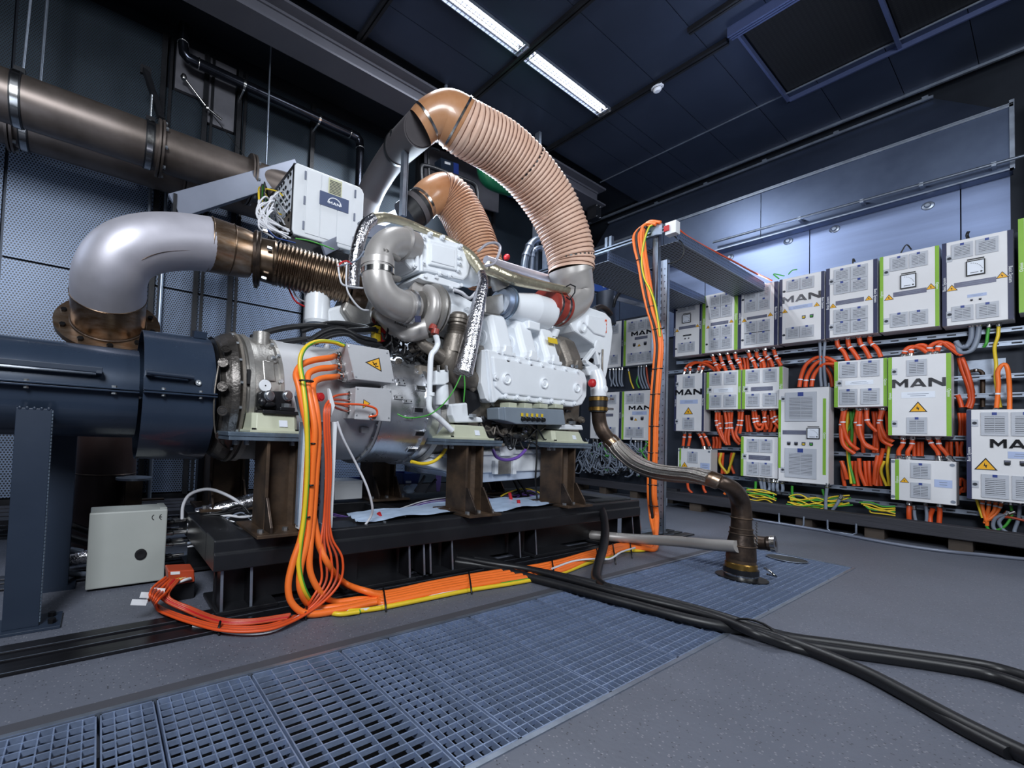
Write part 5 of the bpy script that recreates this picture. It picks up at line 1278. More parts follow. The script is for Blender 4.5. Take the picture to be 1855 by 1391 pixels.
class Cab:
    def __init__(s, label, xf, quad, depth_=0.2, stripes='nn', cut=None, group='light grey switch cabinets on the right wall', side='cab_side'):
        """quad: px of (tl, tr, br, bl) on the plane x=xf"""
        s.xf = xf
        q = [P(*a, x=xf) for a in quad]
        s.y0 = (q[0].y + q[3].y) / 2; s.y1 = (q[1].y + q[2].y) / 2        # picture left, right
        s.z1 = (q[0].z + q[1].z) / 2; s.z0 = (q[2].z + q[3].z) / 2
        s.w = s.y0 - s.y1; s.h = s.z1 - s.z0
        s.t = thing('switch_cabinet', label, 'cabinet', (xf + depth_ / 2, (s.y0 + s.y1) / 2, s.z0), group)
        MB().box((xf + 0.012, s.y1 + 0.001, s.z0), (xf + depth_, s.y0 - 0.001, s.z1)).build('body', side, s.t, 0.002)
        MB().box((xf, s.y1 + 0.002, s.z0 + 0.002), (xf + 0.0115, s.y0 - 0.002, s.z1 - 0.002)).build('door', 'cab', s.t, 0.003)
        s.stripes = stripes
    def pos(s, u, v): return Vector((s.xf, s.y0 - u * s.w, s.z1 - v * s.h))
    def stripe(s, u0, u1, m, v0=0.0, v1=1.0, word=None, wv=0.5, wcol='paper', size=0.028):
        a, b = s.pos(u0, v0), s.pos(u1, v1)
        ins = 0.003 if v0 == 0 else 0
        MB().box((s.xf - 0.0012, b.y + 0.0, b.z + ins), (s.xf + 0.0004, a.y - 0.0, a.z - ins)).build('stripe', m, s.t)
        if word:
            c = (a + b) / 2; c.z = s.z1 - wv * s.h; c.x = s.xf - 0.0014
            d_ = 1 if u0 < 0.5 else -1
            text(word, s.t, c, (0, 0, d_), (0, d_, 0), min(size, abs(a.y - b.y) * 0.95), wcol)
    def vents(s, us, vs, w_, h_, nsl=7, badge=True):
        for v in vs:
            for u in us:
                c = s.pos(u, v); vent(s.t, c.y, c.z, w_ * s.w, h_ * s.h, s.xf, nsl, badge)
    def plate(s, u0, u1, v0, v1, m='plate', screws=True):
        a, b = s.pos(u0, v0), s.pos(u1, v1)
        MB().box((s.xf - 0.002, b.y, b.z), (s.xf + 0.0, a.y, a.z)).build('name_plate', m, s.t)
        hh = (a.z - b.z)
        o = MB()
        rn = random.Random(int(a.y * 1000))
        for k in range(2):
            ww = (a.y - b.y) * rn.uniform(0.2, 0.34)
            o.box((s.xf - 0.0025, (a.y + b.y) / 2 - ww, b.z + hh * (0.3 + 0.32 * k)), (s.xf - 0.002, (a.y + b.y) / 2 + ww, b.z + hh * (0.38 + 0.32 * k)))
        o.build('plate_print', 'greycable', s.t)
    def warn(s, u, v, size):
        c = s.pos(u, v); r = size * s.h / 2; x = s.xf - 0.0005
        warn_tri(s.t, [(x, c.y + r * 1.1, c.z - r), (x, c.y - r * 1.1, c.z - r), (x, c.y, c.z + r)], NX)
        MB().prism([Vector((x - 0.0016, c.y + a * r, c.z - r * 0.35 + b * r)) for a, b in ((0.1, 0.55), (0.2, -0.05), (0.02, 0.05))], (-0.0004, 0, 0)).prism([Vector((x - 0.0016, c.y + a * r, c.z - r * 0.35 + b * r)) for a, b in ((-0.14, 0.22), (0.1, 0.1), (-0.05, -0.4))], (-0.0004, 0, 0)).build('bolt_symbol', 'ink', s.t)
    def locks(s, u, vs, big=False):
        for v in vs:
            c = s.pos(u, v)
            if big: MB().box((s.xf - 0.004, c.y - 0.017, c.z - 0.03), (s.xf, c.y + 0.017, c.z + 0.03)).build('lock_plate', 'vent', s.t, 0.002)
            MB().lathe(Vector((s.xf - (0.004 if big else 0), c.y, c.z)), NX, [(0, 0.012), (0.004, 0.012), (0.004, 0.007), (0.002, 0.007), (0.002, 0)], 12).build('lock', 'dark', s.t)
    def gauge(s, u, v, w_, h_):
        c = s.pos(u, v); a = w_ * s.w / 2; b = h_ * s.h / 2
        g = MB().box((s.xf - 0.012, c.y - a, c.z - b), (s.xf, c.y + a, c.z + b)).build('gauge', 'ink', s.t, 0.001)
        MB().box((s.xf - 0.0128, c.y - a * 0.86, c.z - b * 0.86), (s.xf - 0.012, c.y + a * 0.86, c.z + b * 0.86)).build('dial', 'plate_w', g)
        o = MB()
        for k in range(8):
            th = 0.25 + k * 0.17
            q = Vector((s.xf - 0.0132, c.y - a * 0.72 + a * 1.35 * (1 - math.cos(th)) , c.z - b * 0.5 + b * 1.15 * math.sin(th)))
            o.box(q - Vector((0, a * 0.09, b * 0.02)), q + Vector((0.0004, a * 0.05, b * 0.03)))
        o.lathe((s.xf - 0.0128, c.y - a * 0.6, c.z - b * 0.6), NX, [(0, a * 0.13), (0.001, a * 0.13), (0.001, 0)], 10)
        o.box((s.xf - 0.0132, c.y - a * 0.3, c.z - b * 0.66), (s.xf - 0.0128, c.y + a * 0.55, c.z - b * 0.58))
        o.build('scale', 'ink', g)
        MB().box((s.xf - 0.002, c.y - a * 0.9, c.z + b * 1.12), (s.xf, c.y + a * 0.9, c.z + b * 1.28)).build('tag_plate', 'ink', s.t)
    def man(s, u, v, w_, h_, m='letter'):
        c = s.pos(u, v); o = MB()
        letters_MAN(o, Vector((s.xf - 0.0005, c.y, c.z)), RT, UPV, h_ * s.h, w_ * s.w, 0.005); o.build('lettering', m, s.t)
    def switches(s, us, v, cols, size=0.04):
        for u, m in zip(us, cols):
            c = s.pos(u, v); r = size * s.w
            MB().prism([(s.xf, c.y + r, c.z + r * 1.6), (s.xf, c.y - r, c.z + r * 1.6), (s.xf, c.y - r, c.z - r * 0.5), (s.xf, c.y - r * 0.6, c.z - r * 1.1), (s.xf, c.y + r * 0.6, c.z - r * 1.1), (s.xf, c.y + r, c.z - r * 0.5)], (-0.003, 0, 0)).build('switch_plate', 'dark', s.t)
            MB().box((s.xf - 0.0036, c.y - r * 0.8, c.z + r * 0.75), (s.xf - 0.003, c.y + r * 0.8, c.z + r * 1.45)).build('switch_label', 'plate', s.t)
            MB().lathe((s.xf - 0.003, c.y, c.z), NX, [(0, r * 0.72), (0.006, r * 0.72), (0.006, r * 0.5), (0.014, r * 0.45), (0.014, 0)], 14).build('switch_knob', m, s.t)
    def corner_bolts(s, uv, r=0.012):
        for u, v in uv:
            c = s.pos(u, v); MB().lathe(c, NX, [(0, r), (0.003, r), (0.003, 0)], 12).build('corner_screw', 'zinc', s.t)
XF = 6.4
BS, OP = 'Basic System', 'Option'
# ---- top row
c = Cab('narrow cabinet at the left end of the upper row, with gauge and navy edge stripes', XF, [(1221.3, 545.5), (1272.6, 536), (1269, 641), (1219.5, 647.5)])
c.stripe(0, 0.07, 'navy', word=BS, wv=0.55, size=0.02); c.stripe(0.93, 1, 'navy', word=BS, wv=0.5, size=0.02)
c.vents((0.33, 0.63), (0.13, 0.85), 0.3, 0.17); c.gauge(0.48, 0.35, 0.3, 0.15); c.plate(0.2, 0.8, 0.475, 0.525); c.warn(0.13, 0.53, 0.055); c.warn(0.86, 0.50, 0.055)
c.plate(0.35, 0.65, 0.63, 0.655, 'ink'); c.locks(0.1, (0.17, 0.86)); c.switches((0.43, 0.56), 0.7, ('ink', 'ink'), 0.02)
c = Cab('upper cabinet second from the left end, green edge stripes, eight vents', XF, [(1273.6, 535.8), (1337.6, 523.5), (1335, 633.5), (1271, 641)])
c.stripe(0, 0.09, 'lime', word=OP, wv=0.45); c.stripe(0.91, 1, 'lime', word=OP, wv=0.45)
c.vents((0.37, 0.69), (0.13, 0.33, 0.66, 0.86), 0.31, 0.19); c.plate(0.25, 0.75, 0.49, 0.545); c.warn(0.175, 0.55, 0.055); c.warn(0.83, 0.51, 0.055); c.locks(0.14, (0.2, 0.85))
c = Cab('upper cabinet third from the left end, navy edge stripes, eight vents', XF, [(1338.4, 523.4), (1410, 508), (1408, 624), (1336.5, 633.5)])
c.stripe(0, 0.08, 'navy', word=BS, wv=0.5); c.stripe(0.91, 1, 'navy', word=BS, wv=0.5)
c.vents((0.33, 0.66), (0.13, 0.32, 0.67, 0.85), 0.31, 0.19); c.plate(0.23, 0.74, 0.495, 0.54); c.warn(0.16, 0.535, 0.06); c.warn(0.82, 0.505, 0.06); c.locks(0.12, (0.2, 0.86))
c = Cab('upper cabinet with chrome block lettering and two lamps', XF, [(1412.6, 507.6), (1493.8, 488.5), (1493, 614), (1411, 624)])
c.stripe(0, 0.07, 'navy', word=BS, wv=0.5); c.stripe(0.93, 1, 'navy', word=BS, wv=0.47)
c.vents((0.32, 0.63), (0.13, 0.85), 0.3, 0.17); c.man(0.07, 0.385, 0.86, 0.1, 'letter_s'); c.plate(0.22, 0.75, 0.445, 0.5, 'plate_b'); c.warn(0.13, 0.5, 0.06); c.warn(0.84, 0.475, 0.06)
c.switches((0.56, 0.73), 0.64, ('yellow', 'green'), 0.04); c.locks(0.11, (0.2, 0.87))
c = Cab('upper cabinet with eight vents and navy stripes, right of the lettered one', XF, [(1496.2, 488), (1590, 466.5), (1589.5, 602.5), (1496, 613.5)])
c.stripe(0, 0.08, 'navy', word=BS, wv=0.5); c.stripe(0.92, 1, 'navy', word=BS, wv=0.5)
c.vents((0.325, 0.66), (0.13, 0.31, 0.7, 0.87), 0.32, 0.175); c.plate(0.2, 0.75, 0.49, 0.55); c.warn(0.145, 0.545, 0.065); c.warn(0.84, 0.515, 0.065); c.locks(0.115, (0.2, 0.85), True)
c = Cab('upper cabinet with green edge stripes and a square gauge', XF, [(1594.2, 465.3), (1702, 443.8), (1701, 591), (1593, 602.5)])
c.stripe(0, 0.065, 'lime', word=OP, wv=0.5); c.stripe(0.935, 1, 'lime', word=OP, wv=0.5)
c.vents((0.34, 0.67), (0.13, 0.86), 0.3, 0.18); c.gauge(0.5, 0.385, 0.27, 0.18); c.plate(0.24, 0.8, 0.5, 0.56); c.warn(0.165, 0.55, 0.075); c.warn(0.87, 0.495, 0.075); c.locks(0.12, (0.22, 0.86), True)
c = Cab('upper cabinet with gauge and navy edge stripes near the right end', XF, [(1706.2, 441), (1837, 414.5), (1836, 577.5), (1707, 592.5)])
c.stripe(0, 0.07, 'navy', word=BS, wv=0.5); c.stripe(0.92, 1, 'navy', word=BS, wv=0.5)
c.vents((0.3, 0.65), (0.13, 0.865), 0.31, 0.175); c.gauge(0.49, 0.36, 0.27, 0.175); c.plate(0.18, 0.77, 0.5, 0.56); c.warn(0.145, 0.55, 0.075); c.warn(0.85, 0.49, 0.075); c.locks(0.11, (0.2, 0.865), True)
c.plate(0.37, 0.64, 0.66, 0.695, 'plate_b'); c.switches((0.43, 0.55), 0.73, ('ink', 'ink'), 0.018)
c = Cab('upper cabinet cut by the right picture edge, green edge stripe', XF - 0.05, [(1845, 398), (1975, 366), (1975, 552), (1845, 567.5)])
c.stripe(0, 0.09, 'lime', word=OP, wv=0.52); c.vents((0.4, 0.7), (0.14, 0.86), 0.28, 0.17)
# ---- lower rows
c = Cab('narrow lower cabinet with black block lettering and navy stripes, left end', XF, [(1222.5, 678.5), (1276, 675), (1275, 781.5), (1220.5, 780.5)])
c.stripe(0, 0.075, 'navy', word=BS, wv=0.5, size=0.018); c.stripe(0.93, 1, 'navy', word=BS, wv=0.5, size=0.018)
c.vents((0.5,), (0.145, 0.865), 0.38, 0.2); c.man(0.03, 0.37, 0.9, 0.1); c.plate(0.2, 0.8, 0.455, 0.525, 'plate_b'); c.warn(0.49, 0.645, 0.125); c.locks(0.1, (0.17, 0.83), True)
c = Cab('lower cabinet with four vents and green stripes, left of two alike', XF, [(1279.6, 674.5), (1343, 668.5), (1341.5, 741.5), (1280, 742)])
c.stripe(0, 0.08, 'lime', word=OP, wv=0.5); c.stripe(0.92, 1, 'lime', word=OP, wv=0.5)
c.vents((0.28, 0.7), (0.21, 0.78), 0.34, 0.31); c.plate(0.22, 0.78, 0.45, 0.56, 'plate_w'); c.locks(0.115, (0.48,), True)
c = Cab('lower cabinet with four vents and green stripes, right of two alike', XF, [(1345, 668.5), (1418.3, 664), (1417, 740), (1344, 741)])
c.stripe(0, 0.08, 'lime', word=OP, wv=0.5); c.stripe(0.92, 1, 'lime', word=OP, wv=0.5)
c.vents((0.28, 0.7), (0.2, 0.78), 0.33, 0.31); c.plate(0.23, 0.77, 0.46, 0.56, 'plate'); c.locks(0.11, (0.5,), True)
c = Cab('tall lower cabinet with two large vents, a gauge and four switches', XF - 0.04, [(1411, 705), (1502.4, 699.5), (1500, 879), (1409, 870.5)])
c.stripe(0, 0.055, 'lime', 0.12, 0.86, word=OP, wv=0.5); c.stripe(0.89, 0.95, 'lime', 0.12, 0.9, word=OP, wv=0.5)
c.vents((0.46,), (0.2, 0.795), 0.63, 0.31, 15); c.plate(0.09, 0.57, 0.45, 0.495); c.gauge(0.71, 0.48, 0.25, 0.115); c.switches((0.22, 0.37, 0.52, 0.67), 0.595, ('ink', 'ink', 'yellow', 'green'), 0.036); c.locks(0.1, (0.11, 0.875), True)
c = Cab('small lower cabinet behind the braided hose, with one vent and blue label', XF, [(1228, 812), (1287.8, 814), (1287, 872), (1227, 868)])
c.stripe(0.05, 0.11, 'lime', word=OP, wv=0.45); c.vents((0.47,), (0.27, 0.78), 0.3, 0.36); c.warn(0.22, 0.52, 0.17); c.plate(0.7, 0.97, 0.43, 0.63, 'plate_b'); c.corner_bolts(((0.05, 0.07), (0.95, 0.07)))
c = Cab('lower cabinet with four vents and one green stripe beside the tall cabinet', XF, [(1342.8, 790), (1410, 792), (1408.5, 867), (1341.5, 862.5)])
c.stripe(0, 0.075, 'lime', word=OP, wv=0.5); c.vents((0.34, 0.69), (0.22, 0.79), 0.32, 0.32); c.plate(0.22, 0.8, 0.46, 0.57, 'plate'); c.locks(0.11, (0.5,), True)
c = Cab('lower cabinet with four vents and green stripes beside the big lettered one', XF, [(1511.8, 655), (1608, 647.5), (1607, 737.5), (1510.5, 737)])
c.stripe(0, 0.075, 'lime', word=OP, wv=0.5); c.stripe(0.93, 1, 'lime', word=OP, wv=0.5)
c.vents((0.28, 0.69), (0.2, 0.78), 0.34, 0.33); c.plate(0.22, 0.75, 0.44, 0.53, 'plate_w'); c.locks(0.11, (0.48,), True)
c = Cab('lower cabinet with large grey block lettering and green edge stripes', XF - 0.03, [(1609.6, 647), (1724, 638.5), (1723, 791.5), (1608.5, 788)])
c.stripe(0, 0.065, 'lime', word=OP, wv=0.5); c.stripe(0.925, 1, 'lime', word=OP, wv=0.48)
c.vents((0.47,), (0.155, 0.87), 0.32, 0.2); c.man(0.07, 0.395, 0.85, 0.105, 'letter_s'); c.plate(0.22, 0.76, 0.455, 0.53, 'plate_w'); c.warn(0.49, 0.64, 0.13); c.locks(0.105, (0.19, 0.85), True)
c = Cab('low cabinet with screwed cover, two vents and a blue label, under the lettered one', XF - 0.02, [(1613.8, 833), (1733.5, 834.5), (1732.5, 915), (1612.5, 905.5)])
c.stripe(0.075, 0.14, 'lime', word=OP, wv=0.5); c.vents((0.475,), (0.25, 0.72), 0.3, 0.36); c.warn(0.225, 0.495, 0.13); c.plate(0.68, 0.94, 0.43, 0.61, 'plate_b'); c.corner_bolts(((0.04, 0.06), (0.94, 0.08), (0.04, 0.92), (0.95, 0.92)), 0.014)
c = Cab('large lower cabinet with black block lettering cut by the right picture edge', XF - 0.1, [(1751, 743), (1978, 738), (1978, 926), (1751, 901)])
c.stripe(0, 0.045, 'navy', word=BS, wv=0.5); c.vents((0.25, 0.51, 0.77), (0.16, 0.84), 0.235, 0.255, 9); c.man(0.21, 0.42, 0.46, 0.095); c.plate(0.36, 0.66, 0.455, 0.53, 'plate_b'); c.warn(0.17, 0.6, 0.135); c.switches((0.355, 0.485, 0.6), 0.585, ('ink', 'ink', 'yellow'), 0.028); c.locks(0.075, (0.15, 0.83), True)
# ---- the group farther back
XB = 6.85
G2 = 'light grey switch cabinets of the far group'
c = Cab('far upper cabinet half hidden behind the engine front cover', XB, [(1083, 588), (1131, 580), (1127, 663), (1078, 670)], 0.152, group=G2, side='cab_back')
c.stripe(0.93, 1, 'navy', word=BS, wv=0.5, size=0.018); c.vents((0.35, 0.68), (0.16, 0.83), 0.3, 0.2)
c = Cab('far upper cabinet with black block lettering behind the orange riser cables', XB, [(1132, 580), (1197, 569), (1192, 657), (1128, 664)], 0.152, group=G2, side='cab_back')
c.stripe(0, 0.065, 'lime', word=OP, wv=0.5, size=0.018); c.vents((0.24, 0.5, 0.76), (0.16, 0.84), 0.25, 0.21); c.man(0.22, 0.37, 0.62, 0.09); c.plate(0.32, 0.68, 0.4, 0.46); c.warn(0.45, 0.58, 0.06); c.switches((0.31, 0.62), 0.57, ('ink', 'ink'), 0.04)
c = Cab('far lower cabinet beside the rubber hose of the engine', XB, [(1073, 712), (1127, 709), (1124, 796), (1066, 794)], 0.152, group=G2, side='cab_back')
c.stripe(0.93, 1, 'navy', word=BS, wv=0.5, size=0.018); c.vents((0.35, 0.68), (0.16, 0.84), 0.32, 0.19); c.plate(0.35, 0.75, 0.46, 0.52, 'plate')
c = Cab('far lower cabinet with black block lettering behind the orange riser cables', XB, [(1128, 709), (1194, 705), (1190, 799), (1125, 796)], 0.152, group=G2, side='cab_back')
c.stripe(0, 0.06, 'lime', word=OP, wv=0.5, size=0.018); c.vents((0.24, 0.5), (0.16, 0.84), 0.25, 0.2); c.man(0.2, 0.39, 0.62, 0.085); c.plate(0.3, 0.7, 0.42, 0.49, 'plate_b'); c.warn(0.4, 0.58, 0.055); c.switches((0.29, 0.58), 0.57, ('ink', 'ink'), 0.04)

# ---- mounting rails behind the cabinets
def crail(px0, py0, px1, py1, label, x=6.601, h_=0.04):
    a, b = P(px0, py0, x=x), P(px1, py1, x=x); z = (a.z + b.z) / 2
    t = thing('mounting_rail', label, 'rail', (x, (a.y + b.y) / 2, z), 'galvanised mounting rails behind the cabinets')
    MB().box((x, b.y, z - h_ / 2), (x + 0.02, a.y, z - h_ / 2 + 0.01)).box((x, b.y, z + h_ / 2 - 0.01), (x + 0.02, a.y, z + h_ / 2)).box((x + 0.006, b.y, z - h_ / 2), (x + 0.02, a.y, z + h_ / 2)).build('channel', 'zinc', t)
    o = MB(); n = int((a.y - b.y) / 0.11)
    for k in range(n): o.box((x + 0.004, b.y + 0.02 + 0.11 * k, z - 0.006), (x + 0.0065, b.y + 0.07 + 0.11 * k, z + 0.006))
    stuff(o.build('slots', 'dark', t))
    for k in range(3):
        yy = b.y + (a.y - b.y) * (0.1 + 0.4 * k)
        MB().box((x + 0.02, yy - 0.02, z - h_ / 2), (6.781, yy + 0.02, z + h_ / 2)).build('standoff', 'zinc', t)
crail(1225, 655, 1860, 597, 'galvanised rail right under the upper row of cabinets')
crail(1180, 668, 1860, 634, 'galvanised rail behind the bent orange cables')
crail(1500, 693, 1865, 684, 'galvanised rail level with the large grey lettering')
crail(1280, 716, 1860, 737, 'galvanised rail just above the large right cabinet')
crail(1275, 783, 1755, 795, 'galvanised rail under the two alike four vent cabinets')
crail(1290, 812, 1755, 831, 'galvanised rail level with the top of the screwed cabinet')
crail(1285, 860, 1860, 915, 'galvanised rail low behind the yellow earth cables')
crail(1285, 875, 1860, 945, 'lowest galvanised rail above the dark timber')

# ---- timber and pallet feet
t = thing('timber_base', 'dark stained timber base under the wall cabinets', 'base', (6.3, 1.0, 0.1))
MB().box((6.16, -0.8, 0.098), (6.3, 2.7, 0.205)).build('front_timber', 'timber', t, 0.006)
MB().box((6.3, -0.8, 0.12), (6.78, 2.7, 0.15)).build('deck', 'timber', t)
for k in range(7): MB().box((6.2, -0.55 + 0.47 * k, 0.0), (6.75, -0.43 + 0.47 * k, 0.098)).build('pallet_block', 'timber2', t)
MB().box((6.62, 2.7, 0.1), (6.72, 4.2, 0.2)).build('far_timber', 'timber', t, 0.004)
for k in range(4): MB().box((6.64, 2.75 + 0.45 * k, 0.0), (6.95, 2.85 + 0.45 * k, 0.1)).build('pallet_block', 'timber2', t)
hoop = None
for px0, px1, py in ((1411, 1456, 955), (1499, 1551, 970), (1195, 1208, 893)):
    a = P(px0, py, z=0.012); b = P(px1, py + (px1 - px0) * 0.16, z=0.012); x = (a.x + b.x) / 2 * 0 + 6.13
    MB().tube([(x, a.y * x / a.x, 0.12), (x, a.y * x / a.x, 0.03), (x, a.y * x / a.x - 0.02, 0.012), (x, b.y * x / b.x + 0.02, 0.012), (x, b.y * x / b.x, 0.03), (x, b.y * x / b.x, 0.12)], 0.008, 8).build('steel_foot', 'zinc', t)
cable('floor_conduit', [P(a, b, z=0.014) for a, b in ((1228, 914), (1290, 924), (1362, 940), (1430, 951), (1490, 961), (1600, 982), (1700, 997), (1780, 1005), (1870, 1014))], 0.014, 'sheetgrey', 'pale grey conduit lying along the foot of the timber base', 'conduit')
# ================================================================== CABLES BETWEEN THE CABINETS
ORD = ['first', 'second', 'third', 'fourth', 'fifth', 'sixth', 'seventh', 'eighth', 'ninth', 'tenth', 'eleventh', 'twelfth']
def gland(parent, p, d, r):
    MB().lathe(p, d, [(0, r * 1.5), (r * 1.2, r * 1.5), (r * 1.2, r * 1.25), (r * 2.2, r * 1.25), (r * 2.2, r * 1.5), (r * 3.2, r * 1.5), (r * 3.8, r * 1.05)], 10).build('cable_gland', 'chrome', parent)
def sleeve(parent, q, k, r, m='plate_w'):
    a = Vector(q[k]); b = Vector(q[min(k + 1, len(q) - 1)])
    if (b - a).length < 1e-5: return
    d = (b - a).normalized(); L = min(0.013, (b - a).length)
    MB().lathe(a, d, [(0, r * 1.02), (0, r * 1.14), (L, r * 1.14), (L, r * 1.02)], 10).build('marker_sleeve', m, parent)
XCAB = 6.5
def wc(px, r, m, label, group, x=XCAB, gl=True, sl=(), end_gland=False, name='cable'):
    """px: pixel path on the plane x (an optional third entry moves a point to another x); r in pixels"""
    pts = [P(p[0], p[1], x=p[2] if len(p) > 2 else x) for p in px]
    rr = pxm(pts[0], r * (0.82 if r > 2.5 else 1))
    j_ = random.Random(int(px[0][0] * 13 + px[0][1]))
    pts = pts[:1] + [p_ + Vector((j_.uniform(-0.012, 0.012), j_.uniform(-0.008, 0.008), j_.uniform(-0.006, 0.006))) for p_ in pts[1:-1]] + pts[-1:]
    q = smooth(pts, 5)
    o = tag(MB().tube(q, rr, 8).build(name, m), label, 'cable', group)
    if gl: gland(o, pts[0] - (pts[1] - pts[0]).normalized() * rr * 3, pts[1] - pts[0], rr)
    if end_gland: gland(o, pts[-1] + (pts[-1] - pts[-2]).normalized() * rr * 2, pts[-2] - pts[-1], rr)
    for k in sl: sleeve(o, q, k, rr)
    return o
def bunch(where, group, paths, r, m, **kw):
    for k, px in enumerate(paths):
        col = {'orange': 'orange', 'orange_red': 'orange', 'orange_dark': 'orange', 'greycable': 'grey', 'green': 'green', 'yellow': 'yellow', 'whitecable': 'white', 'black_rubber': 'black'}[m]
        lab = f'{col} cable {where}' + (f', {ORD[k]} from left' if len(paths) > 1 else '')
        wc(px, r, m, lab, group, **kw)
g = 'orange power cables on the cabinet wall'
bunch('arching out of the narrow lettered cabinet', g, [[(1240, 674), (1242, 664), (1252, 657), (1266, 657), (1282, 663), (1296, 672)], [(1250, 673), (1252, 663), (1263, 657), (1280, 659), (1300, 670)], [(1264, 672), (1268, 661), (1280, 655), (1296, 660), (1306, 668)], [(1272, 671), (1276, 661), (1290, 657), (1308, 663), (1316, 670)]], 2.6, 'orange_red', sl=(3,), x=6.52)
bunch('bending right below the second upper cabinet', g, [[(x, y + 3), (x + 1, y + 12), (x + 8, y + 22), (x + 12, y + 34)] for x, y in ((1291, 641), (1304, 640), (1318, 638), (1332, 636.5))], 3.2, 'orange_red', sl=(7, 9))
bunch('bending right below the third upper cabinet', g, [[(x, y + 3), (x + 1, y + 12), (x + 9, y + 22), (x + 14, y + 34)] for x, y in ((1356, 634), (1371, 632.5), (1386, 630.5), (1401, 628.5))], 3.4, 'orange_red', sl=(7, 9))
bunch('in the dense row behind the bent ones', g, [[(x, 648), (x + 1, 660), (x + 2, 672)] for x in (1340, 1347, 1354, 1377, 1384, 1391, 1412)], 2.6, 'orange_red', x=6.56, gl=False)
bunch('in the big arch below the chrome lettered cabinet', g, [[(1448, 701), (1452, 680), (1462, 660), (1478, 648), (1496, 648), (1512, 655)], [(1459, 701), (1462, 682), (1472, 664), (1486, 653), (1502, 652), (1514, 657)], [(1470, 700), (1472, 682), (1480, 668), (1494, 659), (1512, 660)]], 3.6, 'orange_red', gl=False, sl=(3,))
bunch('standing behind the arch', g, [[(1492, 660), (1504, 680), (1508, 701)], [(1500, 655), (1512, 672), (1514, 700)]], 3.2, 'orange_red', x=6.58, gl=False)
bunch('conduit hanging between the upper cabinets and the tall one', 'grey conduits on the cabinet wall', [[(1485, 619), (1485, 650), (1486, 680), (1488, 700)], [(1494.5, 618), (1494, 650), (1494, 680), (1496, 700)]], 2.6, 'greycable')
bunch('bending right below the eight vent upper cabinet', g, [[(x, y + 3), (x + 2, y + 14), (x + 12, y + 26), (x + 20, y + 42)] for x, y in ((1516, 611.5), (1536, 609.5), (1556, 607), (1576, 604.5))], 3.8, 'orange_red', sl=(7,))
bunch('looping from the big lettered cabinet to the right', g, [[(1637, 643), (1640, 634), (1652, 627), (1668, 630), (1682, 640)], [(1650, 642), (1654, 631), (1666, 625), (1680, 628), (1694, 640)], [(1684, 639), (1688, 626), (1702, 620), (1720, 627), (1738, 642)], [(1697, 638), (1702, 624), (1714, 621), (1730, 630), (1742, 644)]], 4, 'orange_red', sl=(3,))
bunch('straight behind the loops', g, [[(1660, 645), (1668, 655)], [(1700, 640), (1708, 650), (1716, 656)]], 3, 'orange_red', x=6.6, gl=False)
bunch('hose in the U bend below the upper right gauge cabinet', 'grey conduits on the cabinet wall', [[(1760, 590), (1760, 612), (1752, 627), (1738, 630), (1732, 618)], [(1773.5, 589), (1773, 614), (1762, 634), (1742, 638), (1733, 624)]], 4.2, 'greycable')
bunch('with yellow stripe below the upper right gauge cabinet', 'earth wires on the cabinet wall', [[(1809, 590), (1808, 610), (1804, 630), (1802, 660), (1806, 690), (1812, 738)]], 2.2, 'yellow')
bunch('short and curved below the upper right gauge cabinet', 'earth wires on the cabinet wall', [[(1791, 592), (1791, 610), (1787, 622), (1782, 629)]], 2.0, 'green')
bunch('rising high out of the large right cabinet and back', g, [[(1805, 741), (1806, 700), (1810, 672), (1817, 660), (1824, 670), (1827, 705), (1829, 742)]], 3.4, 'orange', x=6.42, sl=(3,))
bunch('slanting down right of the big lettered cabinet', g, [[(1737, 648), (1745, 670), (1753, 700), (1755, 722), (1752, 738)], [(1742, 648), (1750, 668), (1759, 698), (1760, 722), (1757, 740)], [(1734, 715), (1740, 724), (1742, 738)]], 3.8, 'orange_red', gl=False, x=6.6)
bunch('straight between lettered cabinet and large right cabinet', g, [[(x, 748), (x + 1, 770), (x + 1, 795)] for x in (1737, 1743, 1749)] + [[(x, 800), (x, 815), (x + 1, 830)] for x in (1716, 1723, 1733, 1743)], 2.6, 'orange_red', x=6.62, gl=False)
bunch('tied in a small bundle left of the large right cabinet', g, [[(1738, 880), (1742, 868), (1748, 872), (1746, 888), (1738, 890)], [(1736, 895), (1742, 884), (1748, 890)]], 2.8, 'orange_red', x=6.6, gl=False)
bunch('hanging below the left four vent cabinet', g, [[(1298, 745), (1298, 765), (1304, 785), (1314, 803)], [(1303, 745), (1303, 770), (1310, 790), (1318, 806)], [(1313, 745), (1315, 770), (1315, 790), (1316, 806)], [(1320, 745), (1321, 770), (1320, 792), (1321, 806)], [(1326, 745), (1325, 770), (1331, 793), (1340, 805)], [(1339, 744), (1337, 765), (1334, 785), (1342, 800)], [(1345, 744), (1344, 765), (1340, 785)]], 2.8, 'orange_red', sl=(4, 6))
bunch('hanging below the right four vent cabinet', g, [[(1364, 743), (1364, 760), (1370, 776), (1380, 778)], [(1368, 743), (1369, 760), (1374, 770), (1380, 768)], [(1382, 742), (1383, 760), (1380, 778)], [(1387, 742), (1386, 760), (1390, 778)], [(1396, 742), (1400, 760), (1412, 776)], [(1402, 742), (1406, 757), (1414, 768)]], 2.8, 'orange_red', sl=(4, 6))
bunch('standing close behind the hanging ones', g, [[(x, 752), (x + 1, 768), (x + rndx, 782)] for x, rndx in ((1307, 0), (1352, 2), (1356, 5), (1374, -2), (1391, -6), (1398, -4), (1408, -6))], 2.4, 'orange_red', x=6.58, gl=False)
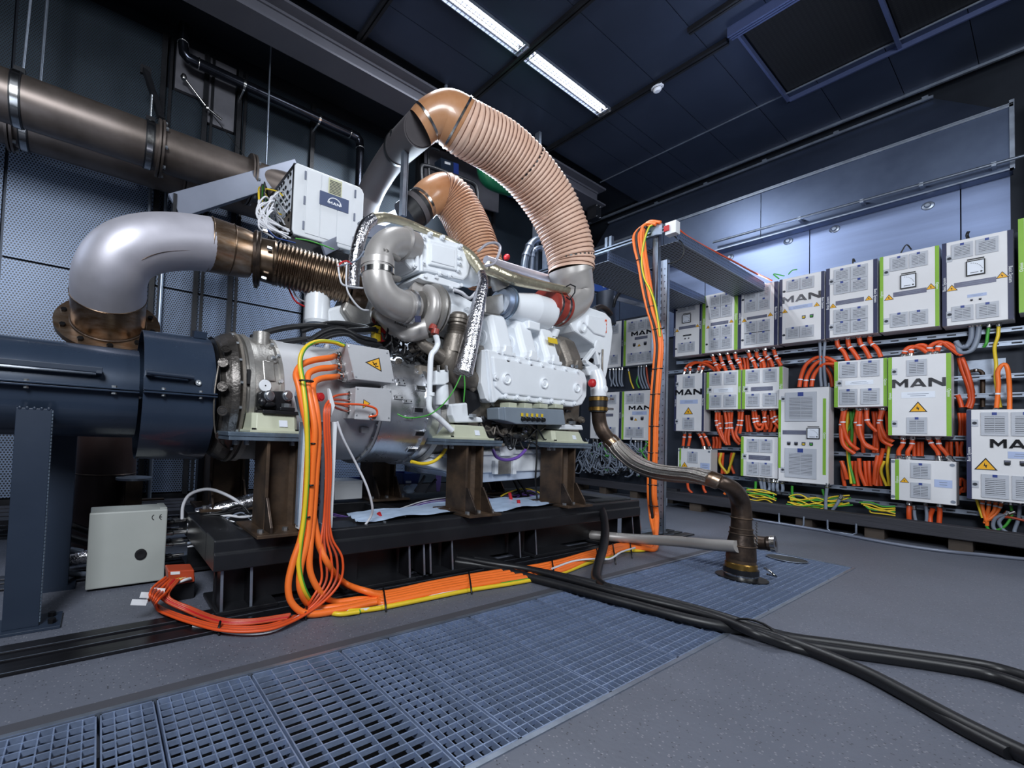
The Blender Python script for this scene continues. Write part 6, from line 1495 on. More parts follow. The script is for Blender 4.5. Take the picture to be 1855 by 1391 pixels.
bunch('short below the narrow lettered cabinet', g, [[(1241, 784), (1240, 795), (1237, 812)], [(1250, 784), (1248, 795), (1246, 812)], [(1265, 784), (1270, 795), (1276, 812)], [(1273, 784), (1280, 796), (1287, 812)]], 2.4, 'orange_red', sl=(3,), end_gland=True)
bunch('short and straight beside the small cabinet', g, [[(x, 791), (x + 0.5, 800), (x, 812)] for x in (1292, 1298, 1304)], 2.2, 'orange_red', x=6.6, gl=False)
bunch('fanned out right of the small cabinet', g, [[(1303, 820), (1304, 840), (1315, 858)], [(1310, 820), (1309, 840), (1308, 858)], [(1326, 820), (1322, 840), (1330, 858)]], 2.6, 'orange_red', x=6.6, gl=False)
bunch('among the fanned orange ones', 'earth wires on the cabinet wall', [[(1307, 820), (1306, 838), (1318, 858)], [(1330, 820), (1324, 838), (1319, 856)]], 2.0, 'yellow', x=6.59, gl=False)
# dense column between the tall cabinet and the big lettered cabinet
bunch('hanging in a U beside the big lettered cabinet', g, [[(1531, 741), (1529, 770), (1536, 800), (1555, 815)], [(1528, 742), (1524, 775), (1530, 805), (1548, 822)], [(1555, 741), (1552, 770), (1562, 800), (1582, 812)], [(1558, 742), (1555, 775), (1566, 806), (1590, 815)], [(1570, 741), (1574, 765), (1588, 782)], [(1597, 741), (1593, 770), (1600, 796), (1616, 808)], [(1600, 741), (1597, 765), (1604, 790), (1618, 800)]], 3.8, 'orange_red', sl=(4,))
for nm, y0, y1, xs_ in (('upper', 745, 820, (1540, 1546, 1563, 1582, 1588, 1606)), ('lower', 835, 880, (1526, 1543, 1551, 1566, 1574, 1583, 1592))):
    bunch('in the ' + nm + ' dense curtain right of the tall cabinet', g, [[(x, y0), (x + 1, (y0 + y1) / 2), (x + (4 if nm == 'lower' else 1), y1)] for x in xs_], 3.2, 'orange_red', x=6.6, gl=False)
bunch('swinging right in the dense curtain', g, [[(1524, 835), (1530, 850), (1534, 868)], [(1556, 830), (1560, 855), (1568, 880)], [(1590, 825), (1586, 850), (1584, 878)], [(1600, 812), (1594, 840), (1590, 862), (1588, 880)]], 3.4, 'orange_red', x=6.57, gl=False)
bunch('in the dense curtain right of the tall cabinet', 'earth wires on the cabinet wall', [[(1536, 745), (1535, 790), (1534, 830), (1542, 876)], [(1602, 835), (1598, 855), (1606, 880)], [(1612, 800), (1610, 840), (1611, 880)]], 2.0, 'yellow', x=6.58, gl=False)
bunch('in the dense curtain right of the tall cabinet', 'earth wires on the cabinet wall', [[(1541, 745), (1542, 790), (1538, 830), (1548, 876)], [(1548, 742), (1546, 760), (1536, 780)]], 2.0, 'green', x=6.58, gl=False)
bunch('running down from the big lettered cabinet to the screwed one', g, [[(1636, 795), (1633, 806), (1630, 818), (1629, 830)], [(1653, 795), (1650, 806), (1647, 818), (1646, 830)], [(1683, 795), (1687, 806), (1697, 818), (1701, 830)], [(1699, 794), (1703, 808), (1714, 818), (1720, 830)]], 3.6, 'orange_red', sl=(3,), end_gland=True)
bunch('straight in the gap above the screwed cabinet', g, [[(x, 800), (x, 826)] for x in (1656, 1664, 1670)], 2.4, 'orange_red', x=6.6, gl=False)
bunch('plugged under the screwed cabinet', g, [[(1647, 914), (1647, 928), (1647, 944)], [(1702, 917), (1702, 930), (1701, 948)]], 3.8, 'orange_red')
bunch('leaning under the screwed cabinet', g, [[(1690, 921), (1687, 935), (1685, 948)]], 3.8, 'orange_red', gl=False)
bunch('conduit under the screwed cabinet', 'grey conduits on the cabinet wall', [[(1677, 915), (1677, 930), (1678, 948)], [(1656, 922), (1657, 935), (1659, 944)]], 2.6, 'greycable')
bunch('gathered under the large right cabinet', g, [[(1780, 905), (1782, 920), (1785, 940), (1788, 948)], [(1792, 907), (1791, 922), (1787, 938), (1784, 948)], [(1804, 908), (1800, 924), (1791, 940), (1788, 952)], [(1815, 910), (1808, 928), (1795, 940), (1786, 945)]], 2.8, 'orange', sl=(2,))
bunch('in a low loop under the large right cabinet', g, [[(1796, 944), (1812, 936), (1835, 938), (1860, 944)]], 2.6, 'orange_dark', gl=False)
bunch('hose looping under the large right cabinet', 'grey conduits on the cabinet wall', [[(1848, 912), (1846, 940), (1838, 962), (1842, 968)], [(1828, 930), (1806, 938), (1802, 955), (1816, 966), (1830, 968)], [(1822, 932), (1812, 945), (1814, 958), (1824, 964)]], 2.4, 'greycable')
bunch('sagging under the large right cabinet', 'earth wires on the cabinet wall', [[(1831, 914), (1830, 935), (1815, 955), (1795, 960), (1786, 952)]], 1.8, 'green')
bunch('straight down at the left of the large right cabinet', 'earth wires on the cabinet wall', [[(1769, 904), (1772, 922), (1780, 938)]], 1.8, 'yellow', gl=False)
# yellow-green earth cables lying along the timber
for k in range(9):
    x0 = 1338 + rnd.uniform(0, 20); y0 = 884 + k * 1.8
    bunch(f'lying in the {ORD[k]} layer of the bundle left of the tall cabinet foot', 'earth cables on the timber base', [[(x0, y0), (x0 + 25, y0 + 4 + rnd.uniform(-5, 5)), (x0 + 45, y0 + 7 + rnd.uniform(-4, 4)), (1400 + rnd.uniform(-4, 10), y0 + 10 + rnd.uniform(-3, 6))]], 1.15, 'yellow' if k % 3 else 'green', x=6.4, gl=False)
for k in range(10):
    x0 = 1424 + rnd.uniform(0, 10); y0 = 896 + k * 1.9
    bunch(f'lying in the {ORD[k]} layer of the bundle under the tall cabinet', 'earth cables on the timber base', [[(x0, y0), (1450, y0 + 3 + rnd.uniform(-6, 8)), (1478, y0 + 6 + rnd.uniform(-6, 8)), (1505, y0 + 5 + rnd.uniform(-5, 5)), (1530 + rnd.uniform(-5, 25), y0 + 2 + rnd.uniform(-4, 4))]], 1.15, 'yellow' if k % 3 else 'green', x=6.4, gl=False)
for k in range(6):
    y0 = 912 + k * 2.4
    bunch(f'lying in the {ORD[k]} layer of the bundle left of the screwed cabinet', 'earth cables on the timber base', [[(1556 + k * 4, y0 - 2), (1576, y0 + rnd.uniform(-3, 4)), (1598, y0 + 5 + rnd.uniform(-4, 4)), (1622, y0 + 5 + k)]], 1.2, 'yellow' if k % 3 else 'green', x=6.42, gl=False)
bunch('hanging from the low four vent cabinet', 'grey conduits on the cabinet wall', [[(1377, 869), (1379, 888), (1372, 900), (1362, 906)], [(1384, 870), (1386, 890), (1390, 904)]], 2.4, 'greycable', x=6.45)
bunch('stub with metal gland under the tall cabinet', 'grey conduits on the cabinet wall', [[(x, 872 + (x - 1393) * 0.1), (x, 882 + (x - 1393) * 0.1), (x, 888 + (x - 1393) * 0.1)] for x in (1393, 1401, 1409, 1417)], 2.4, 'greycable', x=6.45)
bunch('dropping from the tall cabinet', 'earth wires on the cabinet wall', [[(1435, 880), (1436, 896), (1446, 910), (1458, 912)], [(1369, 872), (1368, 890), (1366, 900)], [(1490, 886), (1492, 898), (1502, 912), (1520, 908)]], 1.8, 'green', x=6.42, gl=False)
bunch('conduit dropping from the right corner of the tall cabinet', 'grey conduits on the cabinet wall', [[(1498, 882), (1497, 905), (1496, 925)], [(1522, 903), (1514, 915), (1508, 924)]], 2.8, 'greycable', x=6.38)
bunch('hanging under the small cabinet behind the braided hose', g, [[(1245, 872), (1248, 885), (1254, 893)], [(1274, 872), (1275, 884), (1279, 893)]], 2.6, 'orange_red', x=6.42, gl=False)
bunch('short stub lying on the timber', g, [[(1312, 895), (1320, 888), (1326, 884)], [(1322, 900), (1328, 892), (1332, 886)]], 2.4, 'orange', x=6.29, gl=False)
# thin conduit elbow and steel sheet between right cabinets
t = thing('copper_pipe', 'brown pipe elbow behind the right cabinets', 'pipe', P(1780, 737, x=6.68))
MB().tube(smooth([P(1740, 676, x=6.68), P(1768, 671, x=6.68), P(1778, 674, x=6.68), P(1780, 684, x=6.68), P(1780, 737, x=6.68)], 5), 0.014, 10).build('pipe', 'rust', t)
for q in ((1768, 671), (1780, 684)): MB().ball(P(*q, x=6.68), 0.02, 8).build('joint', 'chrome', t)
MB().prism([P(a, b, x=6.775) for a, b in ((1735, 655), (1822, 648), (1824, 735), (1735, 732))], (0.004, 0, 0)).build('bright_sheet', 'zinc', wr)
for k, (a, b, c) in enumerate((((1385 + 26, 505), (1400, 497), (1421, 500)), ((1428, 497), (1436, 490), (1444, 488)), ((1545, 478), (1546, 468), (1549, 474)), ((1632, 458), (1644, 443), (1651, 452)))):
    wc([a, b, c], 1.0, ['green', 'green', 'black_rubber', 'black_rubber'][k], ['green wire end sticking up behind the eight vent cabinets, left of two', 'green wire end sticking up behind the lettered upper cabinet', 'short black wire end above the navy striped eight vent cabinet', 'black wire bow above the green striped gauge cabinet'][k], 'wire ends above the upper cabinets', x=6.55, gl=False)
wc([(1754, 433), (1754, 425), (1754.5, 419)], 2, 'black_rubber', 'dark green stub above the rightmost gauge cabinet', 'wire ends above the upper cabinets', x=6.55, gl=False)

# ---- far group: glands, drooping grey cables and the tangle on the floor
for k, x in enumerate((1105, 1111, 1116, 1122, 1127)):
    wc([(x, 670), (x, 682), (x + rnd.uniform(-1, 3), 692), (x + rnd.uniform(0, 6), 700)], 1.5, 'greycable', f'thin grey cable below the far upper cabinet half hidden, {ORD[k]} from its left end', 'grey cables of the far group', x=6.92)
for k, x in enumerate((1157, 1162, 1167, 1171)):
    wc([(x, 664), (x, 678), (x + 4, 692), (x + 8, 704)], 1.5, ['greycable', 'greycable', 'greycable', 'orange_dark'][k], f'thin cable below the far lettered upper cabinet, {ORD[k]} from its left end', 'grey cables of the far group', x=6.92)
for k, x in enumerate((1075, 1082, 1092, 1151, 1156, 1162, 1171)):
    wc([(x, 800), (x, 815), (x + 1, 826), (x + rnd.uniform(-6, 6), 838)], 1.8, 'greycable', f'grey cable below the far lower cabinets, {ORD[k]} from its left end', 'grey cables of the far group', x=6.9)
for k, (px, m) in enumerate(([[(1139, 672), (1142, 690), (1148, 704)], 'yellow'], [[(1156, 680), (1153, 692), (1158, 703)], 'green'])):
    wc(px, 1.3, m, ['thin yellow wire between the far cabinets', 'thin green wire between the far cabinets'][k], 'grey cables of the far group', x=6.92)
o = MB(); rnd = random.Random(5)
for k in range(150):
    x0 = rnd.uniform(1040, 1170); y0 = rnd.uniform(806, 852); xx = rnd.uniform(6.7, 6.85)
    pts = [P(x0 + dx * (j + 1) / 3, min(y0 + rnd.uniform(-14, 12) + j * 5, 854 + (x0 - 1040) * 0.07), x=xx) for j, dx in enumerate([rnd.uniform(-30, 40)] * 4)]
    o.mi(0 if k % 6 else (1 if k % 12 else 2)).tube(smooth(pts, 4), 0.009, 6)
o = tag(stuff(o.build('cable_tangle', ['greycable', 'green', 'black_rubber'])), 'tangle of grey cables heaped under the far cabinets', 'cables')

# ================================================================== RISER POST, TRAYS
PX, PY = 4.29, 1.9
t = thing('riser_post', 'tall slotted galvanised post carrying the cable trays behind the orange riser cables', 'post', (PX, PY, 0))
ztop = P(1207, 470, x=PX).z
MB().box((PX, PY - 0.052, 0.01), (PX + 0.004, PY + 0.004, ztop)).box((PX, PY - 0.052, 0.01), (PX + 0.045, PY - 0.049, ztop)).build('slotted_angle', 'zinc', t)
o = MB()
n = 40
for k in range(n):
    z = 0.06 + (ztop - 0.1) * k / n
    o.box((PX - 0.0006, PY - 0.008, z), (PX, PY - 0.0, z + 0.03)).box((PX - 0.0006, PY - 0.035, z + 0.012), (PX, PY - 0.027, z + 0.022))
stuff(o.build('slots', 'dark', t))
zt2 = P(1196, 425, x=PX).z
MB().box((PX - 0.03, PY + 0.012, 1.55), (PX - 0.026, PY + 0.06, zt2)).box((PX - 0.03, PY + 0.012, 1.55), (PX + 0.02, PY + 0.015, zt2)).box((PX - 0.03, PY + 0.057, 1.55), (PX + 0.02, PY + 0.06, zt2)).box((PX - 0.03, PY + 0.03, 1.55), (PX - 0.034, PY + 0.045, zt2)).build('upper_channel', 'alu', t)
MB().box((PX - 0.09, PY - 0.1, 0), (PX + 0.09, PY + 0.1, 0.01)).build('foot_plate', 'zinc', t)
zc_ = P(1140, 440, x=PX - 0.05).z
t = thing('channel_bar', 'long horizontal aluminium channel across the top of the riser post', 'bar', (PX - 0.05, 2.4, zc_))
MB().box((PX - 0.08, 1.8, zc_ - 0.022), (PX - 0.04, 3.35, zc_ - 0.018)).box((PX - 0.08, 1.8, zc_ + 0.018), (PX - 0.04, 3.35, zc_ + 0.022)).box((PX - 0.06, 1.8, zc_ - 0.02), (PX - 0.04, 3.35, zc_ + 0.02)).box((PX - 0.082, 1.8, zc_ - 0.022), (PX - 0.078, 3.35, zc_ - 0.008)).box((PX - 0.082, 1.8, zc_ + 0.008), (PX - 0.078, 3.35, zc_ + 0.022)).build('channel', 'alu', t)
for y in (2.32, 2.36): MB().box((PX - 0.085, y - 0.012, zc_ + 0.022), (PX - 0.04, y + 0.012, zc_ + 0.12)).build('hanger', 'alu', t)
MB().box((PX - 0.04, 3.2, zc_ - 0.02), (PX + 0.0, 3.26, zc_ + 1.72)).build('suspension', 'alu', t)
def tray(y0, y1, z, x0, x1, label):
    t = thing('cable_tray', label, 'tray', ((x0 + x1) / 2, (y0 + y1) / 2, z), 'perforated cable trays')
    MB().box((x0, y0, z), (x1, y1, z + 0.003)).build('tray_floor', 'tray', t)
    MB().box((x0, y0, z), (x1, y0 + 0.003, z + 0.09)).build('side_wall', 'tray_side', t)
    MB().box((x0, y1 - 0.003, z), (x1, y1, z + 0.09)).build('side_wall', 'tray_side', t)
    MB().box((x0, y0 - 0.004, z - 0.003), (x1, y0 + 0.006, z + 0.004)).box((x0, y0 - 0.004, z + 0.088), (x1, y0 + 0.004, z + 0.093)).build('lip', 'zinc', t)
tray(1.765, 2.05, zc_ - 0.115, PX - 0.02, 6.7, 'perforated cable tray running from the post to the green striped upper cabinet')
tray(2.33, 2.75, zc_ - 0.13, PX - 0.1, 6.7, 'wider perforated cable tray farther from the camera')
# white end box with red plug
q = P(1217, 412, x=PX - 0.08)
t = thing('end_box', 'small white plastic end box with red plug on the channel end', 'box', q)
MB().box((q.x - 0.02, q.y - 0.04, q.z - 0.06), (q.x + 0.06, q.y + 0.045, q.z + 0.05)).build('housing', 'cabw', t, 0.004)
MB().box((q.x - 0.035, q.y + 0.01, q.z - 0.03), (q.x - 0.02, q.y + 0.05, q.z + 0.02)).build('plug', 'redcable', t, 0.003)
MB().obox((q.x, q.y + 0.12, q.z + 0.03), (0.004, 0, 0), (0, 0.045, 0.012), (0, 0, 0.05)).build('wing_plate', 'zinc', t)
cable('red_wire', [P(a, b, x=c) for a, b, c in ((1228, 414, 4.32), (1245, 428, 4.5), (1280, 448, 4.9), (1330, 474, 5.5), (1365, 493, 6.0), (1398, 508, 6.5))], 0.008, 'orange_red', 'thin orange wire lying on the near edge of the cable tray', 'wire')
cable('black_wire', [P(a, b, x=4.3) for a, b in ((1222, 428), (1235, 440), (1239, 455), (1232, 470), (1218, 476), (1205, 478))], 0.005, 'black', 'thin black wire loop under the cable tray beside the post', 'wire')
# black coiled hose behind the tray
t = thing('hose_coil', 'coil of glossy black hose above the far cable tray', 'hose', P(1145, 410, x=5.6))
for k in range(4):
    c = P(1145, 425, x=5.6); c.z = zc_ - 0.12; R = 0.2 + 0.03 * k
    MB().tube([c + Vector((0.05 * k, math.cos(a) * R, math.sin(a) * R * 0.85)) for a in [PI * j / 20 for j in range(21)]], 0.018, 8).build('coil', 'black_rubber', t)
# frame and plates between hose and riser (dark rack in the back)
t = thing('equipment_rack', 'grey steel equipment rack behind the orange riser cables', 'frame', P(1105, 600, x=5.9))
x = 5.9
def fb(a, b, wd): MB().bar(P(*a, x=x), P(*b, x=x), wd, wd).build('frame_bar', 'sheetgrey', t, 0.002)
fb((1107, 490), (1107, 538), 0.05); fb((1060, 522), (1107, 538), 0.05); fb((1107, 500), (1170, 520), 0.025); fb((1107, 538), (1190, 560), 0.05); fb((1060, 490), (1107, 503), 0.025)
c = P(1098, 518, x=5.88)
MB().lathe(c, (-1, -0.4, 0), [(0, 0.08), (0.02, 0.07), (0.02, 0.045), (0.06, 0.04), (0.06, 0)], 18).build('valve_body', 'sheetgrey', t)
MB().cyl(P(1098, 530, x=5.9), P(1098, 588, x=5.9), 0.12, 20).build('tank', 'rack', t)
MB().bar(P(1070, 520, x=5.85), P(1100, 525, x=5.85), 0.06, 0.09).build('blue_valve', 'bluepl', t)

# ================================================================== ORANGE RISER BUNDLE
def mix(px, dx, dy=0): return [(p[0] + dx, p[1] + dy) + tuple(p[2:]) for p in px]
def dpath(px, r, m, label, group, name='cable', cat='cable', k=6, n=8):
    """px entries: (px, py, axis, value)"""
    pts = [P(p[0], p[1], **{p[2]: p[3]}) for p in px]
    return cable(name, pts, r, m, label, cat, group, k=k, n=n), pts
XR = 4.2
base = [(1178, 412), (1166, 411), (1156, 424), (1157, 448), (1163, 478), (1170, 520), (1178, 560), (1187, 590), (1192, 625), (1190, 660), (1186, 710), (1183, 760), (1182, 810), (1180, 860), (1180, 900), (1184, 940), (1189, 975)]
R_ = 0.0145
cols = [('orange', -5.5), ('black_rubber', -2.0), ('orange', 1.2), ('orange', 5.0), ('orange', 8.4)]
gr = 'cables of the riser post'
risers = []
for k, (m, dx) in enumerate(cols):
    xx = XR - 0.012 * (k % 2)
    pts = [P(p[0] + dx * (1.25 if i < 4 else 0.8 if 5 < i else 1) + (4 * (k - 2) if i == 0 else 0), p[1] - (k - 1) * 3 * (i < 3), x=xx) for i, p in enumerate(base)]
    if m == 'orange': risers.append(pts)
    else: cable('riser_cable', pts, 0.011, m, 'black riser cable between the orange ones beside the slotted post', 'cable', gr)
pts = [P(a, b, x=XR - 0.02) for a, b in ((1182, 408), (1176, 412), (1169, 430), (1164, 455), (1163, 480), (1168, 505), (1178, 525), (1186, 548), (1192, 580), (1196, 610))]
o = MB(); o.tube(smooth(pts, 6), 0.010, 8); o = tag(o.build('earth_cable', 'green'), 'green yellow earth cable winding round the orange riser cables', 'cable', gr)
MB().tube([p + Vector((-0.007, -0.002, 0)) for p in smooth(pts, 6)], 0.006, 6).build('yellow_stripe', 'yellow', o)
for k, (px, py, wpx) in enumerate(((1160, 470, 12), (1181, 555, 13), (1192, 596, 15), (1190, 668, 14), (1186, 714, 13), (1184, 772, 13), (1182, 820, 12), (1181, 878, 12), (1183, 916, 12), (1187, 946, 12))):
    c = P(px + 1, py, x=XR - 0.004); w_ = pxm(c, wpx)
    tag(MB().tube([c + Vector((math.cos(a) * 0.022, math.sin(a) * w_ * 0.62, 0.0)) for a in [2 * PI * j / 16 for j in range(17)]], 0.004, 6).build('cable_tie', 'black'), f'black cable tie round the orange riser cables, {ORD[k]} from the top', 'cable tie', 'cable ties on the riser cables')

# ---- floor bundle from the riser to the base frame's left end
fl = [(1189, 975), (1186, 988), (1165, 990), (1130, 990), (1100, 999), (1060, 1010), (1020, 1024), (975, 1034), (920, 1042), (850, 1053), (780, 1066), (700, 1083)]
def zf(i): return 0.05 if i < 1 else 0.022
off = [9, 4.5, 0, -4.5, -9]
floors = []
for k, d in enumerate(off):
    px = [(p[0] + (2 - k) * (1.5 if i < 2 else 0), p[1] + d * (0.25 if i < 2 else 0.5 if i < 4 else 0.75 if i < 6 else 1)) for i, p in enumerate(fl)]
    floors.append([P(p[0], p[1], z=zf(i) + 0.004 * (k % 2)) for i, p in enumerate(px)][1:])
cable('floor_cable', floors[4] + [P(662, 1070, z=0.06), P(625, 1056, z=0.07), P(600, 1030, y=1.72), P(580, 995, y=1.74), P(566, 950, y=1.76)], 0.0145, 'orange', 'thick orange cable of the flat floor bundle, row nearest the base frame', 'cable', 'thick orange generator cables')
px = [(1186, 990), (1165, 997), (1130, 998), (1100, 1009), (1060, 1022), (1020, 1037), (975, 1048), (920, 1058), (850, 1069), (780, 1083), (700, 1099), (660, 1105), (630, 1107)]
pts = smooth([P(a, b, z=0.013) for a, b in px], 6)
o = tag(MB().tube(pts, 0.011, 8).build('earth_cable', 'yellow'), 'yellow green earth cable along the outer edge of the floor bundle', 'cable')
MB().tube([p + Vector((0, 0.004, 0.006)) for p in pts[:44]], 0.0075, 6).build('green_stripe', 'green', o)
cable('white_wire', [P(a, b, z=0.045) for a, b in ((1150, 992), (1125, 1000), (1105, 1012), (1080, 1012), (1040, 1016), (1000, 1030))], 0.006, 'whitecable', 'thin pale wire lying on top of the floor bundle', 'wire')
cable('white_wire', [P(a, b, z=0.016) for a, b in ((850, 1068), (780, 1079), (720, 1090), (670, 1103), (620, 1106), (560, 1108), (530, 1124), (490, 1143), (440, 1147), (390, 1140), (350, 1133))], 0.007, 'whitecable', 'white wire running along the front of the orange floor cables', 'wire')
for k, (px, py) in enumerate(((1140, 992), (1110, 1003), (1081, 1012), (1000, 1034), (849, 1055), (694, 1086))):
    a = P(px, py - 13, z=0.02); b = P(px + 4, py + 15, z=0.02)
    tag(MB().tube([a + Vector((0, 0.004, -0.014)), a + Vector((0, 0, 0.02)), (a + b) / 2 + Vector((0, 0, 0.022)), b + Vector((0, 0, 0.018)), b + Vector((0, -0.006, -0.014))], 0.0045, 6).build('cable_tie', 'black'), f'black cable tie across the orange floor bundle, {ORD[k]} from the right', 'cable tie', 'cable ties on the floor bundle')

# ---- vertical channel in front of the gearbox column
YC = 1.775
t = thing('cable_channel', 'upright zinc cable channel with white edges before the gearbox column', 'channel', P(572, 955, y=YC))
def cq(name, px, y, dep, m, bev=0.001): return MB().prism([P(a, b, y=y) for a, b in px], (0, dep, 0)).build(name, m, t, bev)
cq('side_plate', [(543, 764), (555, 764), (546, 960), (534, 948)], YC, 0.006, 'zinc_blue')
cq('white_edge', [(554, 762), (560, 762), (549, 960), (543, 960)], YC - 0.02, 0.05, 'cabw')
cq('slotted_back', [(578, 762), (591, 762), (585, 948), (571, 948)], YC + 0.03, 0.008, 'zinc')
cq('white_edge', [(605, 764), (611, 764), (602, 956), (596, 956)], YC - 0.01, 0.04, 'cabw')
cq('side_plate', [(594, 764), (605, 764), (598, 948), (588, 948)], YC + 0.02, 0.006, 'sheetgrey')
for k in range(8):
    f = k / 7; px = 582.5 - 7.5 * f; py = 772 + 160 * f
    c = P(px, py, y=YC + 0.0295)
    MB().obox(c, (0.006, 0, -0.0), (0, 0.0005, 0), (0, 0, 0.02)).build('slot', 'dark', t)
cq('upper_plate', [(540, 700), (547, 697), (555, 735), (553, 745), (546, 758), (541, 740), (536, 717)], YC + 0.0, 0.02, 'zinc_blue')
cq('upper_plate', [(596, 703), (599, 706), (607, 735), (600, 755), (598, 735)], YC + 0.0, 0.02, 'cabw')
cq('lower_stay', [(581, 948), (585, 948), (583, 985), (579, 985)], YC + 0.02, 0.01, 'zinc')
MB().lathe(P(582, 719, y=YC - 0.01), (0.2, -1, 0), [(-0.04, 0.02), (0.0, 0.02), (0.0, 0.013), (0.004, 0.012), (0.004, 0)], 12).build('red_plug', 'redcable', t)
bolts(t, [P(580, 794, y=YC + 0.028), P(575, 908, y=YC + 0.028)], (0, -1, 0), 0.012, 0.01)
# ---- thick orange cables from the terminal box down the channel and round to the floor
YL = 1.735
routes = [
    [TB1[0], (597, 648, 1.87), (570, 652, 1.84), (546, 661, 1.82), (536, 678, 1.8), (541, 700, 1.77), (549, 740, 1.75), (558, 790, YL), (556, 860, YL), (552, 930, YL), (545, 975, 1.72), (530, 1020, 1.71), (522, 1062, 1.7), (530, 1094, 1.69), 'f', (560, 1112), (620, 1104), (680, 1091), (702, 1087)],
    [TB1[1], (600, 666, 1.87), (578, 668, 1.84), (560, 676, 1.82), (557, 695, 1.79), (563, 730, 1.75), (570, 780, YL - 0.01), (566, 850, YL), (561, 930, YL), (556, 980, 1.72), (544, 1030, 1.71), (545, 1072, 1.7), 'f', (568, 1100), (620, 1098), (680, 1086), (702, 1083)],
    [TB1[2], (604, 683, 1.87), (585, 685, 1.84), (570, 692, 1.81), (567, 710, 1.78), (574, 745, 1.75), (577, 790, YL + 0.01), (573, 860, YL + 0.01), (568, 935, YL + 0.01), (562, 990, 1.72), (562, 1035, 1.71), (580, 1072, 1.7), 'f', (606, 1090), (650, 1086), (702, 1077)],
    [(562, 720, 1.77), (566, 760, 1.75), (570, 820, YL + 0.02), (566, 900, YL + 0.02), (570, 945, YL + 0.02), (580, 990, 1.73), (597, 1026, 1.71), 'f', (622, 1056), (660, 1070), (702, 1072)]]
for k, rt in enumerate(routes):
    pts = []; fl_ = False
    for p in rt:
        if isinstance(p, Vector): pts.append(p)
        elif p == 'f': fl_ = True
        else: pts.append(P(p[0], p[1], z=0.02 if k < 3 else 0.06) if fl_ else P(p[0], p[1], y=p[2]))
    pts = pts[:-1] + floors[k][::-1] + risers[k][:-1][::-1]
    cable('power_cable', pts, 0.015, 'orange', ['thick orange cable from the top gland of the large terminal box, outermost loop', 'thick orange cable from the middle gland of the large terminal box', 'thick orange cable from the bottom gland of the large terminal box', 'thick orange cable with the flattest loop out of the channel'][k], 'cable', 'thick orange generator cables', n=12)
pts = smooth([P(a, b, y=c) for a, b, c in ((622, 626, 1.87), (605, 620, 1.86), (580, 618, 1.84), (560, 624, 1.82), (547, 638, 1.8), (543, 660, 1.79), (549, 700, 1.75), (555, 760, 1.72), (556, 850, 1.72), (551, 930, 1.72), (543, 990, 1.71), (541, 1030, 1.7), (552, 1072, 1.69))] + [P(a, b, z=0.014) for a, b in ((575, 1100), (610, 1112), (650, 1108))], 6)
o = tag(MB().tube(pts, 0.010, 10).build('earth_cable', 'yellow'), 'yellow green earth cable looping from the large terminal box down the channel', 'cable')
MB().tube([p + Vector((0.006, -0.001, 0.002)) for p in pts], 0.0075, 8).build('green_stripe', 'green', o)
for k, (a, b, w_) in enumerate(((555, 690, 26), (565, 803, 10), (561, 878, 10), (555, 935, 10))):
    c = P(a, b, y=YL); r_ = pxm(c, w_) * 0.5
    tag(MB().tube([c + Vector((math.cos(u) * r_, math.sin(u) * 0.024, 0.0)) for u in [2 * PI * j / 16 for j in range(17)]], 0.004, 6).build('cable_tie', 'black'), f'black cable tie round the thick orange generator cables, {ORD[k]} from the top', 'cable tie', 'cable ties on the generator cables')
# ---- thin orange cables
thin = []
for k in range(5):
    d = (k - 2) * 2.2
    pts = [TB2[min(k, 3)], P(612, 716 + 8 * k, y=1.84), P(600, 722 + 4 * k, y=1.8)] if k < 4 else [P(668, 755, y=1.83), P(682, 752, y=1.82), P(680, 740, y=1.82), P(655, 733, y=1.82), P(620, 732, y=1.82), P(600, 731, y=1.79)]
    pts += [P(593 + d, 738, y=1.76), P(592 + d, 770, y=1.75), P(595 + d, 850, y=1.75), P(592 + d, 930, y=1.75), P(592 + d * 2.2, 975, y=1.73), P(600 + d * 4.5, 1010, y=1.71), P(600 + d * 4, 1050, y=1.7), P(578 + d * 3, 1085, y=1.69)]
    pts += [P(a, b + d * 0.9, z=0.012 + 0.004 * k) for a, b in ((548, 1112), (500, 1133), (450, 1140), (395, 1137), (345, 1124), (310, 1112), (285, 1100))]
    pts += [P(272 + 3 * k, 1085 + d, y=1.9), P(278 + 6 * k, 1068 + d, y=1.98), P(300 + 4 * k, 1050 + d, y=2.06)]
    cable('thin_cable', pts, 0.0058, 'orange_dark' if k % 2 else 'orange_red', f'thin orange cable from small terminal box to the floor, {ORD[k]} of five', 'cable', 'thin orange sensor cables')
for k in range(4):
    pts = [P(a + k * 2, b - k * 2.5, z=0.02 + 0.004 * k) for a, b in ((520, 1120), (450, 1130), (395, 1128), (340, 1108))] + [P(290 + 5 * k, 1080, y=1.98), P(312 + 4 * k, 1050, y=2.05)]
    cable('thin_cable', pts, 0.006, 'redcable' if k == 1 else 'orange_dark', f'short thin cable beside the orange box on the floor, {ORD[k]} layer from below', 'cable', 'thin orange sensor cables')
for k, (a, b) in enumerate(((399, 1136), (556, 1109))):
    p0, p1 = P(a, b - 10, z=0.04), P(a - 3, b + 10, z=0.012)
    tag(MB().tube([p0 + Vector((0, 0.005, -0.03)), p0, p1 + Vector((0, 0, 0.02)), p1 + Vector((0, -0.004, -0.006))], 0.005, 6).build('cable_tie', 'black'), ['black cable tie on the thin orange cables near the base corner', 'black cable tie where thin and thick orange cables meet'][k], 'cable tie', 'cable ties on the thin cables')
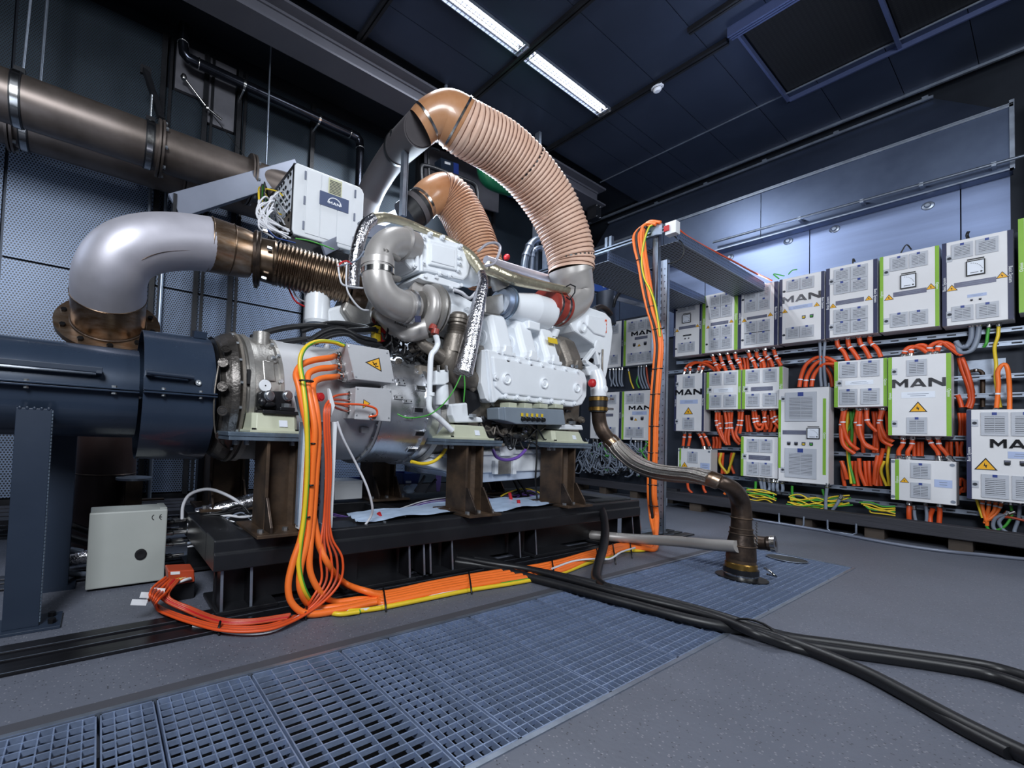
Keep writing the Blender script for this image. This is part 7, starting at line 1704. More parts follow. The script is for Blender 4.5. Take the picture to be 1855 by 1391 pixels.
dpath([(611, 764, 'y', 1.76), (622, 795, 'y', 1.77), (645, 840, 'y', 1.8), (664, 880, 'y', 1.8), (674, 915, 'y', 1.82), (672, 935, 'y', 1.85), (656, 958, 'y', 1.88)], 0.0062, 'whitecable', 'white wire swinging in a bow under the generator', None, 'white_wire')
for k, (a, b) in enumerate((((252, 1091), (240, 1097)), ((268, 1078), (262, 1090)), ((285, 1070), (276, 1082)))):
    c = P(*a, y=1.93 + 0.02 * k)
    tag(MB().obox(c, Vector((0.028, 0, -0.006)), Vector((0, 0.001, 0)), Vector((0.003, 0, 0.011))).build('cable_flag', 'paper'), ['white cable label flag at the far left end of the thin orange cables', 'white cable label flag in the middle of the thin cable ends', 'white cable label flag nearest the orange box'][k], 'label', 'label flags on the thin cables')
# ================================================================== SPIRAL HOSES AND DUCTS
def spiral_hose(name, label, px, rpx, m, pitch, cuff=None):
    pts = [P(a, b, y=c) for a, b, c in px]
    rr = [pxm(p, r) for p, r in zip(pts, rpx if isinstance(rpx, list) else [rpx] * len(pts))]
    q = smooth(pts, 10); R = lerp_list(rr, len(q))
    t = thing(name, label, 'hose', pts[-1], 'salmon spiral hoses')
    # even resampling
    s = [0]
    for a, b in zip(q[:-1], q[1:]): s.append(s[-1] + (b - a).length)
    L = s[-1]; n = int(L / pitch * 8)
    def at(d):
        i = 0
        lo, hi = 0, len(s) - 2
        while lo < hi:
            mid = (lo + hi + 1) // 2
            if s[mid] <= d: lo = mid
            else: hi = mid - 1
        f = (d - s[lo]) / max(1e-9, s[lo + 1] - s[lo]); f = min(1, f)
        return q[lo].lerp(q[lo + 1], f), R[lo] + (R[lo + 1] - R[lo]) * f, (q[lo + 1] - q[lo]).normalized()
    c0 = cuff[1] if cuff else 0
    path, rad = [], []
    i0 = int(n * c0)
    for i in range(i0, n + 1):
        p, r, d = at(L * i / n); path.append(p); rad.append(r * (1.0 + 0.022 * math.cos(2 * PI * (i - i0) / 8)))
    MB().tube(path, rad, 40, False).build('hose_wall', m, t)
    hel = []
    u = None
    turns = (L * (1 - c0)) / pitch; m_ = int(turns * 20)
    for i in range(m_ + 1):
        d_ = L * c0 + (L * (1 - c0)) * i / m_
        p, r, d = at(d_)
        if u is None: u = d.orthogonal().normalized()
        u = (u - d * u.dot(d)).normalized(); v = d.cross(u); a = 2 * PI * turns * i / m_
        hel.append(p + (u * math.cos(a) + v * math.sin(a)) * r * 0.998)
    MB().tube(hel, 0.0034, 5, True).build('wire_spiral', 'tan_rib', t)
    if cuff:
        path, rad = [], []
        for i in range(25):
            p, r, d = at(L * c0 * i / 24); path.append(p); rad.append(r)
        MB().tube(path, rad, 40, False).build('smooth_cuff', cuff[0], t)
    return t, at, L
t, at, L = spiral_hose('spiral_hose', 'large salmon spiral air hose arching high over the engine', [(762, 232, 2.42), (782, 216, 2.36), (808, 212, 2.3), (845, 234, 2.24), (905, 268, 2.2), (955, 312, 2.16), (998, 370, 2.12), (1024, 428, 2.08), (1034, 470, 2.06), (1034, 492, 2.06)], [34, 38, 42, 44, 44, 41.5, 40.5, 39, 38, 37], 'tan', 0.035, ('amber_cuff', 0.17))
for f in (0.03, 0.155):
    p, r, d = at(L * f); MB().lathe(p - d * 0.008, d, [(0, r), (0, r + 0.006), (0.016, r + 0.006), (0.016, r)], 32).build('band_clamp', 'chrome', t)
for f in (0.5, 0.955):
    o = MB()
    for k in range(13):
        p, r, d = at(L * f)
        u = Vector((0, -1, 0)); u = (u - d * u.dot(d)).normalized(); v = d.cross(u); a = -1.2 + 2.4 * k / 12
        n_ = u * math.cos(a) + v * math.sin(a); tt = n_.cross(d)
        o.obox(p + n_ * r * 1.012, tt * (0.009 if k % 3 else 0.005), d * 0.006, n_ * 0.001)
    o.build('printed_marks', 'black', t)
t, at, L = spiral_hose('spiral_hose', 'smaller amber brown spiral hose behind the turbocharger', [(762, 372, 2.75), (778, 358, 2.72), (800, 350, 2.7), (822, 366, 2.66), (842, 400, 2.6), (860, 440, 2.52), (872, 475, 2.46), (880, 510, 2.42)], [30, 33, 34, 35, 36, 36, 35, 34], 'tan2', 0.028, ('amber_cuff', 0.2))
p, r, d = at(0.02); MB().lathe(p - d * 0.01, d, [(0, r), (0, r + 0.006), (0.02, r + 0.006), (0.02, r)], 32).build('band_clamp', 'chrome', t)
# ducts the hoses are clamped to
t = thing('dark_duct', 'dark grey round duct rising to the large spiral hose', 'duct', P(650, 350, y=2.62))
pts = [P(655, 400, y=3.5), P(668, 358, y=3.44), P(688, 318, y=3.22), P(724, 268, y=2.84), P(764, 230, y=2.42)]
rr = [0.126, 0.126, 0.126, 0.126, 0.127]
q = smooth(pts, 6); MB().tube(q, lerp_list(rr, len(q)), 40).build('pipe', 'darkduct', t)
d = (pts[4] - pts[3]).normalized(); p = pts[3] + d * 0.02
MB().lathe(p, d, [(0, 0.126), (0, 0.137), ((pts[4] - p).length - 0.01, 0.137), ((pts[4] - p).length - 0.01, 0.126)], 36).build('sleeve', 'darkduct', t)
MB().lathe(p, d, [(-0.02, rr[3]), (-0.02, 0.142), (0.02, 0.142), (0.02, rr[3])], 36).build('clamp_band', 'black_rubber', t)
MB().obox(P(712, 240, y=2.72), (0.02, 0, 0.01), (0, 0.015, 0), (-0.004, 0, 0.02)).build('clamp_lever', 'chrome', t)
t = thing('dark_duct', 'short black duct stub feeding the smaller spiral hose', 'duct', P(740, 400, y=2.78))
p0, p1 = P(735, 395, y=2.82), P(764, 370, y=2.75)
MB().tube([p0, p1], [pxm(p0, 31), pxm(p1, 31)], 32).build('pipe', 'black_rubber', t)
MB().tube([p1 - (p1 - p0) * 0.45, p1 - (p1 - p0) * 0.2], pxm(p1, 32.5), 32).build('band', 'darkduct', t)
# strut beside the ducts
t = thing('strut_channel', 'upright galvanised strut beside the dark duct', 'strut', P(735, 392, y=2.62))
a, b = P(737, 276, y=2.62), P(729, 392, y=2.62)
MB().box((b.x - 0.02, 2.6, b.z), (b.x + 0.025, 2.64, a.z)).build('channel', 'zinc', t)
MB().box((b.x + 0.012, 2.598, b.z), (b.x + 0.018, 2.6, a.z)).build('edge', 'dark', t)
a = P(752, 280, y=2.62); MB().bar((b.x + 0.02, 2.62, a.z - 0.02), (b.x + 0.12, 2.62, a.z + 0.05), 0.03, 0.03).build('stay', 'zinc', t)
# green hose
t = thing('green_hose', 'dark green bent hose behind the large spiral hose', 'hose', P(880, 330, y=3.3))
pts = [P(a, b, y=3.3) for a, b in ((878, 285), (880, 312), (890, 326), (910, 335), (932, 342), (955, 356), (985, 372))]
MB().tube(smooth(pts, 6), pxm(pts[0], 15), 20).build('hose', 'green_hose', t)
MB().torus(P(928, 341, y=3.3), (1, 0, -0.35), pxm(pts[0], 15.3), 0.006, 20, 6).build('clamp', 'bluepl', t)
# wall equipment behind
t = thing('grey_wall_panel', 'grey board on the wall behind the spiral hoses', 'board', P(870, 400, y=4.1))
MB().prism([P(a, b, y=4.15) for a, b in ((770, 262), (905, 310), (903, 385), (770, 345))], (0, 0.02, 0)).build('board', 'conc', t)
t = thing('wall_box', 'dark blue grey control box high behind the hoses', 'box', P(812, 322, y=3.9))
MB().prism([P(a, b, y=3.9) for a, b in ((799, 285), (831, 297), (831, 330), (799, 320))], (0, 0.12, 0)).build('housing', 'blue_post', t, 0.004)
MB().prism([P(a, b, y=3.895) for a, b in ((822, 294), (831, 297), (831, 330), (822, 328))], (0, 0.005, 0)).build('blue_band', 'badge', t)
MB().prism([P(a, b, y=3.895) for a, b in ((806, 292), (816, 295), (816, 299), (806, 296))], (0, 0.005, 0)).build('label_strip', 'paper', t)
for k, px in enumerate(([(764, 330), (763, 305), (768, 300), (790, 306), (840, 325), (858, 333), (864, 345), (866, 375)], [(778, 340), (776, 280), (780, 268), (795, 272)])):
    t = thing('black_pipe', ['black bent pipe under the wall control box', 'thin black pipe rising beside the wall control box'][k], 'pipe', P(*px[0], y=3.85))
    pts = [P(a, b, y=3.85) for a, b in px]; MB().tube(smooth(pts, 5), pxm(pts[0], 4 if k == 0 else 2.2), 10).build('pipe', 'wallpipe' if 'wallpipe' in M else 'black_steel', t)
# pipes between the two hoses
t = thing('steel_pipework', 'pair of bent steel pipes with unions between the spiral hoses', 'pipe', P(950, 490, y=3.2))
for px, r in (([(948, 500), (951, 470), (958, 448), (966, 437), (978, 434), (998, 440)], 6.5), ([(961, 500), (963, 470), (966, 455), (975, 449), (985, 452)], 4.5)):
    pts = [P(a, b, y=3.2) for a, b in px]; q = smooth(pts, 5); rr_ = pxm(pts[0], r)
    MB().tube(q, rr_, 14).build('pipe', 'alu', t)
    for k in (6, 10, len(q) - 4):
        d = (q[k + 1] - q[k]).normalized(); MB().lathe(q[k], d, [(0, rr_), (0, rr_ * 1.18), (0.03, rr_ * 1.18), (0.03, rr_)], 14).build('union', 'zinc', t)
t = thing('strut_channel', 'upright strut with slotted rail behind the straight metal pipe', 'strut', P(992, 500, y=3.1))
MB().bar(P(989, 440, y=3.1), P(988, 500, y=3.1), 0.06, 0.04).build('channel', 'zinc', t)
MB().bar(P(895, 475, y=3.1), P(1010, 512, y=3.1), 0.04, 0.05).build('slotted_rail', 'zinc', t)
MB().prism([P(a, b, y=3.12) for a, b in ((885, 460), (915, 470), (915, 482), (885, 474))], (0, 0.1, 0)).build('grey_box', 'rack', t)
MB().ball(P(918, 466, y=3.08), 0.035, 10).build('red_knob', 'redcable', t)

# ================================================================== WHITE RACK CABINET ON ITS SHEET METAL ARM
YK = 2.95
t = thing('rack_cabinet', 'white double door rack cabinet with blue lettered sign above the exhaust bellows', 'cabinet', P(590, 440, y=YK))
tl, tr, br, bl = P(535, 293, y=YK), P(660, 341, y=YK), P(655, 446, y=YK), P(530, 424, y=YK)
x0, x1 = tl.x, tr.x; z1 = tl.z; z0 = P(532, 421, y=YK).z; DEP = 0.55
c = 0.045
prof = [(x0 + 0.015, z0 - 0.01), (x1 - c, z0 - 0.01), (x1, z0 + c), (x1, z1 - c), (x1 - c * 0.4, z1 - c * 0.3), (x1 - c, z1), (x0 + 0.015, z1), (x0, z1 - 0.02), (x0, z0 + 0.02)]
MB().prism([Vector((a, YK, b)) for a, b in prof], (0, 0.02, 0)).build('front_frame', 'cabw', t, 0.008)
xm1 = x0 + (x1 - x0) * 0.16; xm2 = x0 + (x1 - x0) * 0.83
for nm, a, b in (('door', xm1, x0 + (x1 - x0) * 0.36), ('door', x0 + (x1 - x0) * 0.365, x0 + (x1 - x0) * 0.6), ('door', x0 + (x1 - x0) * 0.605, xm2)):
    MB().box((a + 0.002, YK - 0.006, z0 + 0.02), (b - 0.002, YK, z1 - 0.02)).build(nm, 'cabw', t, 0.002)
for xx in (xm1 - 0.012, xm2 + 0.018):
    for f in (0.14, 0.5, 0.86): MB().box((xx - 0.007, YK - 0.009, z0 + (z1 - z0) * f - 0.032), (xx + 0.007, YK, z0 + (z1 - z0) * f + 0.032)).build('hinge', 'sheetgrey', t, 0.002)
MB().box((x0 + 0.012, YK + 0.02, z1 - 0.02), (x1 - 0.012, YK + DEP, z1 - 0.002)).box((x0 + 0.012, YK + 0.02, z0 - 0.005), (x1 - 0.012, YK + DEP, z0 + 0.012)).box((x1 - 0.02, YK + 0.02, z0), (x1 - 0.005, YK + DEP, z1 - 0.01)).box((x0 + 0.01, YK + DEP - 0.01, z0), (x1 - 0.01, YK + DEP, z1 - 0.01)).build('housing', 'cabw', t)
e = MB().box((x0 - 0.004, YK + 0.015, z0 - 0.005), (x0 + 0.014, YK + 0.035, z1)).box((x0 - 0.004, YK + DEP - 0.02, z0), (x0 + 0.014, YK + DEP, z1)).box((x0 - 0.004, YK + 0.03, z1 - 0.025), (x0 + 0.014, YK + DEP, z1 - 0.005)).box((x0 - 0.004, YK + 0.03, z0 - 0.005), (x0 + 0.014, YK + DEP, z0 + 0.02))
e.build('side_frame', 'black_steel', t)
MB().box((x0 + 0.004, YK + 0.035, z0 + 0.02), (x0 + 0.01, YK + DEP - 0.02, z1 - 0.02)).build('patch_panel', 'cabw', t)
for j in range(3):
    zz0 = z0 + 0.04 + (z1 - z0 - 0.06) * j / 3
    MB().box((x0 - 0.002, YK + 0.05, zz0), (x0 + 0.004, YK + DEP - 0.04, zz0 + (z1 - z0) / 3 - 0.04)).build('module', ['cast_dark', 'plate_w', 'plate_w'][j], t)
o = MB(); o2 = MB(); o2n = 0
for j in range(8):
    for k in range(10):
        q = Vector((x0 - 0.002, YK + 0.07 + (DEP - 0.13) * k / 9, z0 + 0.06 + (z1 - z0 - 0.12) * j / 7))
        if (j * 7 + k * 3) % 5: o.lathe(q, (-1, 0, 0), [(0, 0.013), (0.008, 0.013), (0.01, 0.008), (0.01, 0)], 8)
stuff(o.build('sockets', 'black', t))
# grille, sign
gx0, gx1, gz0, gz1 = P(595, 325, y=YK).x, P(619, 330, y=YK).x, P(606, 356, y=YK).z, P(606, 326, y=YK).z
o = MB().box((gx0, YK - 0.01, gz0), (gx1, YK - 0.006, gz1)); o.build('grille_frame', mat('ivory_plastic', '#cfcfae', 0.45, 0, 0.03, 5), t)
o = MB()
for k in range(9): o.box((gx0 + 0.008, YK - 0.0112, gz0 + 0.012 + (gz1 - gz0 - 0.024) * k / 9), (gx1 - 0.008, YK - 0.01, gz0 + 0.012 + (gz1 - gz0 - 0.024) * (k + 0.5) / 9))
stuff(o.build('grille_slots', 'dark', t))
sq = [P(*p, y=YK - 0.011) for p in ((580, 345), (632, 362.5), (632, 387.5), (580, 369))]
sx0, sx1 = sq[0].x, sq[1].x; sz1 = (sq[0].z + sq[1].z) / 2; sz0 = (sq[2].z + sq[3].z) / 2
MB().box((sx0, YK - 0.012, sz0), (sx1, YK - 0.006, sz1)).build('sign', mat('slate_blue_sign', '#4c5878', 0.4, 0, 0.03, 5), t)
w_, h_ = sx1 - sx0, sz1 - sz0; cx_, cz_ = (sx0 + sx1) / 2, sz0 + h_ * 0.28
o = MB().tube([Vector((cx_ + math.cos(a) * w_ * 0.23, YK - 0.0135, cz_ + math.sin(a) * h_ * 0.46)) for a in [PI * k / 18 for k in range(19)]], 0.0045, 6)
letters_MAN(o, Vector((cx_ - w_ * 0.2, YK - 0.012, cz_ - h_ * 0.03)), (1, 0, 0), (0, 0, 1), h_ * 0.2, w_ * 0.4, 0.002)
o.build('emblem', 'paper', t)
MB().prism([Vector((x0 + 0.2, YK + 0.25, z1)), Vector((x0 + 0.27, YK + 0.25, z1 + 0.1)), Vector((x0 + 0.37, YK + 0.25, z1 + 0.085)), Vector((x0 + 0.42, YK + 0.25, z1))], (0, 0.2, 0)).build('top_cowl', 'cabw', t, 0.004)
# arm and shelf
t = thing('support_arm', 'long grey sheet metal arm holding the rack cabinet', 'arm', P(410, 360, y=3.2))
a, b = P(316, 373, y=3.25), P(540, 306, y=3.55)
MB().bar(a, b, 0.02, 0.16).bar(a + Vector((0, 0.08, -0.07)), b + Vector((0, 0.08, -0.07)), 0.16, 0.012).build('channel', 'sheetgrey', t, 0.003)
MB().obox(a + Vector((0.0, 0.03, -0.02)), (0.012, 0, 0), (0, 0.05, 0), (0, 0, 0.1)).build('end_cap', 'black_steel', t)
o = MB()
for px, py in ((414, 345), (423, 342), (418, 353)): bolt(o, P(px, py, y=3.37), (0, -1, 0), 0.009, 0.003)
stuff(o.build('rivets', 'ink', t))
t = thing('equipment_shelf', 'dark shelf under the white rack cabinet', 'shelf', P(580, 450, y=2.95))
MB().box((x0 - 0.02, YK + 0.03, z0 - 0.1), (x1 - 0.1, YK + DEP, z0 - 0.03)).build('drawer_box', 'black_steel', t)
MB().bar(P(585, 452, y=2.9), P(720, 388, y=3.3), 0.02, 0.09).build('side_rail', 'sheetgrey', t, 0.003)
MB().bar(P(650, 415, y=2.6), P(800, 440, y=2.6), 0.03, 0.1).build('cross_rail', 'sheetgrey', t, 0.003)
# wires of the rack
rnd = random.Random(21); x0k = x0
for k in range(14):
    q0 = Vector((x0k - 0.006, YK + rnd.uniform(0.08, 0.42), z0 + rnd.uniform(0.06, 0.34)))
    a1 = P(rnd.uniform(470, 495), rnd.uniform(350, 385), y=YK - 0.05); a2 = P(rnd.uniform(465, 485), rnd.uniform(385, 412), y=YK - 0.1); a3 = P(rnd.uniform(490, 530), rnd.uniform(415, 432), y=YK - 0.06)
    cable('patch_cord', [q0, q0 + Vector((-0.06, -0.03, 0.03)), a1, a2, a3], 0.006, 'whitecable', f'white patch cord curling out of the open side of the rack cabinet', 'cord', 'white patch cords of the rack cabinet')
for k in range(10):
    q0 = Vector((x0k - 0.006, YK + rnd.uniform(0.2, 0.5), z0 + rnd.uniform(0.2, 0.42)))
    a1 = P(rnd.uniform(470, 482), rnd.uniform(330, 350), y=YK + 0.2); a2 = P(rnd.uniform(470, 485), rnd.uniform(360, 390), y=YK + 0.05); a3 = P(rnd.uniform(478, 490), rnd.uniform(400, 425), y=YK + 0.0)
    cable('patch_cord', [q0, q0 + Vector((-0.05, 0.0, 0.02)), a1, a2, a3], 0.006, ('green', 'yellow', 'black_rubber')[k % 3], ('green patch cord hanging at the left of the rack cabinet', 'yellow patch cord hanging at the left of the rack cabinet', 'black patch cord hanging at the left of the rack cabinet')[k % 3], 'cord', 'coloured patch cords of the rack cabinet')
for k, px in enumerate(([(535, 432), (560, 436), (590, 446), (605, 452)], [(484, 415), (500, 430), (520, 436), (535, 440)])):
    cable('loose_wire', [P(a, b, y=2.75) for a, b in px], 0.005, ('green', 'bluepl')[k], ('green wire running along the dark shelf edge', 'blue wire under the rack cabinet corner')[k], 'wire')
cable('loose_wire', [P(a, b, y=2.7) for a, b in ((520, 515), (535, 545), (560, 560), (575, 580), (600, 600))], 0.006, 'redcable', 'red and white wire hanging below the exhaust bellows, left one', 'wire')
cable('loose_wire', [P(a, b, y=2.7) for a, b in ((528, 515), (540, 540), (575, 555), (595, 570))], 0.006, 'whitecable', 'white wire hanging below the exhaust bellows', 'wire')

# ================================================================== WATER LINE TO THE STANDPIPE
t = thing('water_hose', 'braided steel water hose from the engine to the upright pipe stub', 'hose', P(1180, 852, y=1.5))
def px3(px): return [P(a, b, y=c) for a, b, c in px]
c = P(1084, 718, y=1.92)
MB().lathe(c, (0, 0, -1), [(0, 0.062), (0.035, 0.064), (0.075, 0.064), (0.125, 0.062)], 24).build('rubber_sleeve', 'black_rubber', t)
for dz in (0.022, 0.1):
    MB().lathe(c - Vector((0, 0, dz - 0.014)), (0, 0, -1), [(0, 0.064), (0, 0.068), (0.028, 0.068), (0.028, 0.064)], 24).build('hose_clamp', 'brass', t)
    o = MB()
    for k in range(3): o.box((c.x + 0.0 + 0.022 * k, c.y - 0.088, c.z - dz - 0.008), (c.x + 0.018 + 0.022 * k, c.y - 0.064, c.z - dz + 0.008))
    o.build('clamp_screw', 'chrome', t)
pts = px3([(1084, 745, 1.92), (1086, 765, 1.92), (1092, 782, 1.9), (1104, 797, 1.87), (1108, 801, 1.86)])
q = smooth(pts, 6); MB().tube(q, [pxm(p, 11.5) for p in q], 24).build('rusty_elbow', 'rust_dark', t)
p = q[-4]; d = (q[-1] - p).normalized(); MB().lathe(p, d, [(0, pxm(p, 11.6)), (0.0, pxm(p, 12.4)), (0.02, pxm(p, 12.4)), (0.02, pxm(p, 11.6))], 24).build('weld_ring', 'chrome', t)
pts = px3([(1106, 799, 1.865), (1122, 815, 1.8), (1150, 838, 1.67), (1185, 853, 1.5), (1225, 859, 1.33), (1258, 861, 1.2), (1290, 868, 1.09)])
q = smooth(pts, 8); rr = [pxm(p, 13.2) for p in q]
MB().tube(q, rr, 28).build('braid', 'braid', t)
o = MB()
for j in range(9):   # raised strands of the braid
    st = []
    for i, p in enumerate(q):
        d = (q[min(i + 1, len(q) - 1)] - q[max(i - 1, 0)]).normalized(); u = Vector((0, 0, 1)); u = (u - d * u.dot(d)).normalized(); v = d.cross(u); a = 2 * PI * j / 9 + 0.6 * i / len(q)
        st.append(p + (u * math.cos(a) + v * math.sin(a)) * rr[i] * 0.99)
    o.tube(st, 0.007, 6)
o.build('braid_strands', 'braid', t)
for p0, p1, rp in ((q[-1], px3([(1302, 873, 1.06)])[0], 14), (q[0], q[3], 13.6)):
    d = (p1 - p0).normalized(); MB().lathe(p0 - d * 0.02, d, [(0, pxm(p0, rp)), (0.02, pxm(p0, rp + 0.6)), (0.055, pxm(p0, rp + 0.6)), (0.06, pxm(p0, rp - 1))], 24).build('ferrule', 'tempered', t)
t = thing('pipe_stub', 'upright rusty steel pipe stub with elbow and side outlet standing on the grating', 'pipe', (3.34, 1.02, 0.0))
bx_, by_ = P(1343, 1046, z=0.0).x, P(1343, 1046, z=0.0).y
q2 = [P(1298, 872, y=by_ + 0.05), P(1312, 876, y=by_ + 0.02), P(1328, 886, y=by_), P(1340, 905, y=by_), P(1343, 928, y=by_), P(1343, 940, y=by_)]
q = smooth(q2, 6); rr = lerp_list([pxm(q2[0], 11.5), pxm(q2[1], 12.5), pxm(q2[2], 13.5), pxm(q2[3], 14), pxm(q2[4], 14.5), pxm(q2[5], 14.5)], len(q))
MB().tube(q, rr, 28).build('elbow', 'rust_dark', t)
xb = q[-1].x; zt_ = q[-1].z
def zz(py): return P(1343, py, y=by_).z
prof = [(zz(938), 14.5), (zz(957), 15), (zz(958), 16), (zz(966), 16.5), (zz(985), 20.5), (zz(1012), 21.5)]
MB().lathe((xb, by_, 0), (0, 0, 1), [(z, pxm((xb, by_, z), r)) for z, r in prof][::-1], 28, smooth=True).build('reducer', 'rust_dark', t)
for py, r in ((938, 14.8), (957, 15.6), (966, 16.8), (987, 20.8)): MB().torus((xb, by_, zz(py)), (0, 0, 1), pxm((xb, by_, zz(py)), r), 0.005, 24, 6).build('weld_seam', 'rust', t)
rb = pxm((xb, by_, 0.1), 21)
MB().cyl((xb, by_, zz(1025)), (xb, by_, zz(1010)), rb, 28).build('collar', 'rust', t)
MB().lathe((xb, by_, zz(1036)), (0, 0, 1), [(0, rb * 1.02), (0, rb * 1.08), (zz(1020) - zz(1036), rb * 1.08), (zz(1018) - zz(1036), rb)], 28).build('brass_ring', 'brass', t)
MB().lathe((xb, by_, 0.006), (0, 0, 1), [(0, rb * 1.1), (0.0, rb * 1.14), (0.02, rb * 1.16), (zz(1034) - 0.012, rb * 1.14), (zz(1034) - 0.006, rb * 1.05)], 28).build('coupling', 'chrome', t)
MB().lathe((xb, by_, 0.03), (0, 0, 1), [(0, rb * 1.165), (0, rb * 1.19), (0.03, rb * 1.19), (0.03, rb * 1.165)], 28).build('coupling_band', 'black_steel', t)
MB().tube([(xb + 0.1, by_ - 0.08, 0.07), (xb + 0.13, by_ - 0.1, 0.05), (xb + 0.12, by_ - 0.13, 0.03), (xb + 0.08, by_ - 0.1, 0.04)], 0.006, 6).build('lever', 'chrome', t)
s0 = P(1364, 982, y=by_); s1 = P(1411, 986, y=by_ - 0.12); d = (s1 - s0).normalized(); L = (s1 - s0).length
MB().lathe(s0 - d * 0.02, d, [(0, 0.04), (0.05, 0.042), (0.10, 0.04), (0.11, 0.034), (L - 0.05, 0.036), (L - 0.03, 0.045), (L - 0.006, 0.04), (L + 0.006, 0.02), (L + 0.008, 0)], 20).build('side_outlet', 'rust_dark', t)
MB().lathe(s0 + d * 0.085, d, [(0, 0.042), (0, 0.05), (0.022, 0.05), (0.022, 0.042)], 20).build('outlet_clamp', 'chrome', t)
o = MB()
for k in range(26): o.ball((xb + 0.072 + 0.01 * math.sin(k * 2.1), by_ - 0.052, zz(945) - (zz(945) - zz(990)) * k / 25), 0.005, 6)
stuff(o.build('weld_spatter', 'chrome', t))
tag(MB().lathe((bx_, by_, 0.0012), (0, 0, 1), [(0, 0.125), (0.004, 0.125), (0.0045, 0.12), (0.0045, 0.0)], 40).build('hole_disc', 'black'), 'black disc standing in for the dark hole under the upright pipe stub', 'disc', 'round discs on the grating')  # flat black disc laid over the bars as the darkness of a hole
q = P(1425, 1013, z=0.0)
o = tag(MB().lathe((q.x, q.y, 0.0012), (0, 0, 1), [(0, 0.108), (0.004, 0.108), (0.004, 0.0)], 40).build('hole_disc', 'black_steel'), 'shiny dark disc standing in for a round hole near the far grating corner', 'disc', 'round discs on the grating')  # dark disc in place of a second hole cut through the bars
MB().torus((q.x, q.y, 0.006), (0, 0, 1), 0.108, 0.003, 40, 6).build('rim', 'zinc', o)
# grey pipe on the floor
pts = [P(1336, 990, y=1.03), P(1280, 986, y=1.2), P(1220, 980, y=1.42), P(1150, 976, y=1.68), P(1080, 975, y=1.92), P(1045, 978, y=2.05)]
pts = [Vector((p.x, p.y, max(0.06, p.z))) for p in pts]
t = thing('drain_pipe', 'long smooth grey pipe running from the pipe stub under the base frame', 'pipe', pts[2])
MB().tube(smooth(pts, 6), 0.036, 20).build('pipe', 'satin_elbow', t)

# ================================================================== BLACK FLOOR CABLES
cabs = [
    ([(820, 1006), (870, 1014), (930, 1026), (1000, 1040), (1080, 1058), (1160, 1078), (1240, 1098), (1310, 1118), (1370, 1138), (1430, 1155), (1520, 1168), (1620, 1182), (1720, 1196), (1800, 1210), (1875, 1232)], 0.022, 'upper of the black cables crossing the grating to the right picture edge'),
    ([(822, 1012), (880, 1020), (940, 1034), (1010, 1052), (1085, 1070), (1165, 1090), (1240, 1110), (1310, 1128), (1365, 1146), (1425, 1163), (1510, 1178), (1610, 1192), (1710, 1207), (1790, 1222), (1870, 1248)], 0.022, 'second of the black cables crossing the grating to the right picture edge'),
    ([(825, 1018), (885, 1027), (945, 1042), (1015, 1060), (1088, 1080), (1165, 1100), (1240, 1120), (1305, 1134), (1360, 1142), (1420, 1160), (1490, 1186), (1570, 1220), (1650, 1262), (1730, 1305), (1810, 1345), (1880, 1378)], 0.024, 'thick black cable curving to the lower right picture corner'),
    ([(828, 1010), (890, 1021), (950, 1030), (1020, 1047), (1090, 1066), (1170, 1086), (1245, 1104), (1312, 1124), (1368, 1148), (1428, 1170), (1500, 1192), (1580, 1228), (1660, 1272), (1740, 1318), (1830, 1365)], 0.018, 'thinner black cable beside the one curving to the lower right')]
for k, (px, r, lab) in enumerate(cabs):
    pts = [P(a, b, z=r + (0.03 if k == 3 and i < 9 else 0.0)) for i, (a, b) in enumerate(px)]
    cable('black_cable', pts, r, 'black_rubber', lab, 'cable', 'black cables on the floor', n=12)
pts = [P(1000, 930, y=2.2), P(1050, 917, y=2.05), P(1075, 912, y=1.95), P(1090, 924, y=1.84), P(1096, 955, y=1.72), P(1094, 985, y=1.62), P(1086, 1015, y=1.53), P(1080, 1040, z=0.03), P(1084, 1054, z=0.022), P(1100, 1066, z=0.05)]
cable('black_cable', pts, 0.026, 'black_rubber', 'black corrugated hose bowing over the right end of the base frame', 'hose', 'black cables on the floor', n=14)
c = P(1366, 1140, z=0.03)
tag(MB().tube([c + Vector((math.sin(a) * 0.012, math.cos(a) * 0.07, math.sin(a) * 0.034)) for a in [2 * PI * k / 16 for k in range(17)]], 0.005, 6).build('cable_tie', 'black'), 'black cable tie round the black cables where they part', 'cable tie')

# ================================================================== GREY BOX ON THE FLOOR, LEFT
t = thing('junction_box', 'pebble grey steel junction box standing on the floor at left', 'box', (0.15, 2.45, 0))
YJ = 2.38
a, b = P(163, 930, y=YJ), P(305, 928, y=YJ)
x0, x1 = P(158, 1000, y=YJ).x, P(300, 1000, y=YJ).x; zt_ = P(233, 926, y=YJ).z; zb = P(230, 1076, y=YJ).z
zb = 0.012 if zb < 0.012 else zb
MB().box((x0, YJ, zb), (x1, YJ + 0.018, zt_)).build('lid', 'greybox', t, 0.006)
MB().box((x0 + 0.004, YJ + 0.02, zb + 0.003), (x1 - 0.0, YJ + 0.2, zt_ - 0.004)).build('body', 'greybox', t, 0.005)
MB().box((x1 - 0.03, YJ + 0.05, zb), (x1 + 0.004, YJ + 0.2, zt_)).build('gland_plate', 'greybox', t, 0.003)
MB().box((x0 + 0.03, YJ + 0.03, 0), (x1 - 0.03, YJ + 0.18, zb + 0.004)).build('plinth', 'black_steel', t)
c = P(255, 1004, y=YJ - 0.001); MB().lathe(c, (0, -1, 0), [(0, 0.027), (0.003, 0.027), (0.004, 0.02), (0.002, 0)], 24).build('round_lock', 'ink', t)
o = MB()
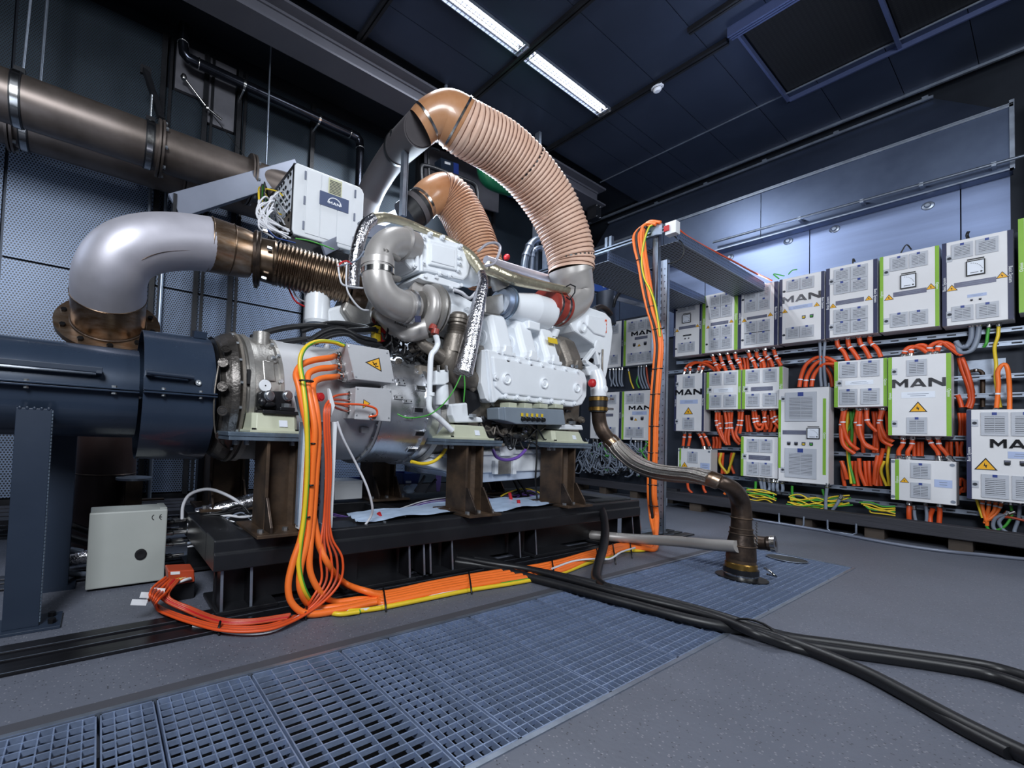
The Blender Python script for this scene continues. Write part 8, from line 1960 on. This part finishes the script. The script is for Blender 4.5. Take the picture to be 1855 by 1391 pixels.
for dx in (0, 0.034):
    cc = P(278, 937, y=YJ - 0.001) + Vector((dx, 0, 0))
    o.tube([cc + Vector((-math.cos(a_) * 0.012 + 0.006, 0, math.sin(a_) * 0.013)) for a_ in [-1.3 + 2.6 * k / 10 for k in range(11)]], 0.0018, 6)
o.box((cc.x - 0.006, cc.y - 0.0015, cc.z - 0.0015), (cc.x + 0.004, cc.y + 0.0015, cc.z + 0.0015))
o.build('approval_mark', 'ink', t)
for j, py in enumerate((945, 965, 985, 1008)):
    for k in range(4 if j < 3 else 2):
        q = P(305, py, y=YJ + 0.09); q.x = x1 + 0.004; q.y = YJ + 0.07 + 0.032 * k
        MB().lathe(q, (1, 0, 0), [(0, 0.013), (0.014, 0.013), (0.014, 0.011), (0.022, 0.011), (0.022, 0.013), (0.034, 0.013), (0.04, 0.008), (0.07 + 0.03 * ((j + k) % 3), 0.008)], 10).build('cable_gland', 'chrome' if (j + k) % 3 else 'black', t)
rnd = random.Random(8)
# foil sleeve and loose leads behind the box
t = thing('foil_sleeve', 'thick silver foil sleeve lying behind the junction box', 'sleeve', P(400, 920, y=2.45))
pts = px3([(355, 932, 2.5), (390, 925, 2.48), (430, 914, 2.46), (462, 905, 2.46)]); MB().tube(smooth(pts, 5), lerp_list([0.035, 0.045, 0.045, 0.04], 16), 16).build('sleeve', 'foil', t)
pts = px3([(105, 998, 2.62), (130, 996, 2.62), (150, 1000, 2.62)]); t = thing('foil_sleeve', 'small foil wrapped hose end left of the junction box', 'sleeve', pts[0])
MB().tube(smooth(px3([(96, 1012, 2.62), (120, 1014, 2.62), (158, 1008, 2.62)]), 5), 0.035, 14).build('sleeve', 'foil', t); MB().tube(pts, 0.016, 10).tube(px3([(70, 1001, 2.62), (105, 998, 2.62)]), 0.012, 10).build('hose_end', 'zinc', t)
cable('white_tube', px3([(330, 940, 2.42), (332, 915, 2.42), (345, 895, 2.42), (375, 886, 2.4), (405, 894, 2.38), (435, 912, 2.34), (455, 940, 2.3), (466, 960, 2.25)]), 0.009, 'whitecable', 'pale tube arching from the junction box to the base frame', 'tube')
for k in range(12):
    y0 = rnd.uniform(940, 990)
    pts = px3([(340, y0, 2.44), (370, y0 - rnd.uniform(2, 14), 2.4), (405, y0 - rnd.uniform(4, 26), 2.36), (440, y0 - rnd.uniform(-4, 30), 2.3), (466, rnd.uniform(930, 962), 2.22)])
    cable('sensor_lead', pts, rnd.uniform(0.004, 0.008), ('black', 'whitecable', 'black_rubber', 'greycable')[k % 4], f'thin sensor lead from the junction box toward the gearbox column, {ORD[k]} of twelve', 'cable', 'sensor leads of the junction box')
for k, px in enumerate(([(165, 985, 2.75), (130, 975, 2.8), (100, 962, 2.85), (60, 955, 2.9)], [(165, 965, 2.85), (125, 950, 2.9), (95, 935, 2.95)], [(160, 1040, 2.62), (120, 1038, 2.6), (90, 1024, 2.58), (70, 1012, 2.56)])):
    cable('floor_hose', px3(px), 0.022 if k < 2 else 0.014, 'black_rubber' if k < 2 else 'greycable', ['dark hose behind the blue post, lower one', 'dark hose behind the blue post, upper one', 'grey hose between the blue post and the junction box'][k], 'hose', 'hoses behind the blue post')
t = thing('relay_box', 'small orange box lying on the floor beside the junction box', 'box', P(325, 1050, y=2.12))
MB().prism([P(a, b, y=2.1) for a, b in ((304, 1034), (352, 1032), (353, 1054), (306, 1062))], (0, 0.1, 0)).build('housing', 'orange_dark', t, 0.005)
MB().prism([P(a, b, y=2.098) for a, b in ((309, 1036), (326, 1035), (326, 1040), (309, 1041))], (0, 0.002, 0)).build('label', 'paper', t)
MB().box((P(306, 1062, y=2.1).x, 2.11, 0.0), (P(353, 1062, y=2.1).x, 2.19, P(306, 1061, y=2.1).z + 0.02)).build('foot', 'black_steel', t)
for k in range(6):
    a = P(330 + k * 3, 1048, y=2.09)
    cable('short_lead', [a, a + Vector((-0.04, -0.03, 0.005)), P(296 - k * 3, 1062 + k * 2, y=2.04), P(276 - k * 2, 1084 + k, y=1.98)], 0.007, ('yellow', 'orange_red', 'paper')[k % 3], f'{("yellow", "orange", "white")[k % 3]} lead plugged into the small orange box, {("upper", "lower")[k // 3]} one', 'cable', 'leads of the small orange box')

# ================================================================== THINGS UNDER THE ENGINE
def crate(label, px, y, dep, m, name='crate', wall=True):
    t = thing(name, label, 'crate', P(px[3][0], px[3][1], y=y))
    q = [P(a, b, y=y) for a, b in px]
    MB().prism(q, (0, 0.004, 0)).build('front', m, t)
    MB().prism([p + Vector((0, dep, 0)) for p in q], (0, 0.004, 0)).build('back', m, t)
    for i, j in ((0, 3), (1, 2)): MB().prism([q[i], q[j], q[j] + Vector((0, dep, 0)), q[i] + Vector((0, dep, 0))], (0.004 if i == 0 else -0.004, 0, 0)).build('side', m, t)
    MB().prism([q[3], q[2], q[2] + Vector((0, dep, 0)), q[3] + Vector((0, dep, 0))], (0, 0, 0.004)).build('bottom', m, t)
    return t
t = thing('white_box', 'white plastic box with lid under the generator', 'box', P(630, 905, y=2.5))
q = [P(a, b, y=2.46) for a, b in ((605, 872), (657, 870), (656, 903), (606, 906))]
MB().prism([q[0] + Vector((0, 0, -0.02)), q[1] + Vector((0, 0, -0.02)), q[2], q[3]], (0, 0.16, 0)).build('tub', 'cabw', t, 0.004)
MB().prism([q[0], q[1], q[1] + Vector((0.004, 0, -0.022)), q[0] + Vector((-0.004, 0, -0.022))], (0, 0.165, 0)).build('lid', 'cabw', t, 0.003)
crate('blue storage crate left of the rear column under the generator', [(652, 868), (692, 868), (690, 882), (655, 882)], 2.66, 0.16, 'bluepl')
c_ = crate('blue storage crate right of the rear column with a white label', [(730, 858), (762, 858), (757, 876), (730, 877)], 2.6, 0.2, 'bluepl')
MB().prism([P(a, b, y=2.597) for a, b in ((735, 871), (745, 871), (745, 875), (735, 875))], (0, 0.002, 0)).build('label', 'paper', c_)
t = thing('rag', 'crumpled pale blue rag on the rear base rail', 'cloth', P(742, 890, y=2.55))
MB().ball(P(742, 886, y=2.56), 0.05, 10, (1.1, 0.7, 0.7)).ball(P(750, 882, y=2.54), 0.035, 10, (1.2, 0.8, 0.8)).build('cloth', 'sheet', t)
o = MB()
sheet = [P(a, b, z=0.336) for a, b in ((640, 945), (745, 908), (830, 905), (826, 935), (700, 955))]
def cloth(label, px, z):
    q = [P(a, b, z=z) for a, b in px]
    o = MB(); n = 14
    rings = []
    for i in range(n + 1):
        f = i / n; a = q[0].lerp(q[1], f); b = q[3].lerp(q[2], f)
        rings.append([a.lerp(b, j / 10) + Vector((0, 0, 0.012 * math.sin(f * 9 + j) * math.sin(j * 1.3 + 4 * f))) for j in range(11)])
    o.loft(rings, True, False, False)
    return tag(o.build('plastic_sheet', 'sheet'), label, 'sheet', 'pale plastic sheets under the engine')
MB().box((0.62, 1.985, 0.25), (1.54, 2.44, 0.27)).build('drip_tray', 'black_steel', bpy.data.objects['base_frame'])
MB().box((1.68, 1.985, 0.25), (2.49, 2.44, 0.27)).box((2.63, 1.985, 0.25), (3.6, 2.44, 0.27)).build('drip_tray', 'black_steel', bpy.data.objects['base_frame'])
cloth('pale blue plastic sheet on the base frame under the generator', [(625, 932), (828, 904), (834, 927), (650, 944)], 0.345)
cloth('bright pale blue plastic sheet on the base frame under the oil pan', [(878, 905), (1002, 895), (1014, 912), (888, 926)], 0.345)
for k, (px, lab) in enumerate((([(686, 929), (693, 945), (697, 953)], 'red valve handle leaning on the base frame under the generator'), ([(939, 906), (941, 920), (943, 930)], 'red valve handle standing before the bright plastic sheet'), ([(923, 893), (926, 905), (926, 912)], 'smaller red valve handle behind the bright plastic sheet'))):
    pts = px3([(a, b, 1.96 + 0.16 * (k == 2)) for a, b in px])
    t = thing('valve_handle', lab, 'handle', pts[-1], 'red valve handles')
    MB().tube(pts, [0.012, 0.012, 0.018], 8).build('lever', 'redcable', t); MB().ball(pts[-1] + Vector((0.01, 0, 0)), 0.022, 8).build('hub', 'redcable', t)
for k in range(6):
    px = [(600, 930 + 3 * k, 2.35), (650, 938 + 1.5 * k, 2.32), (720, 928 - k, 2.35), (770, 912 - k, 2.38), (830, 906 - k * 1.5, 2.4)]
    cable('floor_lead', px3(px), 0.005, ('violet', 'violet', 'whitecable', 'violet', 'black', 'whitecable')[k], f'{("violet", "violet", "white", "violet", "black", "white")[k]} lead running along the rear rail under the generator, {ORD[k]} from below', 'cable', 'leads under the generator')
for k in range(7):
    px = [(845, 885 + 5 * k, 2.25), (880, 898 + 3 * k, 2.25), (920, 900 + rnd.uniform(-10, 12), 2.3), (960, 892 + rnd.uniform(-8, 14), 2.3), (1000, 912 + rnd.uniform(-8, 10), 2.2)]
    cable('floor_lead', px3(px), 0.006, ('black', 'violet', 'black', 'greycable', 'black', 'violet', 'yellow')[k], f'lead curling under the oil pan, {ORD[k]} from above', 'cable', 'leads under the oil pan')
for k, (a, b) in enumerate((((930, 868), (945, 900)), ((938, 868), (962, 905)), ((985, 868), (1005, 905)), ((1000, 905), (985, 925)), ((770, 862), (752, 890)), ((790, 868), (770, 892)))):
    t_ = MB().bar(P(*a, y=2.3), P(*b, y=2.3), 0.014, 0.014).build('stay_rod', 'black_steel')
    tag(t_, f'thin black stay rod under the engine, {ORD[k]} counted from the oil pan middle', 'rod', 'black stay rods under the engine')
tag(MB().prism([P(a, b, y=2.4) for a, b in ((790, 858), (800, 860), (797, 890), (791, 890))], (0, 0.004, 0)).build('violet_strap', mat('lilac_strap', '#a987d6', 0.45, 0, 0.05, 5)), 'lilac strap hanging under the engine flywheel', 'strap')
t = thing('slotted_pillar', 'dark slotted steel pillar between gearbox and blue guard', 'pillar', (P(375, 880, y=2.75).x, 2.75, 0))
xx = P(374, 800, y=2.75).x
MB().box((xx - 0.045, 2.73, 0), (xx + 0.045, 2.8, 0.92)).build('pillar', 'rack', t)
for k in range(6): MB().box((xx - 0.012, 2.729, 0.1 + 0.13 * k), (xx + 0.012, 2.73, 0.16 + 0.13 * k)).build('slot', 'ink', t)
t = thing('tool_cabinet', 'tall dark grey cabinet behind the gearbox', 'cabinet', (P(415, 880, y=3.0).x, 3.0, 0))
xx = P(388, 850, y=3.0).x; x2 = P(452, 850, y=3.0).x
MB().box((xx, 3.0, 0.0), (x2, 3.3, 0.86)).build('body', 'rust_dark', t, 0.004)
MB().box((xx + 0.01, 2.992, 0.04), (x2 - 0.01, 3.0, 0.83)).build('door', 'black_steel', t)
# row of pallets and crates along the left wall
t = thing('pallet', 'dark timber pallet lying along the left wall', 'pallet', (1.2, 3.9, 0))
for k in range(4): MB().box((-2.0, 3.62 + 0.16 * k, 0.1), (2.2, 3.74 + 0.16 * k, 0.13)).build('board', 'timber', t)
for k in range(6): MB().box((-2.0 + 0.78 * k, 3.62, 0.0), (-1.85 + 0.78 * k, 4.22, 0.1)).build('block', 'timber', t)

# sensor wires at the exhaust end
for k, (px, m, lab) in enumerate((([(612, 478), (616, 505), (622, 516), (640, 520), (658, 522)], 'whitecable', 'white sensor wire at the bellows end, upper loop'), ([(628, 475), (628, 520), (640, 545), (655, 560), (668, 562)], 'whitecable', 'white sensor wire looping below the bellows end'), ([(612, 484), (618, 476), (628, 473), (636, 478)], 'redcable', 'red wire end at the bellows end'), ([(660, 455), (648, 470), (630, 478), (612, 482)], 'greycable', 'grey sensor wire between foil tube and bellows'))):
    cable('sensor_wire', [P(a, b, y=2.05) for a, b in px], 0.0055, m, lab, 'wire', 'sensor wires at the exhaust end')
